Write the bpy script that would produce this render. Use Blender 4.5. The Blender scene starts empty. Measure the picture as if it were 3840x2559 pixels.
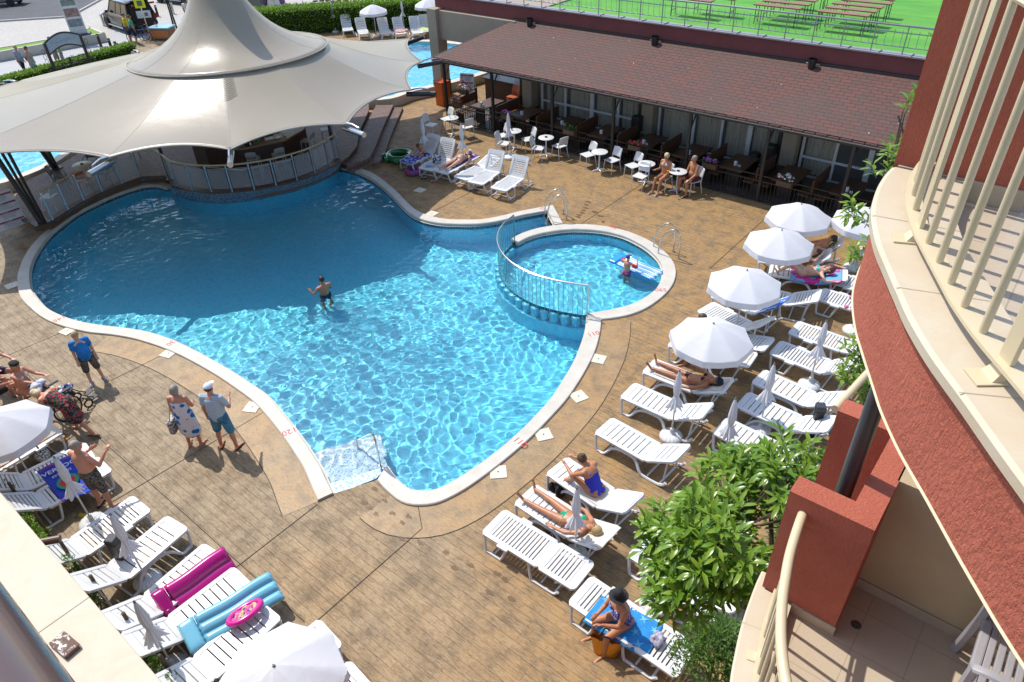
import bpy, bmesh, math, random
import numpy as np
from mathutils import Vector, Matrix, noise
from mathutils.geometry import tessellate_polygon
random.seed(7); rng = np.random.default_rng(11)
SC = bpy.context.scene; COL = SC.collection
PI = math.pi; R_ = math.radians
# ---------------------------------------------------------------- camera
H = 10.6
_y, _p, _r = -0.70979371, 0.63473145, -0.04475564
FPX = 2650.09
_f = Vector((math.sin(_y)*math.cos(_p), math.cos(_y)*math.cos(_p), -math.sin(_p)))
_r0 = Vector((math.cos(_y), -math.sin(_y), 0)); _u0 = _r0.cross(_f)
CRt = (_r0*math.cos(_r) + _u0*math.sin(_r)); CUp = CRt.cross(_f); CFw = _f
cam = bpy.data.cameras.new('camera'); cam.sensor_width = 36; cam.lens = FPX/3840*36; cam.clip_end = 2000; cam.clip_start = .05
camo = bpy.data.objects.new('camera', cam); COL.objects.link(camo)
camo.matrix_world = Matrix(((CRt.x, CUp.x, -CFw.x, 0), (CRt.y, CUp.y, -CFw.y, 0), (CRt.z, CUp.z, -CFw.z, H), (0, 0, 0, 1)))
SC.camera = camo
def S(px, py, z=0.0):
    """point of the place seen at photo position (3840 wide) on the level z"""
    d = CFw + CRt*((px-1920)/FPX) - CUp*((py-1279.5)/FPX)
    t = (z-H)/d.z
    return Vector((d.x*t, d.y*t, z))
def crop(ox, oy, sc):
    return lambda x, y, z=0.0: S(ox+x/sc, oy+y/sc, z)
D = crop(0, 0, 2353/3840)
def high(px, py, g):
    """height above a ground point g of the photo position (3840 wide)"""
    d = CFw + CRt*((px-1920)/FPX) - CUp*((py-1279.5)/FPX)
    return H + d.z*(d.x*g.x+d.y*g.y)/(d.x**2+d.y**2)
# ---------------------------------------------------------------- light
SUNDIR = Vector((0.655, -0.08, -1)).normalized()
w = bpy.data.worlds.new('World'); SC.world = w; w.use_nodes = True
_nt = w.node_tree; sky = _nt.nodes.new('ShaderNodeTexSky'); sky.sky_type = 'NISHITA'; sky.sun_disc = False
sky.sun_elevation = math.asin(-SUNDIR.z); sky.sun_rotation = math.atan2(-SUNDIR.x, -SUNDIR.y)
_nt.links.new(sky.outputs[0], _nt.nodes['Background'].inputs[0]); _nt.nodes['Background'].inputs[1].default_value = .15
sl = bpy.data.lights.new('sun', 'SUN'); sl.energy = 2.8; sl.angle = R_(.5); sl.color = (1, .955, .88); sl.cycles.is_caustics_light = True
so = bpy.data.objects.new('sun', sl); COL.objects.link(so); so.rotation_euler = SUNDIR.to_track_quat('-Z', 'Y').to_euler(); so.location = (-20, 5, 30)
vs = SC.view_settings; vs.view_transform = 'Standard'; vs.look = 'None'; vs.exposure = 0.72; vs.gamma = 1
SC.render.engine = 'CYCLES'; SC.cycles.use_denoising = True; SC.cycles.max_bounces = 8; SC.cycles.transparent_max_bounces = 12
SC.cycles.caustics_reflective = False; SC.cycles.sample_clamp_indirect = 6
# ---------------------------------------------------------------- materials
MATS = {}
def hexc(c):
    if isinstance(c, str):
        v = [int(c[i:i+2], 16)/255 for i in (0, 2, 4)]
        return tuple(x/12.92 if x <= .04045 else ((x+.055)/1.055)**2.4 for x in v)
    return c
class N:
    """tiny node helper"""
    def __init__(s, name):
        s.m = bpy.data.materials.new(name); s.m.use_nodes = True; s.t = s.m.node_tree
        s.b = s.t.nodes['Principled BSDF']; s.co = s.t.nodes.new('ShaderNodeTexCoord')
    def n(s, typ, **kw):
        x = s.t.nodes.new('ShaderNode'+typ)
        for k, v in kw.items():
            if k in x.inputs.keys() if isinstance(k, str) else False: x.inputs[k].default_value = v
            else: setattr(x, k, v)
        return x
    def l(s, a, b): s.t.links.new(a, b)
    def map(s, scale=(1, 1, 1), rot=(0, 0, 0), gen=None):
        m = s.n('Mapping'); s.l(s.co.outputs[gen or 'Object'], m.inputs[0]); m.inputs['Scale'].default_value = scale; m.inputs['Rotation'].default_value = rot; return m.outputs[0]
    def noise(s, scale, detail=4, vec=None, rough=.6, dist=0):
        x = s.n('TexNoise'); x.inputs['Scale'].default_value = scale; x.inputs['Detail'].default_value = detail; x.inputs['Roughness'].default_value = rough; x.inputs['Distortion'].default_value = dist
        s.l(vec if vec is not None else s.co.outputs['Object'], x.inputs[0]); return x.outputs[0]
    def ramp(s, fac, stops, interp='LINEAR'):
        x = s.n('ValToRGB'); x.color_ramp.interpolation = interp; e = x.color_ramp.elements
        while len(e) < len(stops): e.new(.5)
        for el, (p, c) in zip(e, stops): el.position = p; c = hexc(c); el.color = (*c, 1) if not isinstance(c, float) else (c, c, c, 1)
        s.l(fac, x.inputs[0]); return x.outputs[0]
    def mix(s, fac, a, b, mode='MIX'):
        x = s.n('Mix', data_type='RGBA', blend_type=mode)
        for v, i in ((fac, 0), (a, 6), (b, 7)):
            if isinstance(v, (int, float)): x.inputs[i].default_value = v
            elif isinstance(v, (tuple, str)): x.inputs[i].default_value = (*hexc(v), 1)
            else: s.l(v, x.inputs[i])
        return x.outputs[2]
    def math(s, op, a, b=0.0, c=None):
        x = s.n('Math', operation=op)
        for i, v in enumerate((a, b) if c is None else (a, b, c)):
            if isinstance(v, (int, float)): x.inputs[i].default_value = v
            else: s.l(v, x.inputs[i])
        return x.outputs[0]
    def bump(s, h, strength=.3, dist=.01, normal=None):
        x = s.n('Bump'); x.inputs['Strength'].default_value = strength; x.inputs['Distance'].default_value = dist; s.l(h, x.inputs['Height'])
        if normal is not None: s.l(normal, x.inputs['Normal'])
        s.l(x.outputs[0], s.b.inputs['Normal']); return x.outputs[0]
    def color(s, c):
        if isinstance(c, (tuple, str)): s.b.inputs['Base Color'].default_value = (*hexc(c), 1)
        else: s.l(c, s.b.inputs['Base Color'])
    def set(s, **kw):
        for k, v in kw.items(): s.b.inputs[k.replace('_', ' ')].default_value = v
def mat(name, c, rough=.6, c2=None, ns=4.0, bump=0, bs=40, metal=0, spec=.5, **kw):
    if name in MATS: return MATS[name]
    n = N(name); c = hexc(c)
    c2 = hexc(c2) if c2 else tuple(x*.82 for x in c)
    f = n.ramp(n.noise(ns, 5), [(.35, 0.0), (.68, 1.0)])
    n.color(n.mix(f, c, c2)); n.set(Roughness=rough, Metallic=metal)
    n.b.inputs['Specular IOR Level'].default_value = spec
    if bump: n.bump(n.noise(bs, 4), bump, .01)
    for k, v in kw.items(): n.b.inputs[k.replace('_', ' ')].default_value = v
    MATS[name] = n.m; return n.m
# ---------------------------------------------------------------- meshes
class MB:
    def __init__(s): s.v = []; s.f = []
    def add(s, vs, fs, M=None):
        o = len(s.v)
        s.v += [tuple(M @ Vector(p)) if M is not None else tuple(p) for p in vs]
        s.f += [tuple(i+o for i in f) for f in fs]; return s
    def box(s, c, d, rz=0, M=None, rx=0, ry=0):
        x, y, z = d[0]/2, d[1]/2, d[2]/2
        vs = [(-x, -y, -z), (x, -y, -z), (x, y, -z), (-x, y, -z), (-x, -y, z), (x, -y, z), (x, y, z), (-x, y, z)]
        T = Matrix.Translation(c) @ Matrix.Rotation(rz, 4, 'Z') @ Matrix.Rotation(ry, 4, 'Y') @ Matrix.Rotation(rx, 4, 'X')
        return s.add(vs, [(0, 3, 2, 1), (4, 5, 6, 7), (0, 1, 5, 4), (1, 2, 6, 5), (2, 3, 7, 6), (3, 0, 4, 7)], (M @ T) if M is not None else T)
    def bbox(s, c, d, b=.01, rz=0, rx=0, ry=0):
        bm = bmesh.new(); bmesh.ops.create_cube(bm, size=1)
        for v in bm.verts: v.co = Vector((v.co.x*d[0], v.co.y*d[1], v.co.z*d[2]))
        bmesh.ops.bevel(bm, geom=bm.edges[:], offset=b, segments=2, affect='EDGES', profile=.6)
        T = Matrix.Translation(c) @ Matrix.Rotation(rz, 4, 'Z') @ Matrix.Rotation(ry, 4, 'Y') @ Matrix.Rotation(rx, 4, 'X')
        s.add([v.co.copy() for v in bm.verts], [[v.index for v in f.verts] for f in bm.faces], T) if not bm.verts.index_update() else 0
        bm.free(); return s
    def tube(s, pts, r, n=8, cap=True, flat=1.0, closed=False):
        pts = [Vector(p) for p in pts]; m = len(pts)
        rs = r if isinstance(r, (list, tuple)) else [r]*m
        vs = []; prev = None
        for i, p in enumerate(pts):
            if closed: t = (pts[(i+1) % m]-pts[i-1])
            else: t = (pts[min(i+1, m-1)]-pts[max(i-1, 0)])
            t.normalize()
            if prev is None:
                a = Vector((0, 0, 1)) if abs(t.z) < .9 else Vector((1, 0, 0))
                u = t.cross(a).normalized()
            else:
                u = prev - t*prev.dot(t)
                u = u.normalized() if u.length > 1e-6 else t.orthogonal().normalized()
            prev = u; v = t.cross(u)
            for k in range(n):
                a = 2*PI*k/n; vs.append(p + u*(rs[i]*math.cos(a)) + v*(rs[i]*flat*math.sin(a)))
        fs = []
        for i in range(m if closed else m-1):
            for k in range(n):
                a, b = i*n+k, i*n+(k+1) % n; j = ((i+1) % m)*n
                fs.append((a, b, j+(k+1) % n, j+k))
        if cap and not closed: fs += [tuple(range(n-1, -1, -1)), tuple((m-1)*n+k for k in range(n))]
        return s.add(vs, fs)
    def cyl(s, a, b, r, n=12, r2=None): return s.tube([a, b], [r, r if r2 is None else r2], n)
    def lathe(s, prof, n=20, M=None, c=(0, 0, 0), cap=True, arc=2*PI):
        vs = []; full = abs(arc-2*PI) < 1e-6; nn = n if full else n+1
        for (r, z) in prof:
            for k in range(nn):
                a = arc*k/n; vs.append((c[0]+r*math.cos(a), c[1]+r*math.sin(a), c[2]+z))
        fs = []
        for i in range(len(prof)-1):
            for k in range(n):
                b = (k+1) % nn; fs.append((i*nn+k, i*nn+b, (i+1)*nn+b, (i+1)*nn+k))
        if cap and full:
            if prof[0][0] > 1e-4: fs.append(tuple(range(nn-1, -1, -1)))
            if prof[-1][0] > 1e-4: fs.append(tuple((len(prof)-1)*nn+k for k in range(nn)))
        return s.add(vs, fs, M)
    def sph(s, c, r, n=12, m=8, M=None):
        r = r if isinstance(r, (tuple, list)) else (r, r, r); vs = [(c[0], c[1], c[2]-r[2])]
        for i in range(1, m):
            a = -PI/2+PI*i/m
            for k in range(n): b = 2*PI*k/n; vs.append((c[0]+r[0]*math.cos(a)*math.cos(b), c[1]+r[1]*math.cos(a)*math.sin(b), c[2]+r[2]*math.sin(a)))
        vs.append((c[0], c[1], c[2]+r[2])); fs = [(0, 1+(k+1) % n, 1+k) for k in range(n)]
        for i in range(m-2):
            for k in range(n): a, b = 1+i*n+k, 1+i*n+(k+1) % n; fs.append((a, b, b+n, a+n))
        o = 1+(m-2)*n; fs += [(o+k, o+(k+1) % n, len(vs)-1) for k in range(n)]
        return s.add(vs, fs, M)
    def prism(s, poly, z0, z1, M=None):
        n = len(poly); vs = [(p[0], p[1], z0) for p in poly]+[(p[0], p[1], z1) for p in poly]
        tri = tessellate_polygon([[Vector((p[0], p[1], 0)) for p in poly]])
        fs = []
        area = sum(poly[i-1][0]*poly[i][1]-poly[i][0]*poly[i-1][1] for i in range(n))
        for t in tri:
            fs.append(tuple(i+n for i in t)); fs.append(tuple(reversed(t)))
        for i in range(n):
            j = (i+1) % n; fs.append((i, j, n+j, n+i) if area > 0 else (j, i, n+i, n+j))
        return s.add(vs, fs, M)
    def slab(s, polys, z):
        pts = [p for q in polys for p in q]
        tri = tessellate_polygon([[Vector((p[0], p[1], 0)) for p in q] for q in polys])
        out = []
        for t in tri:
            a, b, c = [pts[i] for i in t]
            cr_ = (b[0]-a[0])*(c[1]-a[1])-(b[1]-a[1])*(c[0]-a[0])
            if abs(cr_) < 1e-9: continue
            out.append(tuple(t) if cr_ > 0 else tuple(reversed(t)))
        return s.add([(p[0], p[1], z) for p in pts], out)
    def strip(s, A, B):
        n = len(A); return s.add(list(A)+list(B), [(i, i+1, n+i+1, n+i) for i in range(n-1)])
    def grid(s, fn, nu, nv, wrap=False):
        vs = [fn(i/nu, j/nv) for j in range(nv+1) for i in range(nu if wrap else nu+1)]
        m = nu if wrap else nu+1
        return s.add(vs, [(j*m+i, j*m+(i+1) % m, (j+1)*m+(i+1) % m, (j+1)*m+i) for j in range(nv) for i in range(nu)])
    def build(s, name, m, parent=None, smooth=False, fix=True, **tags):
        me = bpy.data.meshes.new(name)
        pv = WORLD.get(parent.name) if parent else None   # parts given in place coordinates under a placed thing
        if pv is not None: s.v = [(p[0]-pv[0], p[1]-pv[1], p[2]-pv[2]) for p in s.v]
        me.from_pydata(s.v, [], s.f)
        if fix:
            bm = bmesh.new(); bm.from_mesh(me); bmesh.ops.recalc_face_normals(bm, faces=bm.faces); bm.to_mesh(me); bm.free()
        if smooth:
            me.polygons.foreach_set('use_smooth', [True]*len(me.polygons))
            if smooth != 'full' : me.set_sharp_from_angle(angle=R_(40))
        if m: me.materials.append(m)
        o = bpy.data.objects.new(name, me); COL.objects.link(o)
        if parent: o.parent = parent
        if pv is not None: WORLD[o.name] = pv
        for k, v in tags.items():
            if v: o[k] = v
        return o
def solidify(o, t, off=0.0):
    md = o.modifiers.new('thickness', 'SOLIDIFY'); md.thickness = t; md.offset = off; return o
WORLD = {}
def wthing(name, label, cat, loc, group=None):
    """a thing whose parts are given in place coordinates"""
    o = thing(name, label, cat, loc, 0, group); WORLD[o.name] = tuple(loc); return o
def thing(name, label, cat, loc=(0, 0, 0), rz=0, group=None, sc=1.0):
    o = bpy.data.objects.new(name, None); COL.objects.link(o); o.location = loc; o.rotation_euler = (0, 0, rz); o.scale = (sc, sc, sc)
    o.empty_display_size = .2; o['label'] = label; o['category'] = cat
    if group: o['group'] = group
    return o
def tag(o, label, cat, group=None):
    o['label'] = label; o['category'] = cat
    if group: o['group'] = group
    return o
def struct(o): o['kind'] = 'structure'; return o
def stuff(o, label=None, cat=None):
    o['kind'] = 'stuff'
    if label: o['label'] = label; o['category'] = cat
    return o
def dup(root, label, loc=None, rz=None, group=None, sc=None):
    r = root.copy(); COL.objects.link(r); r['label'] = label
    if loc is not None: r.location = loc
    if rz is not None: r.rotation_euler = (0, 0, rz)
    if sc is not None: r.scale = (sc, sc, sc)
    if group: r['group'] = group
    for ch in list(root.children):
        c = ch.copy(); COL.objects.link(c); c.parent = r
        for g in list(ch.children):
            d = g.copy(); COL.objects.link(d); d.parent = c
    return r
def catmull(P, n=8, closed=False):
    P = [Vector(p) for p in P]; out = []; m = len(P)
    for i in range(m if closed else m-1):
        a, b, c, d = (P[(i-1) % m] if closed or i > 0 else P[0]*2-P[1]), P[i], P[(i+1) % m], (P[(i+2) % m] if closed or i+2 < m else P[-1]*2-P[-2])
        for k in range(n):
            t = k/n; out.append(.5*((2*b)+(c-a)*t+(2*a-5*b+4*c-d)*t*t+(3*b-a-3*c+d)*t**3))
    if not closed: out.append(P[-1])
    return out
def resample(P, n):
    P = [Vector(p) for p in P]; L = [0]
    for a, b in zip(P, P[1:]): L.append(L[-1]+(b-a).length)
    out = []; j = 0
    for k in range(n):
        t = L[-1]*k/(n-1)
        while j < len(P)-2 and L[j+1] < t: j += 1
        out.append(P[j].lerp(P[j+1], (t-L[j])/max(1e-9, L[j+1]-L[j])))
    return out
# ================================================================ ground and pools
def deck_material():
    n = N('stamped_wood_concrete')
    v = n.map((1, 1, 1))
    br = n.n('TexBrick'); n.l(v, br.inputs[0]); br.offset = .37; br.offset_frequency = 2; br.squash = 1
    for k, x in (('Scale', 1.0), ('Mortar Size', .004), ('Mortar Smooth', .3), ('Bias', 0.0), ('Brick Width', 1.25), ('Row Height', .155)): br.inputs[k].default_value = x
    br.inputs['Color1'].default_value = (.35, .35, .35, 1); br.inputs['Color2'].default_value = (.62, .62, .62, 1); br.inputs['Mortar'].default_value = (0, 0, 0, 1)
    gr = n.noise(1, 5, n.map((3.2, 26, 1)), .62, 1.4)          # wood grain running along the planks
    fine = n.noise(1, 3, n.map((9, 70, 1)), .6, .6)
    patch = n.noise(.33, 4, None, .55); blot = n.noise(2.3, 5, None, .65)
    sep = n.n('SeparateXYZ'); n.l(n.co.outputs['Object'], sep.inputs[0])
    gx = n.math('MULTIPLY_ADD', sep.outputs[0], -.055, -.42)        # greyer wash towards the left of the deck
    gy = n.math('MULTIPLY_ADD', sep.outputs[1], -.045, .28)
    pf = n.ramp(n.math('ADD', n.math('ADD', patch, n.math('MULTIPLY', gx, .5)), gy), [(.36, 0.0), (.78, 1.0)])
    base = n.mix(pf, (.33, .185, .062), (.285, .21, .125))
    base = n.mix(n.ramp(blot, [(.42, 0.0), (.64, .75)]), base, (.115, .083, .05))
    base = n.mix(n.ramp(gr, [(.42, 0.0), (.68, .55)]), base, (.42, .305, .17))
    base = n.mix(n.ramp(fine, [(.48, 0.0), (.7, .6)]), base, (.07, .046, .025))
    base = n.mix(n.math('MULTIPLY', n.math('SUBTRACT', br.outputs[0], .40), .5), base, (.95, .9, .85), 'SOFT_LIGHT')
    base = n.mix(n.math('MULTIPLY', br.outputs[1], .25), base, (.10, .075, .05))
    n.color(base)
    h = n.math('ADD', n.math('MULTIPLY', gr, .7), n.math('ADD', n.math('MULTIPLY', fine, .35), n.math('MULTIPLY', br.outputs[1], -.8)))
    n.bump(h, .8, .014)
    n.b.inputs['Specular IOR Level'].default_value = .35; rr = n.ramp(blot, [(.3, .5), (.7, .72)]); n.l(rr, n.b.inputs['Roughness'])
    return n.m
def tan_band_material():
    n = N('stamped_tan_band'); gr = n.noise(1, 5, n.map((3.2, 24, 1)), .62, 1.4); fine = n.noise(1, 3, n.map((9, 60, 1)), .6, .6)
    c = n.mix(n.ramp(n.noise(.8, 5), [(.4, 0.0), (.7, 1.0)]), (.36, .205, .072), (.30, .205, .10))
    c = n.mix(n.ramp(gr, [(.4, 0.0), (.7, .5)]), c, (.42, .29, .145)); c = n.mix(n.ramp(fine, [(.48, 0.0), (.7, .6)]), c, (.09, .06, .03)); c = n.mix(n.ramp(n.noise(2.3, 5, None, .65), [(.45, 0.0), (.66, .7)]), c, (.14, .10, .055))
    n.color(c); n.bump(n.math('ADD', n.math('MULTIPLY', gr, .6), n.math('MULTIPLY', fine, .4)), .5, .012); n.set(Roughness=.5); return n.m
def mosaic(name, a, b, c, size=.045, rough=.25):
    n = N(name); v = n.n('TexVoronoi', voronoi_dimensions='3D', feature='F1', distance='CHEBYCHEV'); v.inputs['Randomness'].default_value = 0
    v.inputs['Scale'].default_value = 1/size; n.l(n.co.outputs['Object'], v.inputs[0])
    wn = n.n('TexWhiteNoise', noise_dimensions='3D'); n.l(v.outputs['Position'], wn.inputs[0])
    col = n.ramp(wn.outputs[0], [(0, a), (.45, b), (.8, c)], 'CONSTANT')
    g = n.ramp(v.outputs['Distance'], [(.42, 0.0), (.5, 1.0)])
    n.color(n.mix(n.math('MULTIPLY', g, .5), col, (.6, .66, .68))); n.set(Roughness=rough); return n.m
M_DECK = deck_material(); M_BAND = tan_band_material()
M_COPE = mat('cream_coping_stone', (.56, .525, .455), .55, (.49, .445, .37), 3, .15, 60)
M_POOL = mosaic('pool_blue_mosaic', (.085, .66, .86), (.10, .70, .89), (.07, .61, .82), .05)
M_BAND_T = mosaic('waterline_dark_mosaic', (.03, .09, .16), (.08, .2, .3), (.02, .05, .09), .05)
M_STEPS = mosaic('step_pale_mosaic', (.52, .72, .82), (.60, .78, .86), (.16, .36, .52), .028)
M_WALLM = mosaic('bar_wall_mosaic', (.10, .15, .20), (.16, .23, .30), (.05, .08, .12), .05)
M_STEEL = mat('polished_steel', (.62, .62, .60), .22, metal=1)
M_DARK = mat('dark_metal', (.018, .015, .014), .45, (.03, .025, .022))
M_RED = mat('red_depth_paint', (.55, .06, .05), .6)
M_WATER = bpy.data.materials.new('pool_water'); M_WATER.use_nodes = True
_b = M_WATER.node_tree.nodes['Principled BSDF']; _b.inputs['Roughness'].default_value = 0; _b.inputs['IOR'].default_value = 1.33; _b.inputs['Transmission Weight'].default_value = 1; _b.inputs['Base Color'].default_value = (.97, 1, 1, 1)
ZC = .055; WL = -.08
def w2(P, z): return [(p[0], p[1], z) for p in P]
A_o = [(-27.07, 10.34), (-27.23, 9.81), (-27.16, 9.09), (-27.0, 8.23), (-26.67, 7.41), (-26.17, 6.71), (-25.78, 6.2), (-25.13, 5.56), (-24.48, 5.09), (-23.86, 4.73), (-23.34, 4.49), (-22.5, 4.2), (-21.9, 4.08), (-21.23, 4.04), (-20.70, 4.03), (-20.04, 4.09), (-19.34, 4.26), (-18.67, 4.5), (-18.15, 4.77), (-17.62, 5.0), (-17.2, 5.14), (-16.51, 5.31), (-15.77, 5.43), (-15.01, 5.5), (-14.22, 5.54), (-13.41, 5.54), (-12.71, 5.52), (-12.1, 5.43), (-11.45, 5.3), (-10.83, 5.15), (-10.28, 5.0), (-9.89, 4.87), (-9.48, 4.70), (-9.1, 4.55)]
A_i = [(-26.75, 10.2), (-26.85, 9.65), (-26.8, 8.92), (-26.66, 8.28), (-26.42, 7.6), (-25.95, 6.9), (-25.6, 6.42), (-24.98, 5.85), (-24.33, 5.37), (-23.75, 5.03), (-23.24, 4.8), (-22.45, 4.52), (-21.9, 4.42), (-21.27, 4.35), (-20.75, 4.34), (-20.1, 4.42), (-19.44, 4.58), (-18.8, 4.83), (-18.3, 5.08), (-17.78, 5.32), (-17.3, 5.5), (-16.57, 5.67), (-15.8, 5.77), (-15.02, 5.83), (-14.22, 5.87), (-13.41, 5.88), (-12.68, 5.86), (-12.02, 5.74), (-11.37, 5.6), (-10.75, 5.45), (-10.2, 5.29), (-9.8, 5.17), (-9.4, 5.01), (-9.0, 4.86)]
D_o = [(-8.55, 5.62), (-8.35, 5.57), (-8.07, 5.53), (-7.78, 5.52), (-7.5, 5.62), (-7.2, 5.9), (-7.03, 6.33), (-6.94, 6.8), (-6.87, 7.51), (-6.84, 8.32), (-6.87, 9.03), (-6.94, 9.83), (-7.07, 10.51), (-7.25, 11.2), (-7.46, 11.83), (-7.77, 12.5), (-8.07, 13.02)]
D_i = [(-8.70, 6.02), (-8.48, 5.94), (-8.2, 5.88), (-7.92, 5.86), (-7.72, 5.93), (-7.5, 6.1), (-7.36, 6.4), (-7.27, 6.85), (-7.18, 7.51), (-7.15, 8.32), (-7.19, 9.03), (-7.27, 9.78), (-7.42, 10.43), (-7.6, 11.1), (-7.82, 11.7), (-8.12, 12.38), (-8.48, 12.99)]
K_o = [(-12.79, 15.06), (-12.72, 15.6), (-12.5, 16.15), (-12.08, 16.72), (-11.66, 17.06), (-11.1, 17.36), (-10.6, 17.51), (-10.06, 17.56), (-9.55, 17.5), (-9.05, 17.37), (-8.56, 17.13), (-8.11, 16.81), (-7.79, 16.45), (-7.55, 16.02), (-7.39, 15.53), (-7.33, 15.03), (-7.34, 14.53), (-7.42, 14.02), (-7.6, 13.58), (-7.85, 13.23), (-8.07, 12.99)]
K_i = [(-12.45, 14.95), (-12.40, 15.42), (-12.2, 15.92), (-11.82, 16.44), (-11.46, 16.76), (-10.98, 17.03), (-10.55, 17.17), (-10.06, 17.22), (-9.65, 17.16), (-9.2, 17.03), (-8.78, 16.83), (-8.38, 16.55), (-8.08, 16.22), (-7.86, 15.85), (-7.72, 15.45), (-7.67, 15.0), (-7.7, 14.57), (-7.8, 14.12), (-7.98, 13.75), (-8.22, 13.4), (-8.5, 13.03)]
E_o = [(-22.08, 15.91), (-21.55, 16.08), (-20.83, 16.1), (-20.1, 16.0), (-19.23, 15.74), (-18.3, 15.4), (-17.42, 15.02), (-16.74, 14.78), (-16.1, 14.72), (-15.44, 14.86), (-14.82, 15.22), (-14.38, 15.58), (-14.05, 16.1), (-13.7, 16.83), (-13.13, 17.73)]
E_i = [(-21.95, 15.66), (-21.43, 15.78), (-20.75, 15.78), (-20.0, 15.67), (-19.15, 15.42), (-18.25, 15.08), (-17.35, 14.7), (-16.68, 14.46), (-16.12, 14.38), (-15.45, 14.5), (-14.85, 14.82), (-14.3, 15.22), (-13.85, 15.8), (-13.5, 16.55), (-13.03, 17.28)]
E2_o = [(-13.13, 17.73), (-12.02, 16.80)]; E2_i = [(-13.03, 17.28), (-12.25, 16.63)]
FW = [(-25.81, 10.78), (-25.2, 10.72), (-24.24, 10.89), (-23.3, 11.36), (-22.77, 11.82), (-22.4, 12.4), (-22.0, 13.24), (-21.78, 14.2), (-21.79, 15.1), (-21.98, 15.75)]
CUSP_o = [(-27.07, 10.34), (-26.85, 10.62), (-26.4, 10.9), (-25.85, 10.98)]
CUSP_i = [(-26.75, 10.2), (-26.62, 10.42), (-26.3, 10.62), (-25.81, 10.70)]
def sm(P, n=5): return [(p.x, p.y) for p in catmull([(a[0], a[1], 0) for a in P], n)]
def coping(O, I, name, label):
    n = max(12, 4*len(O)); o = resample([(*p, 0) for p in sm(O)], n); i = resample([(*p, 0) for p in sm(I)], n)
    m = MB(); z = ZC; e = .018
    rows = [(o, -.06, 0), (o, z-e, 0), (o, z, e), (i, z, -e*1.2), (i, z-e, 0), (i, -.035, 0), (i, -.035, .05)]
    R = []
    for base, zz, ins in rows:
        r = []
        for k in range(n):
            d = (i[k]-o[k]).normalized(); p = base[k]+d*ins; r.append((p.x, p.y, zz))
        R.append(r)
    for a, b in zip(R, R[1:]): m.strip(a, b)
    for k in (0, n-1): m.add([r[k] for r in R], [tuple(range(len(R)))])
    ob = m.build(name, M_COPE, smooth=True); return tag(ob, label, 'coping')
coping(A_o, A_i, 'pool_coping', 'long cream stone coping curving round the main pool from the sign to the entry steps')
coping(D_o, D_i, 'pool_coping', 'cream coping between the entry handrail and the railing of the round pool')
coping(K_o, K_i, 'pool_coping', 'round cream coping encircling the small paddling pool')
coping(E_o, E_i, 'pool_coping', 'wavy cream coping below the row of tilted loungers beside the tent')
coping(E2_o, E2_i, 'pool_coping', 'short straight piece of cream coping under the first pair of pool ladder rails')
coping(CUSP_o, CUSP_i, 'pool_coping', 'small shaded tan coping hook where the bar wall meets the pool')
for f, pts in ((crop(1500, 1150, 2.091), None),):
    pass
# ---- pool basin outline
FENCE = [(-8.5, 12.99), (-9.3, 12.72), (-10.1, 12.62), (-10.9, 12.78), (-11.6, 13.15), (-12.15, 13.7), (-12.48, 14.35), (-12.6, 15.0)]
main_poly = [(p[0], p[1]) for p in sm(A_i)] + [(-8.66, 5.66)] + sm(D_i) + sm(FENCE)[1:-1] + [(-12.79, 15.06), (-12.72, 15.6), (-12.5, 16.15), (-12.27, 16.5)] + sm(list(reversed(E_i)))[1:] + sm(list(reversed(FW))) + sm(list(reversed(CUSP_i)))[1:-1]
kid_poly = sm(list(reversed(K_i))) + sm(list(reversed(FENCE)))[1:-1]
def inside(poly, X, Y):
    r = np.zeros(X.shape, bool); n = len(poly)
    for i in range(n):
        (x1, y1), (x2, y2) = poly[i], poly[(i+1) % n]
        if abs(y2-y1) < 1e-12: continue
        c = ((y1 > Y) != (y2 > Y)) & (X < (x2-x1)*(Y-y1)/(y2-y1)+x1); r ^= c
    return r
def basin(name, poly, z, label):
    m = MB(); m.slab([poly], z); o = struct(m.build(name, M_POOL, fix=False)); o.cycles.is_caustics_receiver = True
    n = len(poly); P = poly+[poly[0]]
    ms, mb = MB(), MB()
    ms.strip([(*p, -.24) for p in P], [(*p, z) for p in P]); mb.strip([(*p, -.02) for p in P], [(*p, -.24) for p in P])
    a = struct(ms.build(name.replace('floor', 'wall'), M_POOL)); a.cycles.is_caustics_receiver = True
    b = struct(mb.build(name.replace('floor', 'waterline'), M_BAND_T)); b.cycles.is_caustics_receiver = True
main_open = [p for p in main_poly]
basin('pool_floor', main_poly, -1.35, '')
basin('paddling_pool_floor', kid_poly, -.72, '')
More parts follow.
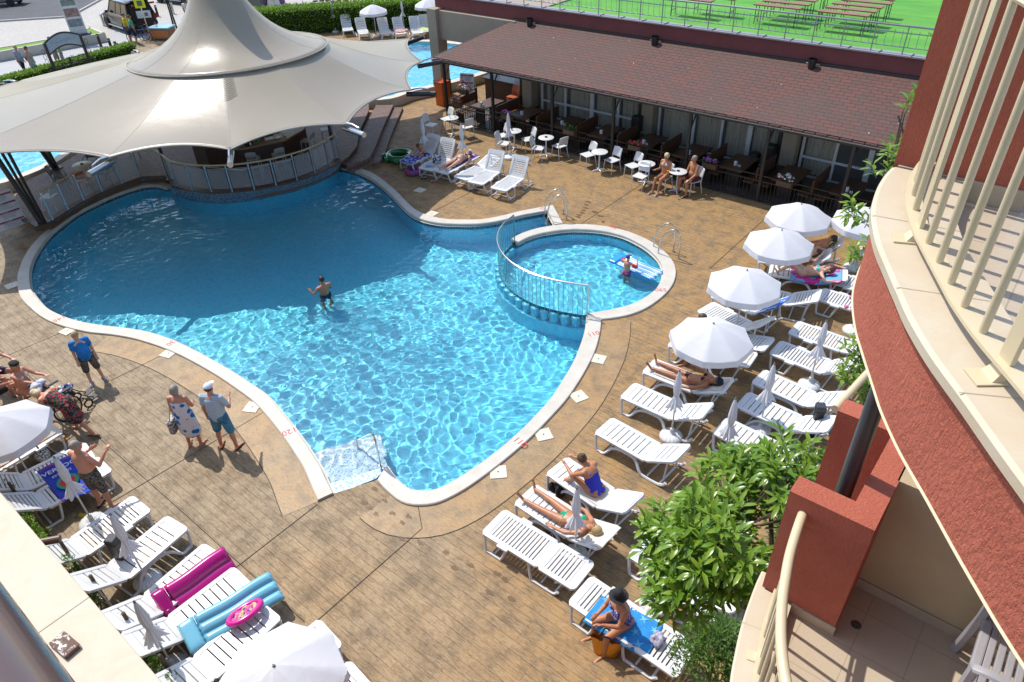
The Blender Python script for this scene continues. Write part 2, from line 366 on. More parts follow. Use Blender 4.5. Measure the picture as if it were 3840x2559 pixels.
# ---- water: real ripples, so the sun draws its own caustics on the floor
_K = []
for L_, a in ((1.9, .008), (1.0, .0044), (.58, .0032), (.38, .0028), (.26, .0024), (.17, .0016)):
    for j in range(10):
        th = rng.uniform(0, 2*PI); l = L_*rng.uniform(.78, 1.25); k = 2*PI/l
        _K.append((k*math.cos(th), k*math.sin(th), rng.uniform(0, 2*PI), a*rng.uniform(.5, 1)/1.75))
def ripple(X, Y):
    Z = np.zeros_like(X)
    wx = X+.25*np.sin(.9*Y+.4)+.12*np.sin(2.1*Y+1.3); wy = Y+.25*np.sin(.8*X+2.)+.12*np.sin(1.9*X)
    for kx, ky, p, a in _K: Z += a*np.sin(kx*wx+ky*wy+p)
    calm = .78+.3*np.sin(.55*X+.3*Y)*np.sin(.5*Y-.2*X+1.)
    return Z*calm
def water(name, polys, step):
    P = np.array([p for q in polys for p in q]); x0, y0 = P.min(0)-.1; x1, y1 = P.max(0)+.1
    nx, ny = int((x1-x0)/step), int((y1-y0)/step)
    X, Y = np.meshgrid(np.linspace(x0, x1, nx), np.linspace(y0, y1, ny)); Z = WL+ripple(X, Y)
    cx, cy = (X[:-1, :-1]+X[1:, 1:])/2, (Y[:-1, :-1]+Y[1:, 1:])/2
    keep = np.zeros(cx.shape, bool)
    for dx, dy in ((0, 0), (.12, 0), (-.12, 0), (0, .12), (0, -.12)):
        for q in polys: keep |= inside(q, cx+dx, cy+dy)
    r, c = np.nonzero(keep); a = r*nx+c; F = np.stack([a, a+1, a+nx+1, a+nx], -1)
    used = np.unique(F); remap = np.full(nx*ny, -1); remap[used] = np.arange(len(used)); F = remap[F]
    V = np.stack([X, Y, Z], -1).reshape(-1, 3)[used]
    me = bpy.data.meshes.new(name); me.vertices.add(len(V)); me.vertices.foreach_set('co', V.astype(np.float32).ravel())
    me.loops.add(F.size); me.loops.foreach_set('vertex_index', F.astype(np.int32).ravel()); me.polygons.add(len(F))
    me.polygons.foreach_set('loop_start', np.arange(0, F.size, 4, dtype=np.int32)); me.polygons.foreach_set('loop_total', np.full(len(F), 4, np.int32))
    me.polygons.foreach_set('use_smooth', np.ones(len(F), bool)); me.update(calc_edges=True); me.materials.append(M_WATER)
    o = bpy.data.objects.new(name, me); COL.objects.link(o); o.cycles.is_caustics_caster = True; return struct(o)
water('pool_water', [main_poly, kid_poly], .022)
# ---- second pool behind the tent
far_poly = [(-25.9, 21.6), (-25.6, 23.3), (-25.0, 25.0), (-24.6, 27.2), (-24.9, 29.0), (-27.0, 31.0), (-31.4, 30.6), (-33.5, 28.6), (-36, 25), (-38.5, 20), (-39.5, 14), (-39, 9), (-37, 5), (-33, 4.2), (-30.9, 6.6), (-31.0, 8.6), (-31.9, 10.2), (-32.4, 13), (-31.8, 17), (-29, 20)]
far_sm = [(p.x, p.y) for p in catmull([(*p, 0) for p in far_poly], 5, True)]
ZF = .42
def shrink(poly, d):
    n = len(poly); out = []
    ar = sum(poly[i-1][0]*poly[i][1]-poly[i][0]*poly[i-1][1] for i in range(n)); sg = 1 if ar > 0 else -1
    for i in range(n):
        a, b = Vector((*poly[i-1], 0)), Vector((*poly[(i+1) % n], 0)); t = (b-a).normalized(); out.append((poly[i][0]-t.y*d*sg, poly[i][1]+t.x*d*sg))
    return out
fo, fi = shrink(far_sm, -.2), shrink(far_sm, .2)
m = MB(); q = lambda P, z: [(*p, z) for p in P+[P[0]]]
m.strip(q(fo, -.05), q(fo, ZF)); m.strip(q(fo, ZF), q(fi, ZF)); m.strip(q(fi, ZF), q(fi, ZF-.08))
tag(m.build('pool_coping', M_COPE), 'raised cream coping round the second pool behind the tent', 'coping')
m = MB(); m.slab([fi], ZF-1.3); o = struct(m.build('far_pool_floor', M_POOL, fix=False)); o.cycles.is_caustics_receiver = True
m = MB(); m.strip(q(fi, ZF-.08), q(fi, ZF-1.3)); o = struct(m.build('far_pool_wall', M_POOL)); o.cycles.is_caustics_receiver = True
WL, _wl = ZF-.1, WL
water('far_pool_water', [fi], .07)
WL = _wl
# ---- ground sheet with openings for the pools
mid = lambda O, I: [((a[0]+b[0])/2, (a[1]+b[1])/2) for a, b in zip(O, I)]
hole = sm(mid(A_o, A_i))[:-1] + [(-9.02, 4.87), (-8.59, 5.65)] + sm(mid(D_o, D_i)) + sm(mid(K_o, K_i))[::-1][1:-16] + sm(mid(E_o, E_i))[::-1] + sm(list(reversed(FW))) + [(-26.5, 10.75)]
EXT = [(-220, -4), (60, -4), (60, 190), (-220, 190)]
DECKX = [(-31.0, -.5), (14, -.5), (14, 34), (-36, 34), (-50, 26), (-48, 4), (-34, 1)]
m = MB(); m.slab([DECKX, hole, fo], 0); struct(m.build('pool_deck', M_DECK, fix=False))
n_ = N('pale_paving'); br = n_.n('TexBrick'); n_.l(n_.map((1, 1, 1), (0, 0, .5)), br.inputs[0])
for k, x in (('Scale', 1), ('Brick Width', .24), ('Row Height', .12), ('Mortar Size', .008)): br.inputs[k].default_value = x
br.inputs['Color1'].default_value = (.47, .44, .39, 1); br.inputs['Color2'].default_value = (.39, .36, .32, 1); br.inputs['Mortar'].default_value = (.25, .23, .2, 1)
n_.color(n_.mix(n_.ramp(n_.noise(.25, 5), [(.35, 0.0), (.7, .6)]), br.outputs[0], (.36, .34, .31))); n_.set(Roughness=.8)
M_PAVE = n_.m
m = MB(); m.slab([EXT, DECKX], -.015); struct(m.build('street_paving', M_PAVE, fix=False))
# tan band along the right side of the pool and its scored edge lines, control joints of the slab
def band(P, w, name='tan_deck_band'):
    P = resample([(*p, 0) for p in sm(P)], 60); A, B = [], []
    for i, p in enumerate(P):
        t = (P[min(i+1, 59)]-P[max(i-1, 0)]).normalized(); nrm = Vector((t.y, -t.x, 0)); A.append((p.x, p.y, .004)); B.append(tuple(p+nrm*w)[:2]+(.004,))
    m = MB(); m.strip(A, B); struct(m.build(name, M_BAND, fix=False)); return B
M_JOINT = mat('deck_joint', (.05, .04, .03), .9)
jm = MB()
def joint(pts, w=.007):
    pts = [Vector((p[0], p[1], 0)) for p in pts]
    A, B = [], []
    for i, p in enumerate(pts):
        t = (pts[min(i+1, len(pts)-1)]-pts[max(i-1, 0)]).normalized(); nr = Vector((t.y, -t.x, 0))*w; A.append((p+nr)[:2]+(.008,)); B.append((p-nr)[:2]+(.008,))
    jm.strip(A, B)
b1 = band(D_o[2:], .75); joint([p[:2] for p in b1]); b2 = band(list(A_o[18:]), .7); joint([p[:2] for p in b2])
for x, y0, y1 in ((-9.05, 2.0, 4.5), (-5.5, 13.0, 22), (-16.2, 14.75, 21.8), (-11.6, 17.2, 21.8), (-7.0, 17.0, 21.8)): joint([(x, y0), (x, y1)])
pj = [crop(0, 1150, 2.091), crop(1300, 1700, 1.681)]
joint([D(970, 1215)[:2], D(640, 1505)[:2]]); joint([D(605, 948)[:2], D(240, 1165)[:2]]); joint([D(372, 817)[:2], D(255, 875)[:2]]); joint([D(140, 765)[:2], D(0, 825)[:2]])
joint([D(0, 805)[:2], D(400, 1160)[:2], D(700, 1430)[:2]]); joint([D(960, 1160)[:2], D(970, 1215)[:2]])
struct(jm.build('deck_joint', M_JOINT, fix=False))
# skimmer lids in the deck, steps, depth marks
M_LID = mat('cream_lid', (.66, .60, .48), .5); M_HOLE = mat('black_hole', (.01, .01, .01), .6)
LIDS = [((1375, 826), 'between the two 110 marks', .3), ((1330, 912), 'below the first lid on the right edge', -.4), ((1249, 1000), 'above the lower 110 depth mark', -.6), ((1145, 1086), 'closest to the woman in the blue swimsuit', -.8), ((580, 937), 'beside the man in the white cap', .5), ((388, 813), 'between the boy in blue and the 130 mark', .3), ((156, 761), 'just above the blond boy', .2), ((28, 657), 'alone on the far left edge of the pool', -.1), ((993, 492), 'on the curve below the tilted loungers', .1), ((965, 438), 'in the shade near the flip flops', .1)]
for (px, py), where, rz in LIDS:
    p = D(px, py); t = thing('skimmer_lid', 'square cream skimmer lid in the deck '+where, 'lid', (p.x, p.y, 0), rz, 'skimmer lids along the pool edge')
    MB().bbox((0, 0, .008), (.34, .34, .024), .004).build('lid', M_LID, t); MB().cyl((0, 0, .0205), (0, 0, .0225), .018, 10).build('finger_hole', M_HOLE, t)
m = MB(); d = Vector((-8.59+9.02, 5.65-4.87, 0)).normalized(); nrm = Vector((-d.y, d.x, 0)); c = Vector((-8.81, 5.26, 0))
for k in range(6):
    cc = c+nrm*(.17+.34*k); z = -.05-.2*k; m.box((cc.x, cc.y, (z-1.38)/2), (.34, 1.5 if k < 3 else 1.7, z+1.38), math.atan2(nrm.y, nrm.x))
o = struct(m.build('pool_steps', M_STEPS)); o.cycles.is_caustics_receiver = True
def text(body, name, size, loc, rz, m, parent=None, ext=.002, rx=0, align='CENTER', ry=0):
    cu = bpy.data.curves.new(name, 'FONT'); cu.body = body; cu.size = size; cu.align_x = align; cu.align_y = 'CENTER'; cu.extrude = ext; cu.resolution_u = 3
    o = bpy.data.objects.new(name, cu); COL.objects.link(o); bpy.context.view_layer.update()
    me = bpy.data.meshes.new_from_object(o.evaluated_get(bpy.context.evaluated_depsgraph_get())); bpy.data.objects.remove(o)
    me.name = name; me.materials.clear(); me.materials.append(m); o = bpy.data.objects.new(name, me); COL.objects.link(o)
    o.rotation_euler = (rx, ry, rz)
    if parent is not None and parent.name in WORLD: loc = tuple(Vector(loc)-Vector(WORLD[parent.name]))
    o.location = loc
    if parent: o.parent = parent
    return o
for tx, (px, py), rz, where in (('110', (1364, 772), R_(60), 'beside the railing corner'), ('110', (1195, 1021), R_(-5), 'on the lower right curve'), ('120', (666, 996), R_(-110), 'near the entry steps'), ('130', (397, 790), R_(-75), 'behind the blond boy'), ('145', (138, 737), R_(-90), 'on the far left curve'), ('065', (1518, 671), R_(35), 'right of the paddling pool'), ('065', (1408, 525), R_(172), 'at the back of the paddling pool'), ('125', (1283, 486) if 0 else (1250, 484), R_(165), 'by the first ladder rails'), ('130', (927, 453), R_(120), 'where the tent shadow ends'), ('145', (54, 570), R_(-150), 'at the shaded left end'), ('140', (929-45, 412), R_(150), 'in the shade by the bar wall')):
    p = D(px, py); tag(text(tx, 'depth_mark', .22, (p.x, p.y, ZC+.001), rz, M_RED), 'red painted %s on the pool coping %s' % (tx, where), 'depth mark')
# ---- paddling pool divider: wall, stub columns, railing
m = MB(); fs = resample([(*p, 0) for p in sm(FENCE, 8)], 40); A, B = [], []
for i, p in enumerate(fs):
    t = (fs[min(i+1, 39)]-fs[max(i-1, 0)]).normalized(); nr = Vector((t.y, -t.x, 0))*.17; A.append(p+nr); B.append(p-nr)
fo_, fi_ = [tuple(a[:2]) for a in A], [tuple(b[:2]) for b in B]
m.strip(w2(fo_, -1.36), w2(fo_, -.6)); m.strip(w2(fo_, -.6), w2(fi_, -.6)); m.strip(w2(fi_, -.6), w2(fi_, -1.36))
tw = wthing('pool_divider', 'blue mosaic divider wall with stub columns under water along the paddling pool railing', 'divider', (-10.5, 12.7, -1.36))
o = m.build('wall', M_POOL, tw); o.cycles.is_caustics_receiver = True
for p in resample(fs, 19)[1:-1]:
    o = MB().lathe([(.13, -.6), (.13, -.13), (.10, -.11)], 10, c=(p.x, p.y, 0)).build('column', M_POOL, tw, smooth=True); o.cycles.is_caustics_receiver = True
tf = wthing('pool_railing', 'curved steel railing with thin balusters between main pool and paddling pool', 'railing', (-10.5, 12.7, -.6))
rr = resample(fs, 60); zt = .92
MB().tube([(p.x, p.y, zt) for p in rr], .026, 8).build('top_rail', M_STEEL, tf, smooth=True)
MB().tube([(p.x, p.y, -.42) for p in rr], .016, 6).build('bottom_rail', M_STEEL, tf, smooth=True)
for i, p in enumerate(resample(fs, 42)):
    MB().cyl((p.x, p.y, -.6), (p.x, p.y, zt), .022 if i in (0, 41) else .011, 6).build('post' if i in (0, 41) else 'baluster', M_STEEL, tf, smooth=True)
# ---- ladder rails
def ladder(label, A, B, inw, treads):
    c = (A+B)/2; t = wthing('pool_ladder', label, 'ladder', (c.x, c.y, 0), 'steel pool ladders')
    for P in (A, B):
        o = P+inw*.62; z = lambda v, h: (v.x, v.y, h)
        MB().tube(catmull([z(P, .02), z(P, .55), z(P+inw*.06, .8), z(P+inw*.22, .9), z(P+inw*.4, .8), z(P+inw*.56, .55), z(o, .1), z(o, -.85)], 6), .021, 8).build('rail', M_STEEL, t, smooth=True)
        MB().cyl((P.x, P.y, .005), (P.x, P.y, .025), .05, 12).build('flange', M_STEEL, t, smooth=True)
    a, b = A+inw*.62, B+inw*.62; mm = (a+b)/2; ang = math.atan2((b-a).y, (b-a).x)
    for k in range(treads): MB().bbox((mm.x, mm.y, -.18-.25*k), ((b-a).length, .09, .03), .006, ang).build('tread', M_STEEL, t)
q3 = crop(1800, 700, 2.614)
A, B = q3(818, 272), q3(848, 330); ladder('steel ladder rails over the straight coping near the cafe', A, B, Vector((-.75, -.66, 0)), 3)
A, B = q3(1895, 640), q3(1945, 708); ladder('steel ladder rails on the right edge of the paddling pool', A, B, Vector((-.97, -.22, 0)), 2)
# entry handrail
q1 = crop(950, 1350, 2.613); p = q1(1250, 1055); g = q1(1215, 960, -.2)
t = wthing('entry_handrail', 'single bent steel handrail beside the mosaic pool steps', 'handrail', (p.x, p.y, 0))
MB().tube(catmull([(p.x, p.y, -.4), (p.x, p.y, .55), (p.x-.04, p.y+.02, .78), (p.x-.16, p.y+.05, .84), (p.x-1.0, p.y+.3, .0), (p.x-1.25, p.y+.38, -.3), (p.x-1.28, p.y+.4, -1.2)], 6), .021, 8).build('rail', M_STEEL, t, smooth=True)
MB().cyl((p.x, p.y, .03), (p.x, p.y, .07), .05, 12).build('flange', M_STEEL, t)
# underwater lamps and floor drain
M_LAMP = mat('pool_lamp_white', (.75, .75, .7), .3)
for (px, py), nm in (((1055, 541), 'below the wavy coping'), ((1508, 573), 'by the paddling pool ladder')):
    p = D(px, py, -.5); 
    o = MB().lathe([(.0, .05), (.06, .05), (.10, .02), (.13, -.02)], 14, M=Matrix.Translation(p) @ Matrix.Rotation(R_(90), 4, 'X')).build('pool_lamp', M_LAMP, smooth=True); tag(o, 'round white underwater lamp in the pool wall '+nm, 'lamp', 'pool wall lamps'); o.cycles.is_caustics_receiver = True
for (px, py), nm in (((1266, 258+110), 'near the round white tables'), ((1145, 267+105-18), 'beside the folded umbrella')):
    p = D(px, py); tag(MB().lathe([(.0, .009), (.07, .009), (.09, .004)], 14, c=(p.x, p.y, 0)).build('floor_drain', M_STEEL), 'small round deck drain '+nm, 'drain')
# ================================================================ tent, pool bar on its platform
ZP = .36
PLAT = [(-26.83, 10.36), (-26.82, 9.65), (-26.72, 8.85), (-26.5, 8.05), (-26.15, 7.3), (-25.75, 6.55), (-26.3, 6.1), (-28, 6.0), (-30.2, 7.6), (-30.6, 8.7), (-31.3, 10), (-31.7, 13), (-31.2, 16.8), (-28.6, 19.6), (-26.0, 20.9), (-25.3, 20.3), (-23.6, 18.3), (-22.3, 17.0), (-21.75, 16.1), (-21.55, 15.4), (-21.45, 14.5), (-21.52, 13.55), (-21.8, 12.75), (-22.2, 12.1), (-22.75, 11.5), (-23.35, 11.07), (-24.1, 10.75), (-25.0, 10.6), (-25.55, 10.75), (-26.15, 10.95)]
PL = [(p[0]*1, p[1]) for p in PLAT]
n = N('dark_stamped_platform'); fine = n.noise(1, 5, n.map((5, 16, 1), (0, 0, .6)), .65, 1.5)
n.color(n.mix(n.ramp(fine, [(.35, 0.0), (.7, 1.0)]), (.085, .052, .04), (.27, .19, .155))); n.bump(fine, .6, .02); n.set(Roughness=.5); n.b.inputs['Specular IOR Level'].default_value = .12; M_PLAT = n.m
M_EDGE = mat('brown_platform_edge', (.16, .085, .045), .4)
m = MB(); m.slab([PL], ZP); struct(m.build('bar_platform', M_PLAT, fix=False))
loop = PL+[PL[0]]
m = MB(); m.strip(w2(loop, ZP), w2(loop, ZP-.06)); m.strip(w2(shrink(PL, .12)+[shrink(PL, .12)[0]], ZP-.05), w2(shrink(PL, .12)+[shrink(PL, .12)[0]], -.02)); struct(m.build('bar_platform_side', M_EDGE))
fw = sm(FW); fo2 = [(p[0], p[1]) for p in fw]
ft = sm([(-25.35, 10.62), (-24.9, 10.56), (-24.2, 10.72), (-23.3, 11.05), (-22.7, 11.5), (-22.17, 12.1), (-21.78, 12.78), (-21.5, 13.55), (-21.43, 14.4), (-21.53, 15.3), (-21.72, 15.85)])
a = resample([(*p, 0) for p in fw], 50); b = resample([(*p, 0) for p in ft], 50)
m = MB(); m.strip([(p.x, p.y, -.3) for p in a], [(p.x, p.y, ZP-.03) for p in b]); tag(m.build('mosaic_wall', M_WALLM, smooth=True), 'curved grey blue mosaic wall under the glass railing of the pool bar', 'wall')
mb2 = [(-26.1, 6.62), (-26.45, 7.3), (-26.86, 8.25), (-27.08, 9.1), (-27.16, 9.8), (-27.05, 10.4), (-26.6, 10.95)]; mt2 = [(-25.78, 6.55), (-26.17, 7.32), (-26.52, 8.06), (-26.74, 8.84), (-26.84, 9.65), (-26.84, 10.37), (-26.15, 10.97)]
a = resample([(*p, 0) for p in sm(mb2)], 40); b = resample([(*p, 0) for p in sm(mt2)], 40)
m = MB(); m.strip([(p.x, p.y, .0) for p in a], [(p.x, p.y, ZP-.03) for p in b]); tag(m.build('mosaic_wall', M_WALLM, smooth=True), 'low green grey mosaic wall below the terrace chairs left of the bar', 'wall')
# steps down to the deck on the right
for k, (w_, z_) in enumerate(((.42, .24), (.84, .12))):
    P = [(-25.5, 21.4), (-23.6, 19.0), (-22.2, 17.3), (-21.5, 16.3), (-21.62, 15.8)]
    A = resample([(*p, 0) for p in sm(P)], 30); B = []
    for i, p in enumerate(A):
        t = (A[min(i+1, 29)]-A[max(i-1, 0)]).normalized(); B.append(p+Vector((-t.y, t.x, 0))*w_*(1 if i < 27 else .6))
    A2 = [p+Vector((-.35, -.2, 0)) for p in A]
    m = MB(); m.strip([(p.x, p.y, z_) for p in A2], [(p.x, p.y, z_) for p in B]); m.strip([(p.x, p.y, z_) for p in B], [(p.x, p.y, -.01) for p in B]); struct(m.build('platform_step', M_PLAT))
# ---- glass railing
n = N('smoked_glass'); n.set(Roughness=.03, IOR=1.1); n.b.inputs['Base Color'].default_value = (.5, .5, .5, 1); n.b.inputs['Alpha'].default_value = .24; M_GLASS = n.m
M_RAILW = mat('varnished_rail', (.50, .40, .24), .3); M_STEELB = mat('brushed_blue_steel', (.55, .66, .72), .25, metal=.8)
RP1 = [(-25.80, 6.7), (-26.17, 7.38), (-26.48, 8.06), (-26.69, 8.82), (-26.78, 9.6), (-26.78, 10.33)]; RP2 = [(-25.5, 10.80), (-24.75, 10.66), (-23.98, 10.81), (-23.27, 11.12), (-22.66, 11.56), (-22.16, 12.13), (-21.78, 12.79), (-21.55, 13.53), (-21.48, 14.29), (-21.58, 15.04), (-21.80, 15.72)]
t = wthing('glass_railing', 'curved smoked glass railing with timber handrail round the pool bar terrace', 'railing', (-24.5, 11, ZP))
for P in (RP1, [RP1[-1], (-26.2, 10.85), RP2[0]], RP2):
    s = sm(P, 6); MB().tube([(p[0], p[1], ZP+1.0) for p in s], .032, 8).build('handrail', M_RAILW, t, smooth=True)
for P in (RP1, RP2):
    for p in P:
        MB().bbox((p[0], p[1], ZP+.48), (.05, .05, .96), .008).build('post', M_STEELB, t)
    for p, q in zip(P, P[1:]):
        p, q = Vector((*p, 0)), Vector((*q, 0)); d = (q-p); c = (p+q)/2
        MB().box((c.x, c.y, ZP+.5), (d.length*.84, .012, .74), math.atan2(d.y, d.x)).build('glass_pane', M_GLASS, t)
# ---- bar counter
M_BAR = mat('dark_bar_front', (.045, .018, .014), .35, (.07, .03, .02)); M_GRAN = mat('brown_granite', (.30, .19, .11), .3, (.16, .09, .05), 60)
TOP = [(-26.2, 12.0), (-25.1, 11.98), (-23.55, 12.62), (-23.36, 12.8), (-22.79, 14.21), (-23.1, 15.2), (-23.48, 15.95), (-24.1, 15.6), (-23.75, 14.9), (-23.5, 14.25), (-23.95, 13.2), (-25.2, 12.7), (-26.2, 12.7)]
BODY = [(-26.1, 12.25), (-25.1, 12.23), (-23.75, 12.82), (-23.57, 13.0), (-23.08, 14.25), (-23.35, 15.15), (-23.6, 15.7), (-24.0, 15.5), (-23.7, 14.9), (-23.45, 14.25), (-23.9, 13.25), (-25.2, 12.65), (-26.1, 12.65)]
t = wthing('bar_counter', 'dark angled pool bar counter with brown granite top under the tent', 'bar', (-24.5, 13.5, ZP))
MB().prism(BODY, ZP, 1.36).build('body', M_BAR, t); MB().prism(TOP, 1.36, 1.41).build('top', M_GRAN, t)
MB().tube([(p[0]*1, p[1], ZP+.22) for p in [(-25.1, 12.0), (-23.65, 12.62), (-22.9, 14.25), (-23.2, 15.2)]], .025, 8).build('foot_rail', M_RAILW, t)
M_CUP = mat('white_crockery', (.75, .73, .68), .4); M_GREENB = mat('green_bottle', (.05, .25, .17), .2); M_BLACK = mat('black_plastic', (.012, .012, .013), .4)
p = lambda x, y: crop(560, 400, 2.941)(x, y, 1.41)
for i in range(7): q = p(1285+i*14, 372-i*3); tag(MB().lathe([(.028, 0), (.036, .1)], 10, c=q).build('cup_stack', M_CUP), 'white paper cup on the granite bar counter beside the plate stack', 'cup', 'row of white cups on the bar')
q = p(1410, 345); tag(MB().lathe([(.1, 0), (.16, .03), (.15, .1), (.0, .1)], 20, c=q).build('plate_stack', M_CUP, smooth=True), 'stack of cream plates on the bar counter', 'plates')
q = p(1200, 380); tag(MB().lathe([(.06, 0), (.07, .2), (.05, .24)], 14, c=q).build('ice_bucket', M_GREENB), 'dark green ice bucket on the bar counter', 'bucket')
q = p(1095, 425); t = wthing('coffee_machine', 'small black coffee machine at the corner of the bar counter', 'machine', q); MB().bbox((q.x, q.y, q.z+.13), (.22, .25, .24), .02, .5).build('body', M_BLACK, t); MB().cyl((q.x+.13, q.y, q.z+.03), (q.x+.13, q.y, q.z+.12), .035).build('cup', M_CUP, t)
q = p(1490, 320); tag(MB().lathe([(.05, 0), (.08, .09), (.07, .09), (.02, .01)], 14, c=q).build('bowl', M_CUP, smooth=True), 'white bowl at the bend of the bar counter', 'bowl')
# ---- tent membrane
n = N('tent_vinyl'); n.color(n.mix(n.ramp(n.noise(.5, 5), [(.35, 0.0), (.75, 1.0)]), (.43, .375, .29), (.40, .345, .26)))
n.set(Roughness=.27); n.b.inputs['Specular IOR Level'].default_value = .42; n.bump(n.noise(1, 4, n.map((2.2, 2.2, 6)), .5), .10, .05); M_TENT = n.m
tr = n.n('BsdfTranslucent'); tr.inputs[0].default_value = (.62, .56, .46, 1); mx = n.n('MixShader'); mx.inputs[0].default_value = .3; n.l(n.b.outputs[0], mx.inputs[1]); n.l(tr.outputs[0], mx.inputs[2]); n.l(mx.outputs[0], n.t.nodes['Material Output'].inputs[0])
TC = Vector((-24.27, 13.76, 0)); RR = 3.38; CDIR = Vector((.87, -.49, 0))
def rim_z(a): return 4.43+.13*(math.cos(a)*CDIR.x+math.sin(a)*CDIR.y)
CORN = [Vector(c) for c in ((-20.95, 7.38, 3.42), (-18.68, 9.82, 3.36), (-17.5, 13.12, 3.34), (-18.85, 17.15, 3.12), (-21.45, 20.25, 3.0), (-24.95, 22.95, 2.88))]
CORN += [D(640, 116, 3.0), D(320, 122, 3.0), D(37, 189, 3.0), Vector((-31.3, 5.6, 3.2)), Vector((-25.2, 4.0, 3.4))]
ang = lambda v: math.atan2(v.y-TC.y, v.x-TC.x)
CORN.sort(key=lambda v: ang(v))
NS = 26; bnd = []
for i, c in enumerate(CORN):
    d = CORN[(i+1) % len(CORN)]; ch = d-c; mid_ = (c+d)/2; inw = (TC-mid_); inw.z = 0; inw.normalize(); sag = min(.085*ch.length, .75)
    for k in range(NS):
        u = k/NS; s = 4*u*(1-u); p = c+ch*u+inw*sag*s; p.z += .13*s; bnd.append(p)
NB = len(bnd)
def memb(i, v):
    b = bnd[i % NB]; a = ang(b); r0 = RR-.25; p0 = Vector((TC.x+r0*math.cos(a), TC.y+r0*math.sin(a), rim_z(a)+.02))
    p = p0.lerp(b, v); k = (i % NS)/NS; ridge = abs(2*k-1)**2.2
    p.z = b.z+(p0.z-b.z)*((1-v)**1.45)+.03*ridge*math.sin(PI*v)*(1-.3*v)-.01*math.sin(PI*v)
    # tight wrinkles under the cap near one seam
    return p
tt = wthing('tent', 'huge cream tensile tent with pointed cap and scalloped edge over the pool bar', 'tent', (TC.x, TC.y, ZP))
m = MB(); m.grid(lambda u, v: memb(round(u*NB), v), NB, 26, wrap=True); o = m.build('canopy', M_TENT, tt, smooth='full'); solidify(o, .012)
def cap(u, v):
    a = 2*PI*u; r = RR*(1-v)+.22*v; r = RR*((.22/RR)**v) if v > 0 else RR
    lr = math.log(RR/r); z = rim_z(a)*(1-v)+4.43*v+1.16*lr**1.32
    c = 1
    return (TC.x+r*c*math.cos(a), TC.y+r*c*math.sin(a), z)
m = MB(); m.grid(cap, 90, 40, wrap=True); o = m.build('cap', M_TENT, tt, smooth='full'); solidify(o, .015)
M_SEAM = mat('tent_seam', (.40, .365, .30), .5)
ed = MB(); ed.tube([b+Vector((0, 0, -.01)) for b in bnd], .028, 6, closed=True); ed.build('edge_cable', M_SEAM, tt, smooth=True)
ed = MB(); ed.tube([Vector(cap(k/90, 0))+Vector((0, 0, -.01)) for k in range(90)], .022, 6, closed=True); ed.build('cap_edge', M_SEAM, tt, smooth=True)
sm_ = MB()
for i in range(0, NB, NS):
    A = [memb(i, .06+.9*k/24)+Vector((0, 0, .007)) for k in range(25)]; sm_.tube(A, .004, 4)
for k in range(12): sm_.tube([Vector(cap(k/12, v/20))+Vector((0, 0, .008)) for v in range(0, 20)], .003, 4)
sm_.build('seam', M_SEAM, tt, smooth=True)
wr = MB()
ix = [i for i in range(0, NB, NS) if (bnd[i]-Vector((-18.68, 9.82, 3.36))).length < .01][0]
for k in range(15):
    v = .03+.021*k; A = [memb(ix+4-round(j*.8), v+.012*j*.5)+Vector((0, 0, .006+.010*math.sin(PI*j/6))) for j in range(7)]; wr.tube(A, .014, 5, flat=.6)
wr.build('wrinkle', M_TENT, tt, smooth=True)
for c in CORN:
    out = (c-TC); out.z = 0; out.normalize(); steel = c in CORN[:0]
    near = any((c-Vector(q)).length < .05 for q in ((-20.95, 7.38, 3.42), (-18.68, 9.82, 3.36), (-17.5, 13.12, 3.34)))
    MB().cyl(c-out*.2+Vector((0, 0, -.16)), c+out*.85+Vector((0, 0, -.14)), .085, 12).build('mast_arm', M_STEEL if near else M_DARK, tt, smooth=True)
    MB().tube([c+Vector((0, 0, .02)), c+out*.3+Vector((0, 0, .06)), c+out*.62+Vector((0, 0, .02))], [.05, .03, .02], 8).build('tension_bolt', M_STEEL, tt, smooth=True)
k3 = crop(0, 550, 3.677); k5 = crop(560, 400, 2.941)
for f, tops in ((k3(560, 1050, ZP), (k3(-190, -60, 3.0), k3(-120, -160, 3.0), k3(40, -60, 3.2))), (k3(745, 300, ZP), (k3(455, -120, 3.2), k3(500, -220, 3.2), k3(560, -130, 3.3)))):
    mt = wthing('mast', 'black raking tent mast of three tubes ' + ('beside the white rules board' if f.x > -28 else 'at the edge of the second pool'), 'mast', f)
    for i, q in enumerate(tops): MB().cyl(f+Vector((.06*i, .05*i, 0)), q, .085 if i == 0 else .05, 10).build('tube', M_DARK, mt, smooth=True)
    MB().bbox((f.x, f.y, f.z+.01), (.5, .5, .03), .005).build('base_plate', M_DARK, mt)
for (x, y), tx in (((230, 805), 'at the bend of the glass railing'), ((2050, 570), 'at the right end of the glass railing'), ((1090, 612), 'in front of the bar counter')):
    f = k5(x, y, ZP); pt = wthing('tent_post', 'thin dark upright tent post '+tx, 'post', f, 'tent posts on the platform')
    MB().cyl((f.x, f.y, ZP), (f.x, f.y, 4.0), .06, 10).build('pole', M_DARK, pt, smooth=True); MB().cyl((f.x, f.y, ZP), (f.x, f.y, ZP+.03), .14, 14).build('base_plate', M_DARK, pt)
# centre mast, dark inside of the bar
MB().cyl((TC.x, TC.y, ZP), (TC.x, TC.y, 7.3), .12, 12).build('centre_mast', M_DARK, tt, smooth=True)
MB().bbox((-25.6, 14.6, 1.3), (1.2, 1.8, 1.9), .02, .4).build('bar_back_cabinet', M_BAR, None, label='dark back bar cabinet standing under the middle of the tent', category='cabinet')
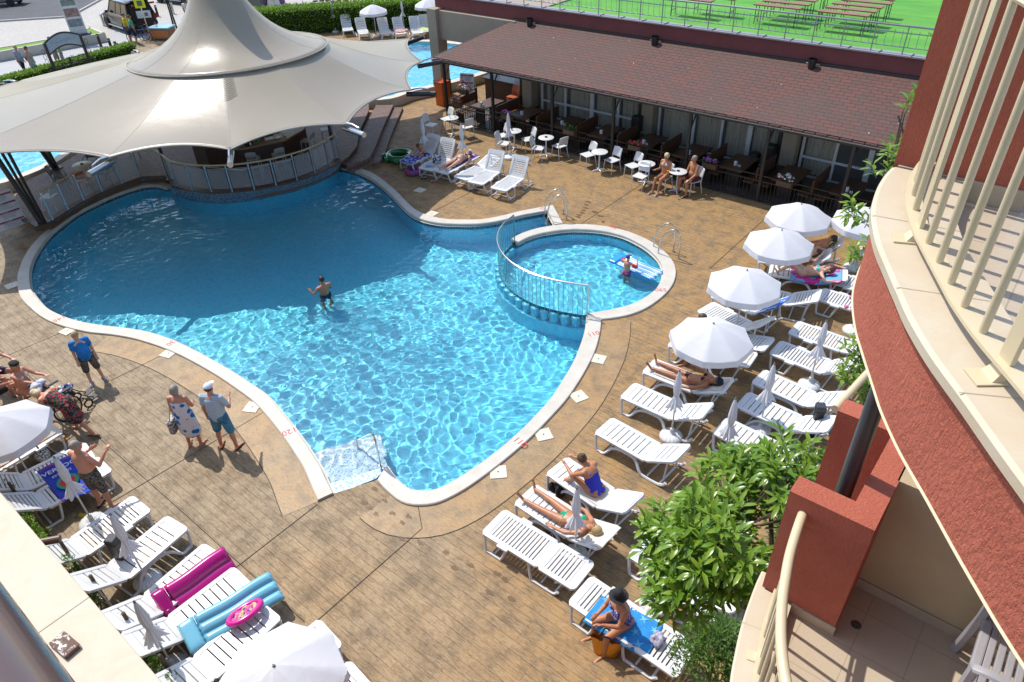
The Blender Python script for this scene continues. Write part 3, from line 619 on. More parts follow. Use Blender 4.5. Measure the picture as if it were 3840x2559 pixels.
# ---- rules board
M_WHITE = mat('white_plastic', (.64, .64, .63), .38, (.60, .60, .585), 3); M_BOARD = mat('board_white', (.62, .62, .62), .4); M_MAROON = mat('board_maroon', (.26, .03, .05), .5); M_INK = mat('board_ink', (.12, .12, .14), .6)
def board(loc, rz, label, w, h, heads, diag=False):
    t = thing('rules_board', label, 'sign', loc, rz); tilt = R_(-14); M = Matrix.Rotation(tilt, 4, 'X')
    def P(x, z, y=0): return tuple(M @ Vector((x, y, z)))
    fr = MB(); fr.tube([P(-w/2, .0), P(-w/2, h+.18), P(-w/2+.05, h+.22), P(w/2-.05, h+.22), P(w/2, h+.18), P(w/2, 0)], .017, 8); fr.build('frame', M_WHITE, t, smooth=True)
    fr = MB(); fr.tube([P(-w/2, .9), (-w/2, .55, 0)], .013, 6); fr.tube([P(w/2, .9), (w/2, .55, 0)], .013, 6); fr.build('rear_leg', M_WHITE, t)
    o = MB().box((0, 0, 0), (w-.05, .014, h)).build('panel', M_BOARD, t); o.matrix_local = M @ Matrix.Translation((0, 0, h/2+.2))
    nh = len(heads)
    for i, s in enumerate(heads):
        z = .2+h-(i+.08)*h/nh-.04
        o = MB().box((0, 0, 0), (w-.06, .006, .055)).build('heading_bar', M_MAROON, t); o.matrix_local = M @ Matrix.Translation((0, -.0105, z))
        q = text(s, 'heading', .045, (0, 0, 0), 0, M_BOARD, t, .001); q.matrix_local = M @ Matrix.Translation((0, -.0145, z)) @ Matrix.Rotation(R_(90), 4, 'X')
        ln = MB()
        for k in range(int(h/nh/.036)-2):
            L = w*.62*random.uniform(.5, 1); ln.box((.06+random.uniform(-.03, .03), 0, -.05-.034*k), (L, .004, .009))
        o = ln.build('text_lines', M_INK, t); o.matrix_local = M @ Matrix.Translation((0, -.0095, z))
        o = MB().box((0, 0, 0), (.07, .004, .07)).build('pictogram', M_MAROON, t); o.matrix_local = M @ Matrix.Translation((-w/2+.09, -.0095, z-.10))
    if diag:
        o = MB().box((0, 0, 0), (w*.95, .004, .05), 0, ry=R_(38)).build('red_stroke', mat('stroke_red', (.5, .05, .05), .5), t); o.matrix_local = M @ Matrix.Translation((0, -.014, .2+h*.5))
    return t
board((-26.75, 5.75, 0), math.atan2(6.3-5.56, -26.41+26.46)+.0, 'white pool rules board with maroon headings and tubular frame beside the raking mast', .95, 1.15, ['POOL RULES', 'SAFETY', 'BATHING', 'HYGIENE'])
# ---- round table and chairs of the bar terrace; bar stools
M_ORANGE = mat('orange_plastic', (.48, .11, .03), .45); M_GREYP = mat('taupe_plastic', (.11, .095, .08), .5)
def make_chair(name, label, m_, loc, rz, group, stool=False, arms=False):
    t = thing(name, label, 'bar stool' if stool else 'chair', loc, rz, group); h = .76 if stool else .45; w = .40 if stool else .44
    MB().bbox((0, 0, h), (w, .43, .028), .01).build('seat', m_, t)
    b = MB(); zt = h+(.30 if stool else .40)
    def f(u, v): x = (u-.5)*w; return (x*(1-.08*v), -.20-.10*v-.02*math.cos(PI*(u-.5)*1.2)+.0, h+.10+(zt-h-.10)*v + .03*math.sin(PI*u)*v)
    b.grid(f, 10, 6); o = b.build('backrest', m_, t, smooth='full'); solidify(o, .018)
    for sx in (-1, 1):
        MB().tube([(sx*(w/2-.03), .18, h), (sx*(w/2+.005), .215, 0)], [.017, .013], 8).build('leg', m_, t, smooth=True)
        MB().tube([(sx*(w/2-.04), -.30, zt-.02), (sx*(w/2-.02), -.2, h+.02), (sx*(w/2-.02), -.19, h-.05), (sx*(w/2+.01), -.26, 0)], [.013, .016, .017, .013], 8).build('leg', m_, t, smooth=True)
    if arms:
        for sx in (-1, 1): MB().tube([(sx*w/2, -.25, h+.2), (sx*(w/2+.02), .1, h+.2), (sx*w/2, .18, h)], .014, 8).build('armrest', m_, t, smooth=True)
    if stool: MB().tube([(-w/2, .2, .3), (w/2, .2, .3), (w/2, -.22, .3), (-w/2, -.22, .3)], .011, 6, closed=True).build('foot_ring', m_, t)
    return t
def round_table(label, loc, d, m_, group, star=True, r=.3):
    t = thing('round_table', label, 'table', loc, random.uniform(0, 1), group)
    MB().lathe([(0, .72), (r-.02, .72), (r, .725), (r, .742), (r-.012, .748), (0, .748)], 28).build('tabletop', m_, t, smooth=True)
    MB().lathe([(.04, .02), (.03, .06), (.028, .72)], 12).build('column', m_, t, smooth=True)
    for k in range(4):
        a = k*PI/2; MB().tube([(0, 0, .06), (.2*math.cos(a), .2*math.sin(a), .045), (.27*math.cos(a), .27*math.sin(a), .012)], [.03, .022, .014], 8).build('foot', m_, t, smooth=True)
    return t
def face(a, b): return math.atan2(b.y-a.y, b.x-a.x)-PI/2
M_CREAMT = mat('cream_table', (.55, .45, .34), .4)
tb = Vector((-27.85, 8.9, ZP)); round_table('cream round table on the bar terrace among taupe and orange chairs', tb, 0, M_CREAMT, None, r=.33)
tag(MB().lathe([(0, 0), (.05, 0), (.055, .03), (.04, .03), (.035, .01), (0, .01)], 14, c=(tb.x, tb.y, ZP+.75)).build('ashtray', M_BLACK, smooth=True), 'black ashtray on the cream bar terrace table', 'ashtray')
for (x, y), m_, lb, a in (((-28.25, 8.15), M_GREYP, 'taupe chair left of the cream table on the bar terrace', None), ((-27.2, 8.5), M_ORANGE, 'orange plastic chair with its back to the glass railing', None), ((-27.25, 9.35), M_GREYP, 'taupe chair right of the cream table on the bar terrace', None), ((-28.6, 9.5), M_GREYP, 'taupe chair behind the cream table on the bar terrace', None), ((-26.75, 7.15), M_WHITE, 'white plastic chair behind the first glass panel by the rules board', 2.2), ((-29.4, 10.4), M_ORANGE, 'orange plastic chair under the tent edge near the second pool', 1.0), ((-29.0, 11.4), M_ORANGE, 'orange chair farther under the tent edge near the post', 2.0)):
    v = Vector((x, y, ZP)); make_chair('terrace_chair', lb, m_, v, face(v, tb) if a is None else a, 'chairs on the bar terrace', arms=m_ is M_GREYP)
for (x, y), lb, a in (((-22.95, 12.85), 'grey bar stool nearest the post before the counter', None), ((-22.5, 13.6), 'grey bar stool second from the post before the counter', None), ((-22.75, 15.1), 'grey bar stool at the right bend of the counter', None), ((-23.1, 16.3), 'grey bar stool near the steps at the end of the counter', None)):
    v = Vector((x, y, ZP)); make_chair('bar_stool', lb, mat('silver_grey_stool', (.33, .33, .32), .4), v, face(v, Vector((-24.4, 14.2, 0))), 'bar stools along the counter', stool=True)
# ================================================================ cafe building, terrace on top, booths
M_SH = (lambda n: n)(N('bitumen_shingles'))
n = M_SH; sp = n.n('SeparateXYZ'); n.l(n.co.outputs['Object'], sp.inputs[0])
br = n.n('TexBrick'); cmb = n.n('CombineXYZ'); n.l(sp.outputs[0], cmb.inputs[0]); n.l(sp.outputs[1], cmb.inputs[1]); n.l(cmb.outputs[0], br.inputs[0])
for k, x in (('Scale', 1), ('Brick Width', .34), ('Row Height', .145), ('Mortar Size', .010), ('Mortar Smooth', .4), ('Bias', -.1)): br.inputs[k].default_value = x
br.inputs['Color1'].default_value = (.125, .042, .030, 1); br.inputs['Color2'].default_value = (.072, .043, .036, 1); br.inputs['Mortar'].default_value = (.03, .015, .012, 1)
c = n.mix(n.ramp(n.noise(.35, 4), [(.42, 0.0), (.62, .55)]), br.outputs[0], (.075, .05, .04)); c = n.mix(n.ramp(n.noise(120, 2), [(.45, 0.0), (.8, .5)]), c, (.25, .14, .11))
dots = n.n('TexVoronoi'); dots.inputs['Scale'].default_value = 1.7; n.l(n.co.outputs['Object'], dots.inputs[0]); c = n.mix(n.ramp(dots.outputs['Distance'], [(.028, 1.0), (.04, 0.0)]), c, (.5, .45, .4))
n.color(c); n.set(Roughness=.8); n.bump(n.math('ADD', n.math('MULTIPLY', br.outputs[1], -1.0), n.math('MULTIPLY', n.noise(90, 2), .3)), .7, .02); M_SH = n.m
M_BURG = mat('burgundy_render', (.17, .042, .040), .8, (.14, .035, .034), 2, .3, 90); M_BEIGE = mat('beige_render', (.33, .27, .20), .85, (.30, .245, .18), 2, .25, 80)
M_BROWNB = mat('brown_plinth', (.10, .07, .045), .8); M_WOODD = mat('dark_stained_wood', (.12, .052, .026), .42, (.075, .032, .016), 9); M_WOODO = mat('orange_stained_wood', (.28, .11, .04), .4, (.2, .075, .028), 9)
M_PVC = mat('white_window_frame', (.74, .73, .71), .4); M_CURT = mat('beige_curtain', (.66, .58, .43), .9, (.56, .49, .35), 14); M_FLOORD = mat('cafe_dark_floor', (.11, .085, .065), .4)
n = N('window_glass'); n.set(Roughness=.02, IOR=1.45); n.b.inputs['Base Color'].default_value = (.35, .36, .36, 1); n.b.inputs['Alpha'].default_value = .14; M_WGL = n.m
n = N('artificial_turf'); n.color(n.mix(n.ramp(n.noise(.5, 5, n.map((1, 2.5, 1))), [(.35, 0.0), (.7, 1.0)]), (.06, .27, .02), (.12, .36, .035))); n.bump(n.noise(90, 3), .6, .02); n.set(Roughness=.8); M_TURF = n.m
M_ROOFEDGE = mat('dark_roof_edge', (.03, .022, .02), .5); M_GUT = mat('pale_gutter', (.40, .37, .33), .4)
YE, ZE, YW, ZR = 21.8, 2.66, 24.76, 3.78
t = wthing('cafe_building', 'long cafe building with shingled lean-to roof, burgundy parapet and dark posts', 'building', (-12, 24.8, 0))
XR = 3.0
sl_ = lambda x, y: (x, y, ZE+(ZR-ZE)*(y-YE)/(YW-YE))
R1 = [sl_(-22.35, YE), sl_(XR, YE), sl_(XR, YW), sl_(-20.3, YW)]
m = MB()
def roof_pt(u, v):
    y = YE+(YW-YE)*v; xl = -22.35+2.05*v; p = sl_(xl+(XR-xl)*u, y); return (p[0], p[1], p[2])
m.grid(roof_pt, 60, 20); o = m.build('roof', M_SH, t); solidify(o, .06, 1)
# curled shingle tabs along the eave, hip edge and gutter
ro = o
tb_ = MB()
for i in range(70): tb_.bbox((-22.3+i*.36, YE-.03, ZE+.0+.012*(i % 2)), (.33, .16, .05), .012, 0, rx=R_(-8))
tb_.build('eave_tabs', M_SH, t); 
MB().tube([sl_(-22.4, YE-.02)[:2]+(ZE+.02,), sl_(-20.3, YW)[:2]+(ZR+.03,)], .045, 6).build('hip_trim', M_ROOFEDGE, t)
MB().bbox((-9.7, YE+.02, ZE-.10), (25.4, .10, .09), .01).build('fascia_board', M_ROOFEDGE, t); MB().bbox((-9.7, YE-.045, ZE-.05), (25.4, .03, .035), .006).build('gutter', M_GUT, t)
MB().bbox((-8.4, YW-.05, ZR+.05), (24.0, .10, .12), .02).build('ridge_flashing', M_ROOFEDGE, t)
MB().box((-5.9, YW+.15, 4.1), (38.2, .26, .56)).build('parapet', M_BURG, t)
MB().bbox((-5.9, YW+.13, 4.405), (38.3, .38, .05), .008).build('parapet_coping', mat('grey_metal_coping', (.30, .28, .29), .45), t)
cl = MB()
for i in range(26): cl.bbox((-24.4+i*.93, YW+.1, 4.44), (.03, .3, .02), .004)
cl.build('coping_clip', M_DARK, t)
# beige end: column, lintel over the passage, side wall
MB().bbox((-24.85, 24.62, 1.94), (.55, .6, 3.88), .01).build('corner_column', M_BEIGE, t); MB().bbox((-24.85, 24.62, .35), (.58, .63, .72), .01).build('column_plinth', M_BROWNB, t)
MB().box((-22.35, 24.68, 3.2), (4.44, .34, 1.22)).build('lintel', M_BEIGE, t)
MB().box((-22.0, 31, 4.28), (6.0, 12, .2)).build('passage_ceiling', M_BEIGE, t)
MB().box((-19.32, 28, 2.1), (.3, 6, 4.2)).build('end_wall', M_BEIGE, t)
# window wall of the cafe: dark interior, frames, curtains
dk = MB(); dk.box((-5.3, 27.6, .005), (27.6, 5.6, .01)); dk.box((-5.3, 30.4, 2), (27.6, .1, 4)); dk.build('interior', M_FLOORD, t)
MB().box((-5.3, 25.0, 3.15), (27.6, .3, 1.3)).build('window_lintel', M_BEIGE, t)
frames = [[-18.87, -17.63, -16.27, -15.0, -13.77], [-13.12, -11.67, -10.5, -9.42, -8.2], [-7.46, -6.33, -5.21, -4.0, -2.7], [-2.0, -.6, .8, 2.2]]
for fs_ in frames:
    for x in fs_: MB().bbox((x, 24.72, 1.25), (.09 if x not in (-16.27, -11.67, -9.42, -5.21) else .17, .07, 2.5), .008).build('window_frame', M_PVC, t)
    a, b = fs_[0], fs_[-1]
    for z in (.06, .74, 2.42):
        if z == .74 and a == -13.12: continue
        MB().bbox(((a+b)/2, 24.72, z), (b-a, .06, .08), .006).build('window_rail', M_PVC, t)
    for x, y in zip(fs_, fs_[1:]): MB().box(((x+y)/2, 24.74, 1.25), (y-x-.1, .012, 2.3)).build('window_pane', M_WGL, t)
    skip = {(-17.63): 0}
    for x, y in zip(fs_, fs_[1:]):
        if x in (-6.33, -5.21): continue
        g = MB(); nn = 40; x0, x1 = x+.06, y-.05
        g.grid(lambda u, v: (x0+(x1-x0)*u*(1-.08*v), 24.98+.045*math.sin(u*nn)+.02*math.sin(u*17+x), 2.45-2.4*v), 60, 2); o = g.build('curtain', M_CURT, t, smooth='full')
for x in (-19.4, -13.45, -7.83): MB().bbox((x, 24.55, 1.5), (.5, .5, 3.0), .01).build('beige_pillar', M_BEIGE, t); MB().bbox((x, 24.55, .2), (.53, .53, .42), .01).build('pillar_plinth', M_BROWNB, t); MB().bbox((x-.36, 24.45, 1.5), (.16, .16, 3.0), .01).build('drain_pipe', M_DARK, t)
for x in (-21.93, -19.27, -16.24, -13.48, -10.44, -7.73, -5.13, -2.5, .2):
    MB().bbox((x, 21.9, 1.28), (.10, .10, 2.56), .01).build('roof_post', M_DARK, t); MB().tube([(x, 22.0, 2.0), (x, 22.35, 2.5)], .03, 6).build('post_brace', M_DARK, t)
MB().box((-10, 22.3, 2.5), (24, .12, .12)).build('eave_beam', M_WOODD, t)
MB().box((-9.5, 23.3, .02), (26, 2.9, .03)).build('porch_floor', M_FLOORD, t)
# wall lamps on the ridge
for x in (-19.32, -13.48, -7.67):
    l = wthing('wall_lamp', 'black cylindrical wall lamp on the ridge of the shingled roof, ' + {-19.32: 'nearest the beige wall', -13.48: 'middle one of three', -7.67: 'nearest the orange balcony'}[x], 'lamp', (x, 24.5, 3.86), 'wall lamps along the cafe parapet')
    MB().lathe([(.0, -.2), (.10, -.2), (.14, .12), (.14, .16)], 14, c=(x, 24.5, 3.88), cap=False).build('shade', M_BLACK, l, smooth=True); MB().lathe([(.0, .13), (.13, .13)], 14, c=(x, 24.5, 3.88)).build('reflector', M_STEEL, l); MB().tube([(x-.22, 24.58, 3.86), (x+.22, 24.58, 3.86)], .02, 6).build('bracket', M_GUT, l)
# terrace lawn and railing
m = MB(); m.box((-5.9, 45, 4.3), (38.1, 40.0, .06)); struct(m.build('terrace_turf', M_TURF))
t = wthing('terrace_railing', 'grey steel railing with thin uprights along the green roof terrace', 'railing', (-9, 24.9, 4.43))
M_GALV = mat('galvanised_steel', (.34, .35, .36), .4, metal=.7)
for z, r in ((5.22, .03), (5.02, .016), (4.62, .016)): MB().tube([(-24.6, 24.88, z), (6, 24.88, z)], r, 8).build('rail', M_GALV, t, smooth=True)
for i in range(34): MB().cyl((-24.5+i*.92, 24.88, 4.43), (-24.5+i*.92, 24.88, 5.22), .02, 6).build('post', M_GALV, t)
up = MB()
for i in range(100): MB().cyl((-24.4+i*.23, 24.88, 4.6), (-24.4+i*.23, 24.88, 5.1), .008, 4).build('baluster', M_GALV, t)
for i in range(100, 125): up.cyl((-24.4+i*.23, 24.88, 4.6), (-24.4+i*.23, 24.88, 5.1), .008, 4)
stuff(up.build('balusters_beyond', M_GALV, t))
# beer tables on the terrace
def beer_table(label, x, y, L=1.7):
    t = thing('beer_bench', label, 'bench', (x, y, 4.33), 0, 'folding beer benches on the green terrace')
    MB().bbox((0, 0, .62), (L, .36, .04), .008).build('plank_top', M_WOODO, t)
    for sx in (-1, 1):
        l = MB(); xx = sx*(L/2-.12)
        for sy in (-1, 1): l.tube([(xx, sy*.14, .6), (xx, sy*.16, 0)], .014, 6)
        l.tube([(xx, -.15, .2), (xx, .15, .2)], .012, 6); l.build('leg_frame', M_DARK, t)
    return t
b0 = None
nam = ['front', 'second', 'third', 'fourth', 'fifth']
for cx, side in ((-10.02, 'left'), (-7.75, 'right')):
    for k in range(5):
        lb = '%s folding wooden bench from the railing in the %s column on the green terrace' % (nam[k], side)
        if b0 is None: b0 = beer_table(lb, cx, 26.95)
        else: dup(b0, lb, (cx+(.03*k if k % 2 else 0), 26.95+k*.72, 4.33))
for k, (x, y) in enumerate(((-13.2, 26.2), (-12.6, 26.9))): dup(b0, ['folding bench alone left of the two columns on the terrace', 'folding bench just behind the lone one on the terrace'][k], (x, y+.4, 4.33))
# ---- porch fence with flower boxes
t = wthing('porch_fence', 'dark metal fence with close bars in front of the cafe booths', 'fence', (-12, 21.9, 0))
for x0, x1 in zip((-21.93, -19.27, -16.24, -13.48, -10.44, -7.73, -5.13, -2.5), (-19.27, -16.24, -13.48, -10.44, -7.73, -5.13, -2.5, .2)):
    b = MB(); c = (x0+x1)/2
    for z in (.93, .74, .12): b.box((c, 21.9, z), (x1-x0, .035, .035))
    k = int((x1-x0)/.13)
    for i in range(1, k): b.box((x0+(x1-x0)*i/k, 21.9, .43), (.016, .016, .62))
    b.build('panel', M_DARK, t)
t = wthing('porch_fence', 'short dark metal side fence with an orange wooden bench at the cafe entrance', 'fence', (-21.9, 23, 0))
b = MB()
for z in (.93, .74, .12): b.box((-21.93, 22.85, z), (.035, 1.9, .035))
for i in range(1, 15): b.box((-21.93, 21.9+i*.127, .43), (.016, .016, .62))
b.box((-21.93, 23.8, .5), (.09, .09, 1.0)); b.build('panel', M_DARK, t)
t = wthing('wooden_bench', 'orange stained wooden bench inside the left corner of the cafe fence', 'bench', (-21.4, 22.8, 0))
MB().bbox((-21.45, 22.8, .42), (.42, 1.4, .05), .01).build('seat', M_WOODO, t); MB().bbox((-21.68, 22.8, .78), (.05, 1.4, .36), .01).build('backrest', M_WOODD, t)
for y in (22.2, 23.4): MB().bbox((-21.45, y, .2), (.36, .06, .4), .005).build('leg', M_DARK, t)
# booths
M_NAP = mat('white_dispenser', (.62, .62, .60), .35)
tx_ = [-20.55, -18.32, -16.28, -14.42, -12.55, -10.7, -8.93, -7.09, -5.2, -3.3]
where = ['in the sun by the orange bench', 'first', 'second', 'third', 'fourth', 'fifth', 'sixth', 'seventh', 'eighth', 'ninth']
for i, x in enumerate(tx_):
    lb = 'brown booth table %s behind the cafe fence' % (where[i] if i == 0 else where[i]+' from the left')
    t = wthing('booth_table', lb, 'table', (x, 22.95, 0), 'cafe booth tables')
    MB().bbox((x, 22.95, .735), (.82, 1.45, .045), .008).build('tabletop', M_WOODD, t)
    for y in (22.5, 23.4): MB().bbox((x, y, .36), (.5, .07, .71), .005).build('leg', M_DARK, t)
    d = wthing('napkin_dispenser', 'white napkin dispenser on the booth table ' + (where[i] if i == 0 else where[i]+' from the left'), 'dispenser', (x, 22.6, .757), 'napkin dispensers on the booth tables')
    MB().bbox((x, 22.6, .84), (.11, .09, .16), .015).build('case', M_NAP, d); MB().bbox((x, 22.553, .85), (.06, .006, .09), .002).build('napkins', M_CUP, d)
    if i % 2 == 0:
        for k in (0, 1): tag(MB().lathe([(.02, 0), (.024, .06), (.012, .085), (0, .09)], 10, c=(x+.12+.06*k, 22.56, .757)).build('shaker', M_NAP, smooth=True), '%s shaker beside the dispenser on the booth table %s' % (('salt', 'pepper')[k], where[i] if i == 0 else where[i]+' from left'), 'shaker')
for i, (a, b) in enumerate(zip(tx_, tx_[1:])):
    x = (a+b)/2; t = wthing('booth_bench', 'double sided dark wooden booth bench between %s and %s booth tables' % (('the sunlit', 'first', 'second', 'third', 'fourth', 'fifth', 'sixth', 'seventh', 'eighth')[i], where[i+1]), 'bench', (x, 23, 0), 'cafe booth benches')
    MB().bbox((x, 23.0, .78), (.06, 1.5, .46), .01).build('backrest', M_WOODD, t)
    for s_ in (-1, 1): MB().bbox((x+s_*.26, 23.0, .43), (.38, 1.5, .05), .01).build('seat', M_WOODD, t)
    MB().box((x, 23.0, .21), (.3, 1.4, .42)).build('base', M_DARK, t)
# flower boxes
M_SOIL = mat('terracotta_box', (.12, .06, .035), .7); M_LEAFP = mat('potted_leaf', (.06, .15, .025), .5, (.03, .09, .015), 20)
FCOL = {'magenta': (.6, .04, .30), 'red': (.6, .05, .06), 'violet': (.38, .08, .5), 'pink': (.7, .35, .45), 'white': (.75, .7, .72)}
def leaf_quad(m, c, d, up, L, W, curl=.25):
    d = d.normalized(); s_ = d.cross(up); s_ = s_.normalized() if s_.length > 1e-4 else Vector((1, 0, 0)); nn = s_.cross(d)
    a, b, e = c+d*L*.4+nn*L*.05, c+d*L*.75, c+d*L-nn*L*curl
    m.add([c, a+s_*W*.5, b+s_*W*.42-nn*L*curl*.4, e, b-s_*W*.42-nn*L*curl*.4, a-s_*W*.5, a-nn*W*.12, b-nn*(L*curl*.4+W*.12)], [(0, 1, 6), (1, 2, 7, 6), (2, 3, 7), (3, 4, 7), (4, 5, 6, 7), (5, 0, 6)])
def rdir(zmin=-.2):
    while True:
        v = Vector((random.uniform(-1, 1), random.uniform(-1, 1), random.uniform(zmin, 1)))
        if .1 < v.length < 1: return v.normalized()
def flower_box(x, y, z, label, cols, nl=60, w=.5):
    t = wthing('flower_box', label, 'flower box', (x, y, z), 'flower boxes on the cafe fence'); MB().bbox((x, y, z+.08), (w, .18, .17), .012).build('box', M_SOIL, t)
    l = MB()
    for _ in range(nl): leaf_quad(l, Vector((x+random.uniform(-w/2, w/2), y+random.uniform(-.1, .1), z+.15+random.uniform(0, .14))), rdir(0), Vector((0, 0, 1)), random.uniform(.07, .12), .06)
    l.build('leaves', M_LEAFP, t, smooth=True)
    for cn in cols:
        f = MB()
        for _ in range(16//len(cols)+2): f.sph((x+random.uniform(-w/2, w/2), y+random.uniform(-.12, .08), z+.24+random.uniform(0, .12)), (.035, .035, .025), 7, 5)
        f.build('blossom', mat('blossom_'+cn, FCOL[cn], .6), t, smooth=True)
for x, lb, cols in ((-21.2, 'flower box with red blossoms at the sunlit end of the cafe fence', ['red']), (-18.42, 'flower box with magenta petunias on the cafe fence', ['magenta', 'violet']), (-15.34, 'green flower box without blossoms on the cafe fence', []), (-12.44, 'green flower box with one red blossom on the cafe fence', ['red']), (-9.51, 'leafy flower box with violet blossoms behind the seated couple', ['violet']), (-6.9, 'flower box with pale pink blossoms above the farthest open umbrella', ['pink', 'white'])): flower_box(x, 21.78, .82, lb, cols)
flower_box(-21.95, 23.0, .95, 'flower box with red and white blossoms on the side fence by the orange bin', ['red', 'white'])
# buffet counter, stacked chairs, bin, board, speaker
t = wthing('buffet_counter', 'dark wooden buffet counter with glass covers at the left end of the porch', 'counter', (-21.0, 25.2, 0)); MB().bbox((-21.0, 25.2, .55), (2.6, .7, 1.1), .015).build('cabinet', M_WOODD, t); MB().bbox((-21.0, 25.15, 1.13), (2.8, .85, .05), .01).build('top', M_BAR, t)
for x in (-21.9, -20.4): tag(MB().lathe([(.25, 0), (.25, .12), (.2, .2), (0, .24)], 16, c=(x, 25.1, 1.155)).build('food_cover', M_WGL, smooth=True), 'domed glass food cover on the buffet counter, '+('left one' if x < -21 else 'right one'), 'food cover')
st0 = make_chair('stacked_chair', 'lowest chair of the stack beside the dark drain pipe', M_ORANGE, Vector((-20.1, 24.2, 0)), PI, 'stacked chairs on the porch')
for k, w_ in enumerate(('second lowest', 'middle', 'second highest', 'topmost')): dup(st0, w_+' chair of the stack beside the dark drain pipe', (-20.1, 24.2, .09*(k+1)), PI)
t = wthing('litter_bin', 'tall orange litter bin beside the beige column', 'bin', (-23.75, 23.5, 0)); MB().bbox((-23.75, 23.5, .5), (.5, .5, 1.0), .03).build('body', mat('orange_bin', (.62, .12, .01), .4), t); MB().bbox((-23.75, 23.5, 1.04), (.54, .54, .1), .03).build('lid', mat('orange_red_lid', (.45, .06, .015), .4), t)
board((-23.3, 24.6, 0), R_(20), 'white no diving rules board with a red stroke behind the orange bin', .7, .95, ['NO DIVING', 'POOL RULES', 'NO GLASS'], True)
for x, lb in ((-13.75, 'black loudspeaker standing by the middle beige pillar'), (-8.35, 'black loudspeaker by the right beige pillar')):
    t = wthing('loudspeaker', lb, 'loudspeaker', (x, 24.1, 0)); MB().bbox((x, 24.1, .85), (.35, .35, .6), .04).build('cabinet', M_BLACK, t); MB().cyl((x, 24.1, 0), (x, 24.1, .55), .025).build('stand', M_DARK, t); MB().lathe([(0, 0), (.22, 0), (.22, .03)], 14, c=(x, 24.1, 0)).build('base', M_DARK, t)
t = wthing('waste_bin', 'black pedal bin near the right loudspeaker on the porch', 'bin', (-8.9, 24.2, 0)); MB().lathe([(.16, 0), (.2, .6), (.2, .62)], 14, c=(-8.9, 24.2, 0)).build('body', M_BLACK, t, smooth=True); MB().lathe([(.21, .62), (.18, .7), (0, .72)], 14, c=(-8.9, 24.2, 0)).build('lid', M_BLACK, t, smooth=True)
# ================================================================ loungers, parasols, white chairs
SEATZ = .36
def panel(m, L, W, pitch, gap, thick=.028, z=0.0, y0=0.0, lip0=.10, lip1=.10, round_end=None):
    """slatted plastic panel lying along +y"""
    sw = .085
    def rc(y, x):   # outline narrowing at the rounded end
        return x
    for sx in (-1, 1): m.bbox((sx*(W/2-sw/2), y0+L/2, z), (sw, L-.09, thick+.022), .011)
    for ye, lip, sgn in ((y0, lip0, 1), (y0+L, lip1, -1)):
        P = []; r = .09
        pts = [(-W/2, lip), (-W/2, r)]+[(-W/2+r-r*math.cos(a), r-r*math.sin(a)) for a in (PI/6, PI/3, PI/2)]+[(W/2-r+r*math.sin(a), r-r*math.cos(a)) for a in (0, PI/6, PI/3, PI/2)]+[(W/2, lip)]
        P = [(x, ye+sgn*y) for x, y in pts]
        m.prism(P, z-thick/2-.008, z+thick/2+.004)
    a, b = y0+lip0-.004, y0+L-lip1+.004; n = max(1, round((b-a)/pitch)); p = (b-a)/n
    for i in range(n): m.box((0, a+p*(i+.5), z), (W-2*sw+.02, p-gap, thick))
def make_lounger(kind, angle, label, loc, rz, group, sc=1.0, m_=None):
    m_ = m_ or M_WHITE; t = thing('sun_lounger', label, 'sun lounger', loc, rz, group, sc)
    pitch, gap, W = ((.072, .024, .66) if kind == 'A' else (.125, .022, .62))
    s = MB(); panel(s, 1.22, W, pitch, gap, z=SEATZ, lip0=.13)
    if kind == 'A':
        for sx in (-1, 1): s.bbox((sx*(W/2+.02), .5, SEATZ-.005), (.06, .22, .05), .01)
    s.build('seat', m_, t, smooth=True)
    k = MB(); panel(k, .74, W, pitch, gap, lip1=.15); o = k.build('backrest', m_, t, smooth=True)
    o.location = (0, 1.20, SEATZ+.004); o.rotation_euler = (R_(angle), 0, 0)
    z0 = SEATZ-.02
    for sx in (-1, 1):
        x = sx*(W/2-.03); xo = sx*(W/2+.03)
        if kind == 'A':
            MB().tube(catmull([(x, .07, z0), (xo, .12, .05), (xo, .20, .022), (xo, .40, .022), (xo, .47, .05), (x, .56, z0)], 3), .026, 6).build('leg', m_, t, smooth=True)
            MB().tube(catmull([(x, 1.02, z0), (xo, 1.1, .05), (xo, 1.18, .022), (xo, 1.5, .022), (xo, 1.6, .05), (xo, 1.66, .14)], 3), .026, 6).build('leg', m_, t, smooth=True)
        else:
            MB().tube(catmull([(x, .04, z0), (xo, .10, .06), (xo, .18, .024), (xo, .30, .03), (x, .44, .20), (x, .62, .29), (x, .8, .30)], 3), .028, 6, flat=1.2).build('leg', m_, t, smooth=True)
            MB().tube(catmull([(x, .72, .30), (x, .98, .26), (xo, 1.13, .08), (xo, 1.22, .024), (xo, 1.52, .024), (xo, 1.66, .08), (xo, 1.72, .17)], 3), .028, 6, flat=1.2).build('leg', m_, t, smooth=True)
    for A_, r_ in (([(-W/2, 1.3, .06), (W/2, 1.3, .06)], .018), ([(-W/2-.02, 1.60, .09), (W/2+.02, 1.60, .09)], .02), ([(-W/2, .3, .03), (W/2, .3, .03)], .016)): MB().tube(A_, r_, 6).build('crossbar', m_, t)
    a = R_(angle); yb, zb = 1.225+.5*math.cos(a), SEATZ+.5*math.sin(a)
    for sx in (-1, 1): MB().tube([(sx*.22, yb, zb-.02), (sx*.22, 1.6 if angle > 10 else 1.5, .1)], .018, 6).build('back_prop', m_, t, smooth=True)
    return t
LP = {}
LGRP = 'white sun loungers round the pool'
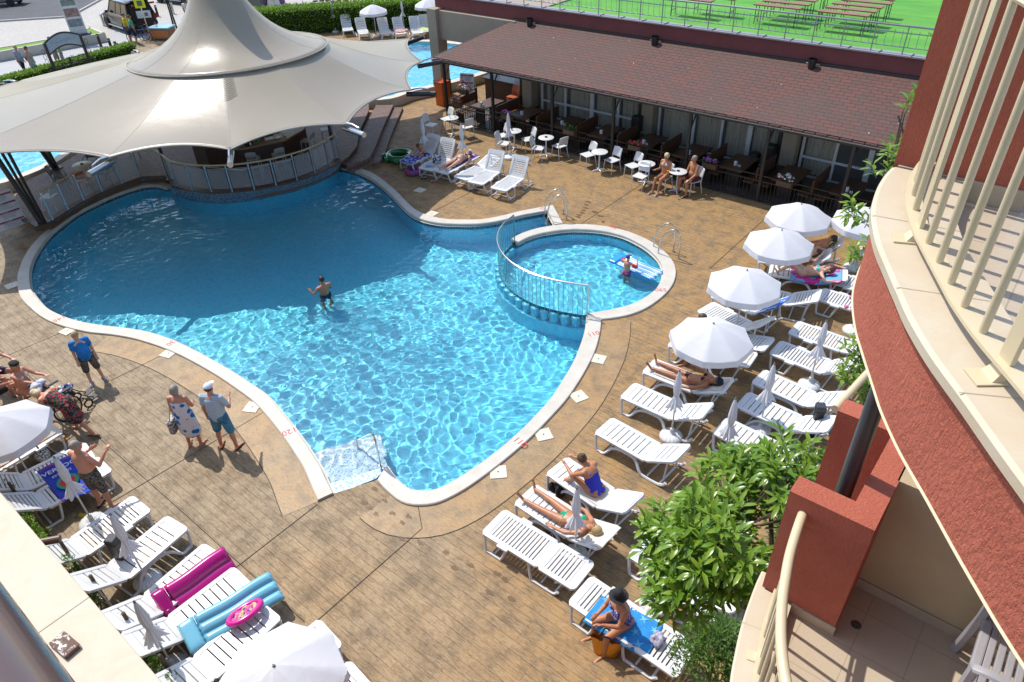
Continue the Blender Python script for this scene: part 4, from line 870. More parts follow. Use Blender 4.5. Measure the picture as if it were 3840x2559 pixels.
def lounger(kind, angle, foot, ahead, label, sc=1.03, m_=None):
    d = ahead-foot; rz = math.atan2(d.y, d.x)-PI/2; loc = Vector((foot.x, foot.y, 0)); key = (kind, angle, m_)
    if key in LP: t = dup(LP[key], label, loc, rz, sc=sc)
    else: t = LP[key] = make_lounger(kind, angle, label, loc, rz, LGRP, sc, m_)
    return t
Z = SEATZ; LO = {}
def put(key, c, kind, ang_, f, h, label, sc=1.03): LO[key] = lounger(kind, ang_, c(*f, Z), c(*h, Z), label, sc)
c4 = crop(2200, 900, 1.742); cN = crop(1300, 1700, 1.681); cP = crop(0, 1150, 2.091); cB = crop(0, 1800, 1.681); c6 = crop(1400, 450, 1.681); c2 = crop(900, 0, 2.24); cF = crop(1050, 0, 2.2417)
put('L2', c4, 'B', 40, (1125, 115), (1420, 165), 'lounger under the woman in the black bikini behind the open umbrellas')
put('L1', c4, 'B', 50, (1225, 55), (1480, 95), 'lounger with bright patterned towel half under the second farthest open umbrella')
put('L3', c4, 'B', 15, (1190, 200), (1420, 235), 'lounger under the woman in the turquoise bikini')
put('L4', c4, 'A', 25, (1010, 325), (1220, 372), 'empty lounger poking out behind the umbrella above the blue towel lounger')
put('L5', c4, 'A', 40, (848, 345), (1105, 450), 'lounger with a blue towel hung over its raised back')
put('L6', c4, 'A', 40, (770, 440), (1020, 570), 'lounger mostly hidden under the largest open umbrella, its back showing at right')
put('L7', c4, 'A', 15, (690, 545), (950, 645), 'lower lounger mostly hidden under the largest open umbrella')
put('L8', c4, 'B', 15, (560, 655), (820, 745), 'lounger with a beige towel where a man sits under the largest umbrella')
put('L9', c4, 'B', 25, (400, 825), (650, 925), 'lounger under the tanned woman in the black bikini and cap')
put('L10', c4, 'B', 30, (262, 985), (545, 1110), 'empty lounger below the tanned woman, a folded umbrella over its hinge')
put('L11', c4, 'B', 32, (105, 1215), (395, 1375), 'empty lounger with raised back next to a ribbed parasol base')
put('M1', c4, 'A', 20, (1765, 75), (1990, 130), 'lounger end with a colourful toy, cut off by the orange balcony')
put('M2', c4, 'A', 20, (1605, 245), (1840, 315), 'farthest lounger of the back row, partly behind pink flowers')
put('M3', c4, 'A', 0, (1515, 355), (1760, 430), 'second lounger of the back row with its shaded foot end, partly behind flowers')
put('M4', c4, 'A', 15, (1345, 575), (1640, 680), 'back row lounger with nearly flat back just above a folded umbrella')
put('M5', c4, 'A', 35, (1225, 705), (1520, 820), 'back row lounger with raised back behind a folded umbrella pole')
put('M6', c4, 'B', 32, (1115, 895), (1395, 1020), 'back row lounger with its foot half in umbrella shade beside the planter post')
put('M7', c4, 'B', 30, (1010, 1045), (1310, 1180), 'back row lounger with shaded foot end just above the leafy tree')
put('M8', c4, 'B', 0, (865, 1215), (1120, 1340), 'lounger mostly under the leafy tree with only its foot end clear')
put('N1', cN, 'B', 30, (1320, 80), (1600, 270), 'lounger under the woman in the blue swimsuit, covered with a cream towel')
put('N2', cN, 'B', 22, (1120, 260), (1380, 430), 'lounger under the woman in the green bikini')
put('N3', cN, 'A', 0, (920, 430), (1310, 670), 'empty flat lounger beside the woman in the green bikini')
put('N4', cN, 'A', 0, (1465, 860), (1860, 1130), 'lounger with blue starfish towel and the woman in the black hat')
put('N5', cN, 'B', 20, (1830, 580), (2110, 760), 'lounger below the tree with its foot end sticking out of the leaves')
put('N6', cN, 'A', 30, (2090, 840), (2330, 960), 'lounger deep under the tree, seen only through lower leaves')
put('P1', cP, 'A', 0, (440, 950), (60, 1180), 'lounger with grey and red printed towel by the wheelchair')
put('P2', cP, 'B', 30, (330, 830), (40, 960), 'lounger behind the white umbrella edge where the woman in white sits')
put('P3', cP, 'A', 38, (715, 1130), (390, 1290), 'lounger under the blue football towel, farther of the two')
put('P4', cP, 'A', 38, (830, 1235), (480, 1440), 'lounger with shaded raised back beside the blue football towel')
put('P5', cB, 'A', 28, (900, 150), (590, 365), 'lounger with slotted seat between the blue football towel and arch leg loungers')
put('P6', cB, 'B', 34, (1125, 270), (850, 500), 'arch legged lounger above the magenta air mattress')
put('P7', cB, 'B', 28, (1360, 450), (1060, 710), 'lounger carrying the magenta air mattress on its side')
put('P8', cB, 'B', 28, (1540, 610), (1190, 880), 'lounger between the magenta and the light blue air mattresses')
put('P9', cB, 'B', 26, (1705, 815), (1380, 1110), 'lounger partly under the big open umbrella at the bottom')
put('P10', cB, 'A', 0, (2290, 1230), (1980, 1500), 'rounded lounger end at the bottom edge beside an orange cloth')
put('P11', cB, 'A', 0, (2090, 960), (1720, 1260), 'lounger hidden under the big open umbrella at the bottom')
put('Q1', c2, 'A', 50, (1385, 1375), (1545, 1300), 'lounger with the child on a blue towel next to the green float')
put('Q2', c2, 'A', 60, (1555, 1430), (1695, 1345), 'lounger with striped beach bag between the child and the sunbather')
put('Q3', c2, 'A', 0, (1680, 1455), (1880, 1350), 'lounger under the sunbathing woman with a white cap over her face')
put('Q4', c6, 'A', 15, (545, 375), (690, 302), 'empty lounger with reclined back left of two upright ones')
put('Q5', c6, 'A', 60, (640, 405), (745, 330), 'empty lounger with upright back, middle of the three empty ones')
put('Q6', c6, 'A', 62, (785, 445), (880, 380), 'empty lounger with upright back at the right end of the row')
for i, (f, h, a, lb) in enumerate((((575, 262), (567, 240), 60, 'far lounger whose back top just shows over the tent edge'), ((715, 290), (690, 255), 60, 'far empty lounger left of the open far umbrella'), ((905, 288), (865, 240), 55, 'far lounger with a pink towel over its back'), ((1020, 290), (995, 245), 60, 'far lounger with a crumpled towel on its seat by a folded umbrella'), ((1165, 285), (1135, 240), 60, 'far lounger covered by a blue and yellow beach towel'), ((1240, 270), (1215, 225), 60, 'far lounger covered with a pale green towel by the beige column'))):
    LO['S%d' % i] = lounger('B', a, cF(*f, Z), cF(*h, Z), lb)
# ---- parasols
n = N('parasol_cloth'); n.color((.74, .74, .76)); n.set(Roughness=.9); tr = n.n('BsdfTranslucent'); tr.inputs[0].default_value = (.70, .70, .74, 1)
mx = n.n('MixShader'); mx.inputs[0].default_value = .3; n.l(n.b.outputs[0], mx.inputs[1]); n.l(tr.outputs[0], mx.inputs[2]); n.l(mx.outputs[0], n.t.nodes['Material Output'].inputs[0]); n.bump(n.noise(6, 4), .3, .03); M_CLOTH = n.m
M_POLE = mat('white_painted_pole', (.6, .6, .6), .35)
def base_parts(t):
    def bf(u, v):
        a = 2*PI*u; prof = [(.0, .15), (.05, .15), (.08, .13), (.17, .115), (.235, .07), (.245, .03), (.235, .0)]
        k = v*6; i = min(5, int(k)); f = k-i; r = prof[i][0]*(1-f)+prof[i+1][0]*f; z = prof[i][1]*(1-f)+prof[i+1][1]*f
        g = abs(math.sin(8*a)); return (r*math.cos(a), r*math.sin(a), z-.014*(1-g)**2*(1 if r > .06 else 0))
    MB().grid(bf, 64, 12, wrap=True).build('base', M_WHITE, t, smooth='full')
    MB().lathe([(.045, .13), (.04, .25), (.03, .26)], 12).build('pole_socket', M_WHITE, t, smooth=True)
def make_open(label, loc, rz, group, R=.88, top=1.86):
    t = thing('open_parasol', label, 'parasol', loc, rz, group); base_parts(t)
    MB().cyl((0, 0, .05), (0, 0, top+.03), .017, 8).build('pole', M_POLE, t, smooth=True)
    def cf(u, v):
        a = 2*PI*u; k = (u*8) % 1; s_ = 4*k*(1-k); r = R*v*(1-(1-math.cos(PI/8))*s_*.96*(v**1.0)); z = top-.44*R*(v**1.35)-.035*s_*v*(1-v*.3)
        return (r*math.cos(a), r*math.sin(a), z)
    MB().grid(cf, 64, 12, wrap=True).build('canopy', M_CLOTH, t, smooth=True)
    def vf(u, v):
        x, y, z = cf(u, 1); k = (u*8) % 1; w = .004+.012*math.sin(16*PI*u*2+1)*v
        f = 1+.015*v+w*.6; return (x*f, y*f, z-.15*v)
    MB().grid(vf, 96, 3, wrap=True).build('valance', M_CLOTH, t, smooth='full')
    for i in range(8):
        a = 2*PI*i/8; MB().tube([(R*v*math.cos(a), R*v*math.sin(a), top-.44*R*(v**1.35)-.008) for v in (0, .25, .5, .75, 1)], .005, 4).build('rib', M_POLE, t)
        MB().tube([(.02*math.cos(a), .02*math.sin(a), top-.5), (R*.5*math.cos(a), R*.5*math.sin(a), top-.44*R*.5**1.35-.012)], .004, 4).build('strut', M_POLE, t)
    MB().lathe([(.022, top-.005), (.02, top+.02), (0, top+.05)], 10).build('finial', mat('grey_plastic', (.2, .2, .21), .5), t, smooth=True)
    return t
def make_closed(label, loc, rz, group, top=1.78):
    t = thing('folded_parasol', label, 'parasol', loc, rz, group); base_parts(t)
    MB().cyl((0, 0, .05), (0, 0, top), .017, 8).build('pole', M_POLE, t, smooth=True)
    prof = [(.012, top+.02), (.04, top-.10), (.06, top-.26), (.074, top-.40), (.066, top-.52), (.046, top-.62), (.062, top-.68), (.095, top-.77), (.13, top-.86), (.14, top-.90)]
    def cf(u, v):
        k = v*(len(prof)-1); i = min(len(prof)-2, int(k)); f = k-i; r = prof[i][0]*(1-f)+prof[i+1][0]*f; z = prof[i][1]*(1-f)+prof[i+1][1]*f; a = 2*PI*u
        amp = .10+.28*max(0, v-.62)/.38; q = 1+amp*math.sin(9*a+2*v)+amp*.5*math.sin(5*a+1+v); return (r*q*math.cos(a+.5*v), r*q*math.sin(a+.5*v), z-.03*math.sin(9*a+1)*max(0, v-.7)/.3)
    o = MB().grid(cf, 54, 27, wrap=True).build('canopy', M_CLOTH, t, smooth='full')
    MB().lathe([(.056, top-.635), (.058, top-.605)], 12, cap=False).build('tie', M_CLOTH, t)
    MB().lathe([(.02, top), (.016, top+.04), (0, top+.06)], 8).build('finial', mat('grey_plastic', (.2, .2, .21), .5), t, smooth=True)
    return t
OG, CG = 'open white parasols', 'folded white parasols'
o0 = None
for c, (x, y), z, lb in ((D, (1640, 742), 1.88, 'largest looking open umbrella of the right row, over the seated man'), (D, (1717, 620), 1.88, 'open umbrella between the blue towel lounger and the turquoise bikini'), (D, (1797, 528), 1.88, 'open umbrella touching the farthest one in the right row'), (D, (1842, 468), 1.88, 'farthest open umbrella of the right row, close to the porch fence'), (D, (1998, 478), 1.88, 'open umbrella half hidden by the curved orange balcony'), (D, (628, 1528), 1.88, 'big open umbrella at the bottom edge over the slatted loungers'), (cP, (-70, 840), 1.88, 'open umbrella cut by the left edge beside the wheelchair group'), (D, (855, 10), 1.88, 'open umbrella in the far row before the hedge'), (D, (982, -4), 1.88, 'far open umbrella whose edge shows at the burgundy parapet')):
    p = c(x, y, z); p.z = 0
    if o0 is None: o0 = make_open(lb, p, .3, OG)
    else: dup(o0, lb, p, random.uniform(0, .78))
k0 = None
for c, (x, y), lb in ((cN, (1440, 655), 'folded umbrella between the green bikini woman and the flat lounger'), (c4, (550, 1290), 'folded umbrella over the empty front lounger by a ribbed base'), (c4, (1125, 1245), 'folded umbrella nearest the leafy tree in the back row'), (c4, (1450, 955), 'folded umbrella rising behind the back row lounger with raised back'), (c4, (1735, 600), 'folded umbrella among the flowers by the orange balcony'), (c4, (885, 1480), 'folded umbrella inside the leafy tree'), (cN, (1935, 960), 'umbrella base at the foot of the tree with its folded cloth among the leaves'), (cB, (590, 275), 'folded umbrella in front of the blue football towel'), (cB, (935, 640), 'folded umbrella beside the arch legged lounger at left'), (cB, (1100, 1190), 'folded umbrella by the beach ball at the ledge'), (c2, (1567, 1375), 'folded umbrella beside the child on the blue towel'), (c2, (1885, 1430), 'folded umbrella at the head of the sunbathing woman'), (crop(1800, 0, 2.24), (250, 1330), 'folded umbrella in front of the white cafe tables'), (cF, (237, 262), 'folded far umbrella left of the hedge lamp'), (cF, (470, 270), 'folded far umbrella second from the left before the hedge'), (cF, (1048, 262), 'tall folded far umbrella between two far loungers'), (crop(900, 0, 2.69), (362, 262), 'folded far umbrella tip beside the yellow car')):
    p = c(x, y, 0); sc_ = 1.0
    if k0 is None: k0 = make_closed(lb, p, 0, CG)
    else: dup(k0, lb, p, random.uniform(0, 6))
# ---- white cafe chairs and round tables
c3 = crop(1800, 0, 2.24); tabs = []
T0 = None
for c, (x, y), lb in ((c2, (1775, 990), 'white round table with coffee cups by the sunlit fence corner'), (c3, (285, 1100), 'white round table with a dark glass behind the folded umbrella'), (c3, (555, 1155), 'white round table with ashtray between two facing chairs'), (c3, (1005, 1275), 'bare white round table between two chairs'), (c3, (1400, 1375), 'white round table with ashtray left of the seated couple'), (c3, (1665, 1440), 'white round table between the seated woman and man')):
    p = c(x, y, .745); p.z = 0; tabs.append(p)
    if T0 is None: T0 = round_table(lb, p, 0, M_WHITE, 'white round cafe tables')
    else: dup(T0, lb, p, random.uniform(0, 1))
W0 = None; CH = []
for c, (x, y), a, lb in ((c2, (1605, 1050), -80, 'white chair alone beside the tent shadow, turned to the cup table'), (c2, (1735, 1000), 165, 'white chair behind the table with coffee cups'), (c2, (1905, 1065), 70, 'white chair right of the table with coffee cups'), (c3, (185, 1140), 160, 'white chair behind the table with the dark glass'), (c3, (200, 1205), -75, 'white chair left of the folded cafe umbrella'), (c3, (405, 1170), 150, 'white chair between the first two cafe tables'), (c3, (490, 1245), -70, 'white chair left of the ashtray table, seen from behind'), (c3, (668, 1225), 75, 'white chair right of the ashtray table facing left'), (c3, (905, 1300), 160, 'white chair left of the bare round table'), (c3, (1110, 1345), 165, 'white chair right of the bare round table'), (c3, (1285, 1392), 160, 'white chair behind left of the table next to the couple'), (c3, (1348, 1478), 178, 'white chair in front of the table next to the couple'), (c3, (1545, 1488), 175, 'white chair under the blonde woman in the bikini'), (c3, (1788, 1515), 150, 'white chair under the man in dark trunks')):
    p = c(x, y, .45); p.z = 0
    if W0 is None: W0 = make_chair('cafe_chair', lb, M_WHITE, p, R_(a), 'white cafe chairs')
    else: W0_ = dup(W0, lb, p, R_(a))
    CH.append((p, R_(a)))
for k in (2, 4, 5): tag(MB().lathe([(0, 0), (.05, 0), (.055, .028), (.042, .03), (.035, .008), (0, .008)], 14, c=(tabs[k].x, tabs[k].y, .75)).build('ashtray', M_BLACK, smooth=True), 'small black ashtray on the white table ' + {2: 'between two facing chairs', 4: 'left of the couple', 5: 'between the couple'}[k], 'ashtray')
for k, (dx, dy) in enumerate(((-.12, .02), (.05, -.1), (.1, .12))):
    q = tabs[0]; tag(MB().lathe([(.02, 0), (.03, .05), (.03, .05)], 12, c=(q.x+dx, q.y+dy, .75)).build('coffee_cup', M_CUP, smooth=True), 'white coffee cup on the sunlit corner table, '+['left', 'front', 'rear'][k]+' one', 'cup')
q = tabs[1]; tag(MB().lathe([(.025, 0), (.03, .12), (.02, .15)], 12, c=(q.x-.1, q.y, .75)).build('dark_glass', M_BLACK, smooth=True), 'dark drinking glass on the table behind the folded cafe umbrella', 'glass'); tag(MB().lathe([(.025, 0), (.032, .1)], 12, c=(q.x+.1, q.y+.05, .75)).build('water_glass', M_WGL, smooth=True), 'clear glass on the table behind the folded cafe umbrella', 'glass')
# ================================================================ people: one continuous body each, clothes and hair as parts
def frame_of(axis, front):
    z = Vector(axis).normalized(); y = Vector(front); y = (y-z*y.dot(z)).normalized(); x = y.cross(z); return Matrix((x, y, z)).transposed()
class Vol:
    def __init__(s): s.m = MB()
    def ell(s, c, r, fr=None, n=14, k=10):
        M = Matrix.Translation(c) @ (fr.to_4x4() if fr is not None else Matrix.Identity(4)); s.m.sph((0, 0, 0), r, n, k, M); return s
    def cone(s, a, b, ra, rb, front=None, flat=1.0, n=14):
        a, b = Vector(a), Vector(b); ax = b-a; L = ax.length
        if L < 1e-5: return s
        fr = frame_of(ax, front if front is not None and abs(ax.normalized().dot(Vector(front).normalized())) < .98 else ax.orthogonal()); P = []
        for t in (-90, -55, -25): P.append((ra*math.cos(R_(t)), ra*math.sin(R_(t))))
        for u in (0, .5, 1): P.append((ra+(rb-ra)*u, L*u))
        for t in (25, 55, 90): P.append((rb*math.cos(R_(t)), L+rb*math.sin(R_(t))))
        P = [(max(r, 1e-4), z) for r, z in P]
        M = Matrix.Translation(a) @ fr.to_4x4() @ Matrix.Diagonal((1, flat, 1, 1)); s.m.lathe(P, n, M); return s
    def build(s, name, m_, parent, vox=.011, it=4, deci=None):
        me = bpy.data.meshes.new(name); me.from_pydata(s.m.v, [], s.m.f); bm = bmesh.new(); bm.from_mesh(me); bmesh.ops.recalc_face_normals(bm, faces=bm.faces); bm.to_mesh(me); bm.free()
        o = bpy.data.objects.new(name, me); COL.objects.link(o)
        r = o.modifiers.new('r', 'REMESH'); r.mode = 'VOXEL'; r.voxel_size = vox; q = o.modifiers.new('s', 'SMOOTH'); q.iterations = it; q.factor = .5
        bpy.context.view_layer.update(); dg = bpy.context.evaluated_depsgraph_get(); e = bpy.data.meshes.new_from_object(o.evaluated_get(dg)); bpy.data.objects.remove(o)
        e.name = name; e.polygons.foreach_set('use_smooth', [True]*len(e.polygons)); e.materials.clear(); e.materials.append(m_)
        o = bpy.data.objects.new(name, e); COL.objects.link(o); o.parent = parent; o.cycles.is_caustics_receiver = True; return o
def skin(name, c): 
    n = N(name); n.color(n.mix(n.ramp(n.noise(7, 4), [(.35, 0.0), (.7, 1.0)]), c, (c[0]*.86, c[1]*.76, c[2]*.7))); n.set(Roughness=.45); n.b.inputs['Subsurface Weight'].default_value = .0; return n.m
SK = {'tan': skin('tanned_skin', (.46, .205, .10)), 'fair': skin('fair_skin', (.60, .36, .25)), 'pink': skin('sunburnt_skin', (.56, .26, .165)), 'dark': skin('deep_tan_skin', (.33, .13, .06))}
def fabric(name, c1, c2=None, kind=None, scale=10, c3=None):
    if name in MATS: return MATS[name]
    n = N(name); n.set(Roughness=.85); c = c1
    if kind == 'stripes':
        w_ = n.n('TexWave', bands_direction='Z'); w_.inputs['Scale'].default_value = scale; w_.inputs['Distortion'].default_value = .6; n.l(n.co.outputs['Object'], w_.inputs[0]); c = n.mix(n.ramp(w_.outputs[0], [(.5, 0.0), (.56, 1.0)]), c1, c2)
    elif kind == 'spots':
        v = n.n('TexVoronoi'); v.inputs['Scale'].default_value = scale; n.l(n.co.outputs['Object'], v.inputs[0]); c = n.mix(n.ramp(v.outputs['Distance'], [(.34, 1.0), (.42, 0.0)]), c1, c2)
        if c3: c = n.mix(n.ramp(n.noise(scale*1.3, 2), [(.58, 0.0), (.62, 1.0)]), c, c3)
    elif kind == 'camo':
        c = n.mix(n.ramp(n.noise(scale, 3), [(.48, 0.0), (.52, 1.0)]), c1, c2); c = n.mix(n.ramp(n.noise(scale*1.7, 3), [(.55, 0.0), (.58, 1.0)]), c, c3 or c2)
    n.color(c); n.bump(n.noise(14, 4), .4, .02); MATS[name] = n.m; return n.m
HAIR = {'blond': mat('blond_hair', (.46, .33, .15), .6, (.34, .22, .09), 20, .5, 60), 'brown': mat('brown_hair', (.09, .045, .02), .55, (.06, .03, .014), 20, .5, 60), 'grey': mat('grey_hair', (.34, .29, .24), .6, (.2, .16, .12), 20, .5, 60), 'black': mat('black_hair', (.018, .013, .011), .5, (.03, .02, .016), 20, .5, 60), 'platinum': mat('platinum_hair', (.66, .55, .34), .6, (.5, .38, .2), 20, .5, 60), 'red': mat('dark_red_hair', (.12, .02, .02), .55, (.08, .012, .012), 20, .5, 60)}
M_EYE = mat('eye_dark', (.02, .015, .012), .3); M_LIP = mat('lip_red', (.30, .08, .07), .5)
V = Vector
def person(label, loc, fwd, pose, sk, clothes=(), hair=('short', 'brown'), scale=1.0, fat=1.0, woman=False, group=None, eyes=True):
    """pose: torso, front, pz, face, arms [(upper, lower), (upper, lower)] right then left, legs [(thigh, shin, foot)] right then left; local x right, y forward, z up"""
    rz = math.atan2(fwd[1], fwd[0])-PI/2; t = thing('person', label, 'person', loc, rz, group, scale); hw = .185 if not woman else .165
    T = V(pose['torso']).normalized(); F = frame_of(T, pose['front']); X, Y = F.col[0].normalized(), F.col[1].normalized(); lat = V(pose.get('lat', X)); 
    P = V((0, 0, pose['pz'])); at = lambda a, y=0, x=0: P+T*a+Y*y+X*x
    hf = 1.0 if not woman else 1.06; fd = fat
    b = Vol(); b.ell(at(.02), (.158*hf*fd**.6, .115*fd, .13), F); b.cone(at(.05), at(.30), .138*fd**.7, .148*fd**.5, Y, .78*fd**.5); b.ell(at(.36, .0), (.168*fd**.5, .115*fd**.5, .165), F)
    if fd > 1.04: b.ell(at(.16, .06), (.14*fd, .10*fd, .13), F)
    if woman: [b.ell(at(.37, .085, s*.075), (.068, .06, .065), F) for s in (-1, 1)]
    else: [b.ell(at(.40, .06, s*.07), (.08, .05, .06), F) for s in (-1, 1)]
    [b.ell(at(-.03, -.06, s*.075), (.085, .08, .09), F) for s in (-1, 1)]
    sh = {1: at(.455, -.005, hw), -1: at(.455, -.005, -hw)}; b.cone(sh[-1]*.85+sh[1]*.15, sh[1]*.85+sh[-1]*.15, .062, .062); nb = at(.47, 0); hd = V(pose.get('headdir', T)).normalized(); hc = nb+hd*.185+V(pose['face']).normalized()*.025
    b.cone(nb, hc-hd*.04, .062, .052); face = V(pose['face']).normalized(); HF = frame_of(hd, face); face = HF.col[1].normalized(); hx = HF.col[0].normalized()
    b.ell(hc+hd*.02-face*.008, (.074, .092, .098), HF, 18, 12); b.ell(hc-hd*.05+face*.028, (.054, .058, .058), HF); b.ell(hc-hd*.012+face*.093, (.014, .02, .024), HF); b.ell(hc-hd*.088+face*.062, (.022, .02, .016), HF)
    for s in (-1, 1): b.ell(hc-hd*.012+hx*s*.076-face*.008, (.014, .022, .032), HF)
    el, wr = {}, {}
    for s, (u, l) in zip((1, -1), pose['arms']):
        u, l = V(u).normalized(), V(l).normalized(); el[s] = sh[s]+u*.285; wr[s] = el[s]+l*.25
        b.cone(sh[s], el[s], .052*fd**.3, .039); b.cone(el[s], wr[s], .041, .027)
        hxs = l.cross(Y); hxs = (hxs if hxs.length > .2 else l.cross(T)).normalized(); hz_ = hxs.cross(l).normalized(); b.cone(wr[s], wr[s]+l*.085, .030, .036, hz_, .5)
        for k, (o, L) in enumerate(((-.027, .062), (-.009, .075), (.009, .07), (.027, .055))):
            a = wr[s]+l*.085+hxs*o; m1 = a+(l+hxs*o*3).normalized()*L*.55+hz_*.008; b.cone(a, m1, .0105, .0095, n=8); b.cone(m1, m1+(l*.75+hz_*.5).normalized()*L*.5, .0095, .008, n=8)
        b.cone(wr[s]+l*.03+hxs*(-.03*s), wr[s]+l*.085+hxs*(-.058*s)+hz_*.012, .013, .0095, n=8)
    hp, kn, an = {}, {}, {}
    for s, (th, shn, ft) in zip((1, -1), pose['legs']):
        th, shn, ft = V(th).normalized(), V(shn).normalized(), V(ft).normalized(); hp[s] = at(-.02, 0, s*.088); kn[s] = hp[s]+th*.425; an[s] = kn[s]+shn*.41
        b.cone(hp[s], kn[s], .088*fd**.5*(1.04 if woman else 1), .054); b.cone(kn[s], an[s], .054, .036); b.ell(kn[s].lerp(an[s], .3)-ft*.018, (.05, .052, .11), frame_of(shn, ft if abs(ft.dot(shn)) < .9 else Y))
        up = -shn; b.cone(an[s]+shn*.035-ft*.035, an[s]+shn*.052+ft*.15, .034, .026, up, .8); b.ell(an[s]+shn*.062+ft*.165, (.036, .045, .016), frame_of(up, ft))
    body = b.build('body', sk, t, .0105)
    if eyes:
        for s in (-1, 1): MB().sph(tuple(hc+hd*.012+face*.082+hx*s*.030), (.011, .011, .008), 8, 6).build('eye', M_EYE, t, smooth=True)
        MB().sph((0, 0, 0), (.022, .008, .007), 8, 6, Matrix.Translation(hc-hd*.052+face*.084) @ HF.to_4x4()).build('mouth', M_LIP, t, smooth=True)
    for it in clothes:
        k, m_ = it[0], it[1]; v = Vol(); e = it[2] if len(it) > 2 else None; vox, sm_ = .014, 3
        if k in ('shorts', 'trunks', 'trousers'):
            v.ell(at(.03), (.170*hf*fd**.6, .13*fd, .11), F); fr = e or {'shorts': .95, 'trunks': .5, 'trousers': 1}[k]
            for s in (-1, 1): v.cone(hp[s], hp[s].lerp(kn[s], fr), .105*fd**.5, .088); v.ell(at(-.03, -.06, s*.075), (.095, .09, .1), F)
        elif k in ('tee', 'tank'):
            v.cone(at(.0), at(.30), .165*fd**.7, .16*fd**.5, Y, .84*fd**.5); v.ell(at(.36), (.18*fd**.5, .13*fd**.5, .14), F); v.ell(at(.17, .06*fd), (.15*fd**.9, .10*fd, .14), F); v.ell(at(.1), (.17*fd**.7, .125*fd, .12), F)
            if k == 'tee':
                v.cone(sh[-1], sh[1], .07, .07)
                for s in (-1, 1): v.cone(sh[s], sh[s].lerp(el[s], .62), .068, .064)
            if woman: [v.ell(at(.37, .095, s*.075), (.075, .065, .07), F) for s in (-1, 1)]
        elif k == 'swimsuit':
            vox = .011; v.ell(at(.02), (.163*hf*fd**.6, .120*fd, .115), F); v.cone(at(.05), at(.30), .143*fd**.7, .152*fd**.5, Y, .8*fd**.5); v.ell(at(.31), (.166*fd**.5, .118*fd**.5, .10), F); [v.ell(at(.37, .09, s*.075), (.072, .062, .064), F) for s in (-1, 1)]
            if fd > 1.04: v.ell(at(.16, .063), (.143*fd, .103*fd, .13), F)
            [v.ell(at(-.03, -.062, s*.07), (.08, .083, .08), F) for s in (-1, 1)]
            for s in (-1, 1): v.cone(at(.40, .09, s*.08), at(.475, .02, s*.105), .016, .016, n=8); v.cone(at(.475, .02, s*.105), at(.38, -.10, s*.09), .016, .016, n=8)
        elif k == 'bikini_bottom':
            vox = .009; v.ell(at(.0), (.163*hf*fd**.6, .121*fd, .055), F); v.ell(at(-.05, .045), (.055, .075, .08), F); [v.ell(at(-.03, -.062, s*.065), (.075, .083, .065), F) for s in (-1, 1)]
        elif k == 'bikini_top':
            vox = .009; [v.ell(at(.37, .088, s*.075), (.067, .064, .058), F) for s in (-1, 1)]; v.ell(at(.35, 0), (.171*fd**.5, .119*fd**.5, .020), F)
            for s in (-1, 1): v.cone(at(.41, .10, s*.07), at(.49, .01, s*.07), .011, .011, n=8)
        elif k in ('dress', 'sundress'):
            v.cone(at(.02), at(.30), .168*fd**.7, .155*fd**.5, Y, .85*fd**.5); v.ell(at(.34), (.178*fd**.5, .13*fd**.5, .085 if k == 'dress' else .13), F); [v.ell(at(.37, .09, s*.075), (.075, .065, .065), F) for s in (-1, 1)]; v.ell(at(0), (.18*hf*fd**.6, .15*fd, .14), F)
            kk = (kn[1]+kn[-1])/2; fr = e or .85; q = P.lerp(kk, fr); v.cone(P, q, .17, .19, Y, .9)
            for s in (-1, 1): v.cone(hp[s], hp[s].lerp(kn[s], fr), .12, .12)
        elif k == 'cap':
            v.ell(hc+hd*.058-face*.008, (.088, .104, .072), HF); v.ell(hc+hd*.052+face*.115, (.07, .08, .010), HF); vox = .009
        elif k == 'beret': v.ell(hc+hd*.075-face*.01, (.10, .12, .06), HF); vox = .01
        elif k == 'hat':
            v.cone(hc+hd*.05, hc+hd*.115, .095, .085); v.ell(hc+hd*.045, (.155, .165, .012), HF); vox = .01
        elif k == 'bands': [v.cone(sh[s].lerp(el[s], .35), sh[s].lerp(el[s], .85), .075, .07) for s in (-1, 1)]
        elif k == 'bag': v.ell(at(.1, -.14, .08), (.12, .06, .13), F)
        elif k in ('shoes', 'sandals'):
            for s, (th, shn, ft) in zip((1, -1), pose['legs']):
                ft, shn = V(ft).normalized(), V(shn).normalized(); q = an[s]+shn*(.062 if k == 'shoes' else .078)
                w = Vol(); w.cone(q-ft*.06, q+ft*.17, .05 if k == 'shoes' else .045, .045, -shn, .9 if k == 'shoes' else .35, 12)
                if k == 'shoes': w.cone(an[s]+shn*.03-ft*.02, an[s]+shn*.07+ft*.02, .052, .055)
                else: w.cone(q+ft*.06-shn*.03-ft.cross(shn)*.04, q+ft*.06-shn*.03+ft.cross(shn)*.04, .014, .014, n=8)
                w.build('shoe' if k == 'shoes' else 'sandal', m_, t, .011, 2)
            continue
        names = {'tee': 'shirt', 'tank': 'top', 'trunks': 'swim_trunks', 'sundress': 'dress', 'bands': 'arm_bands', 'bag': 'small_backpack'}
        v.build(names.get(k, k), m_, t, vox, sm_)
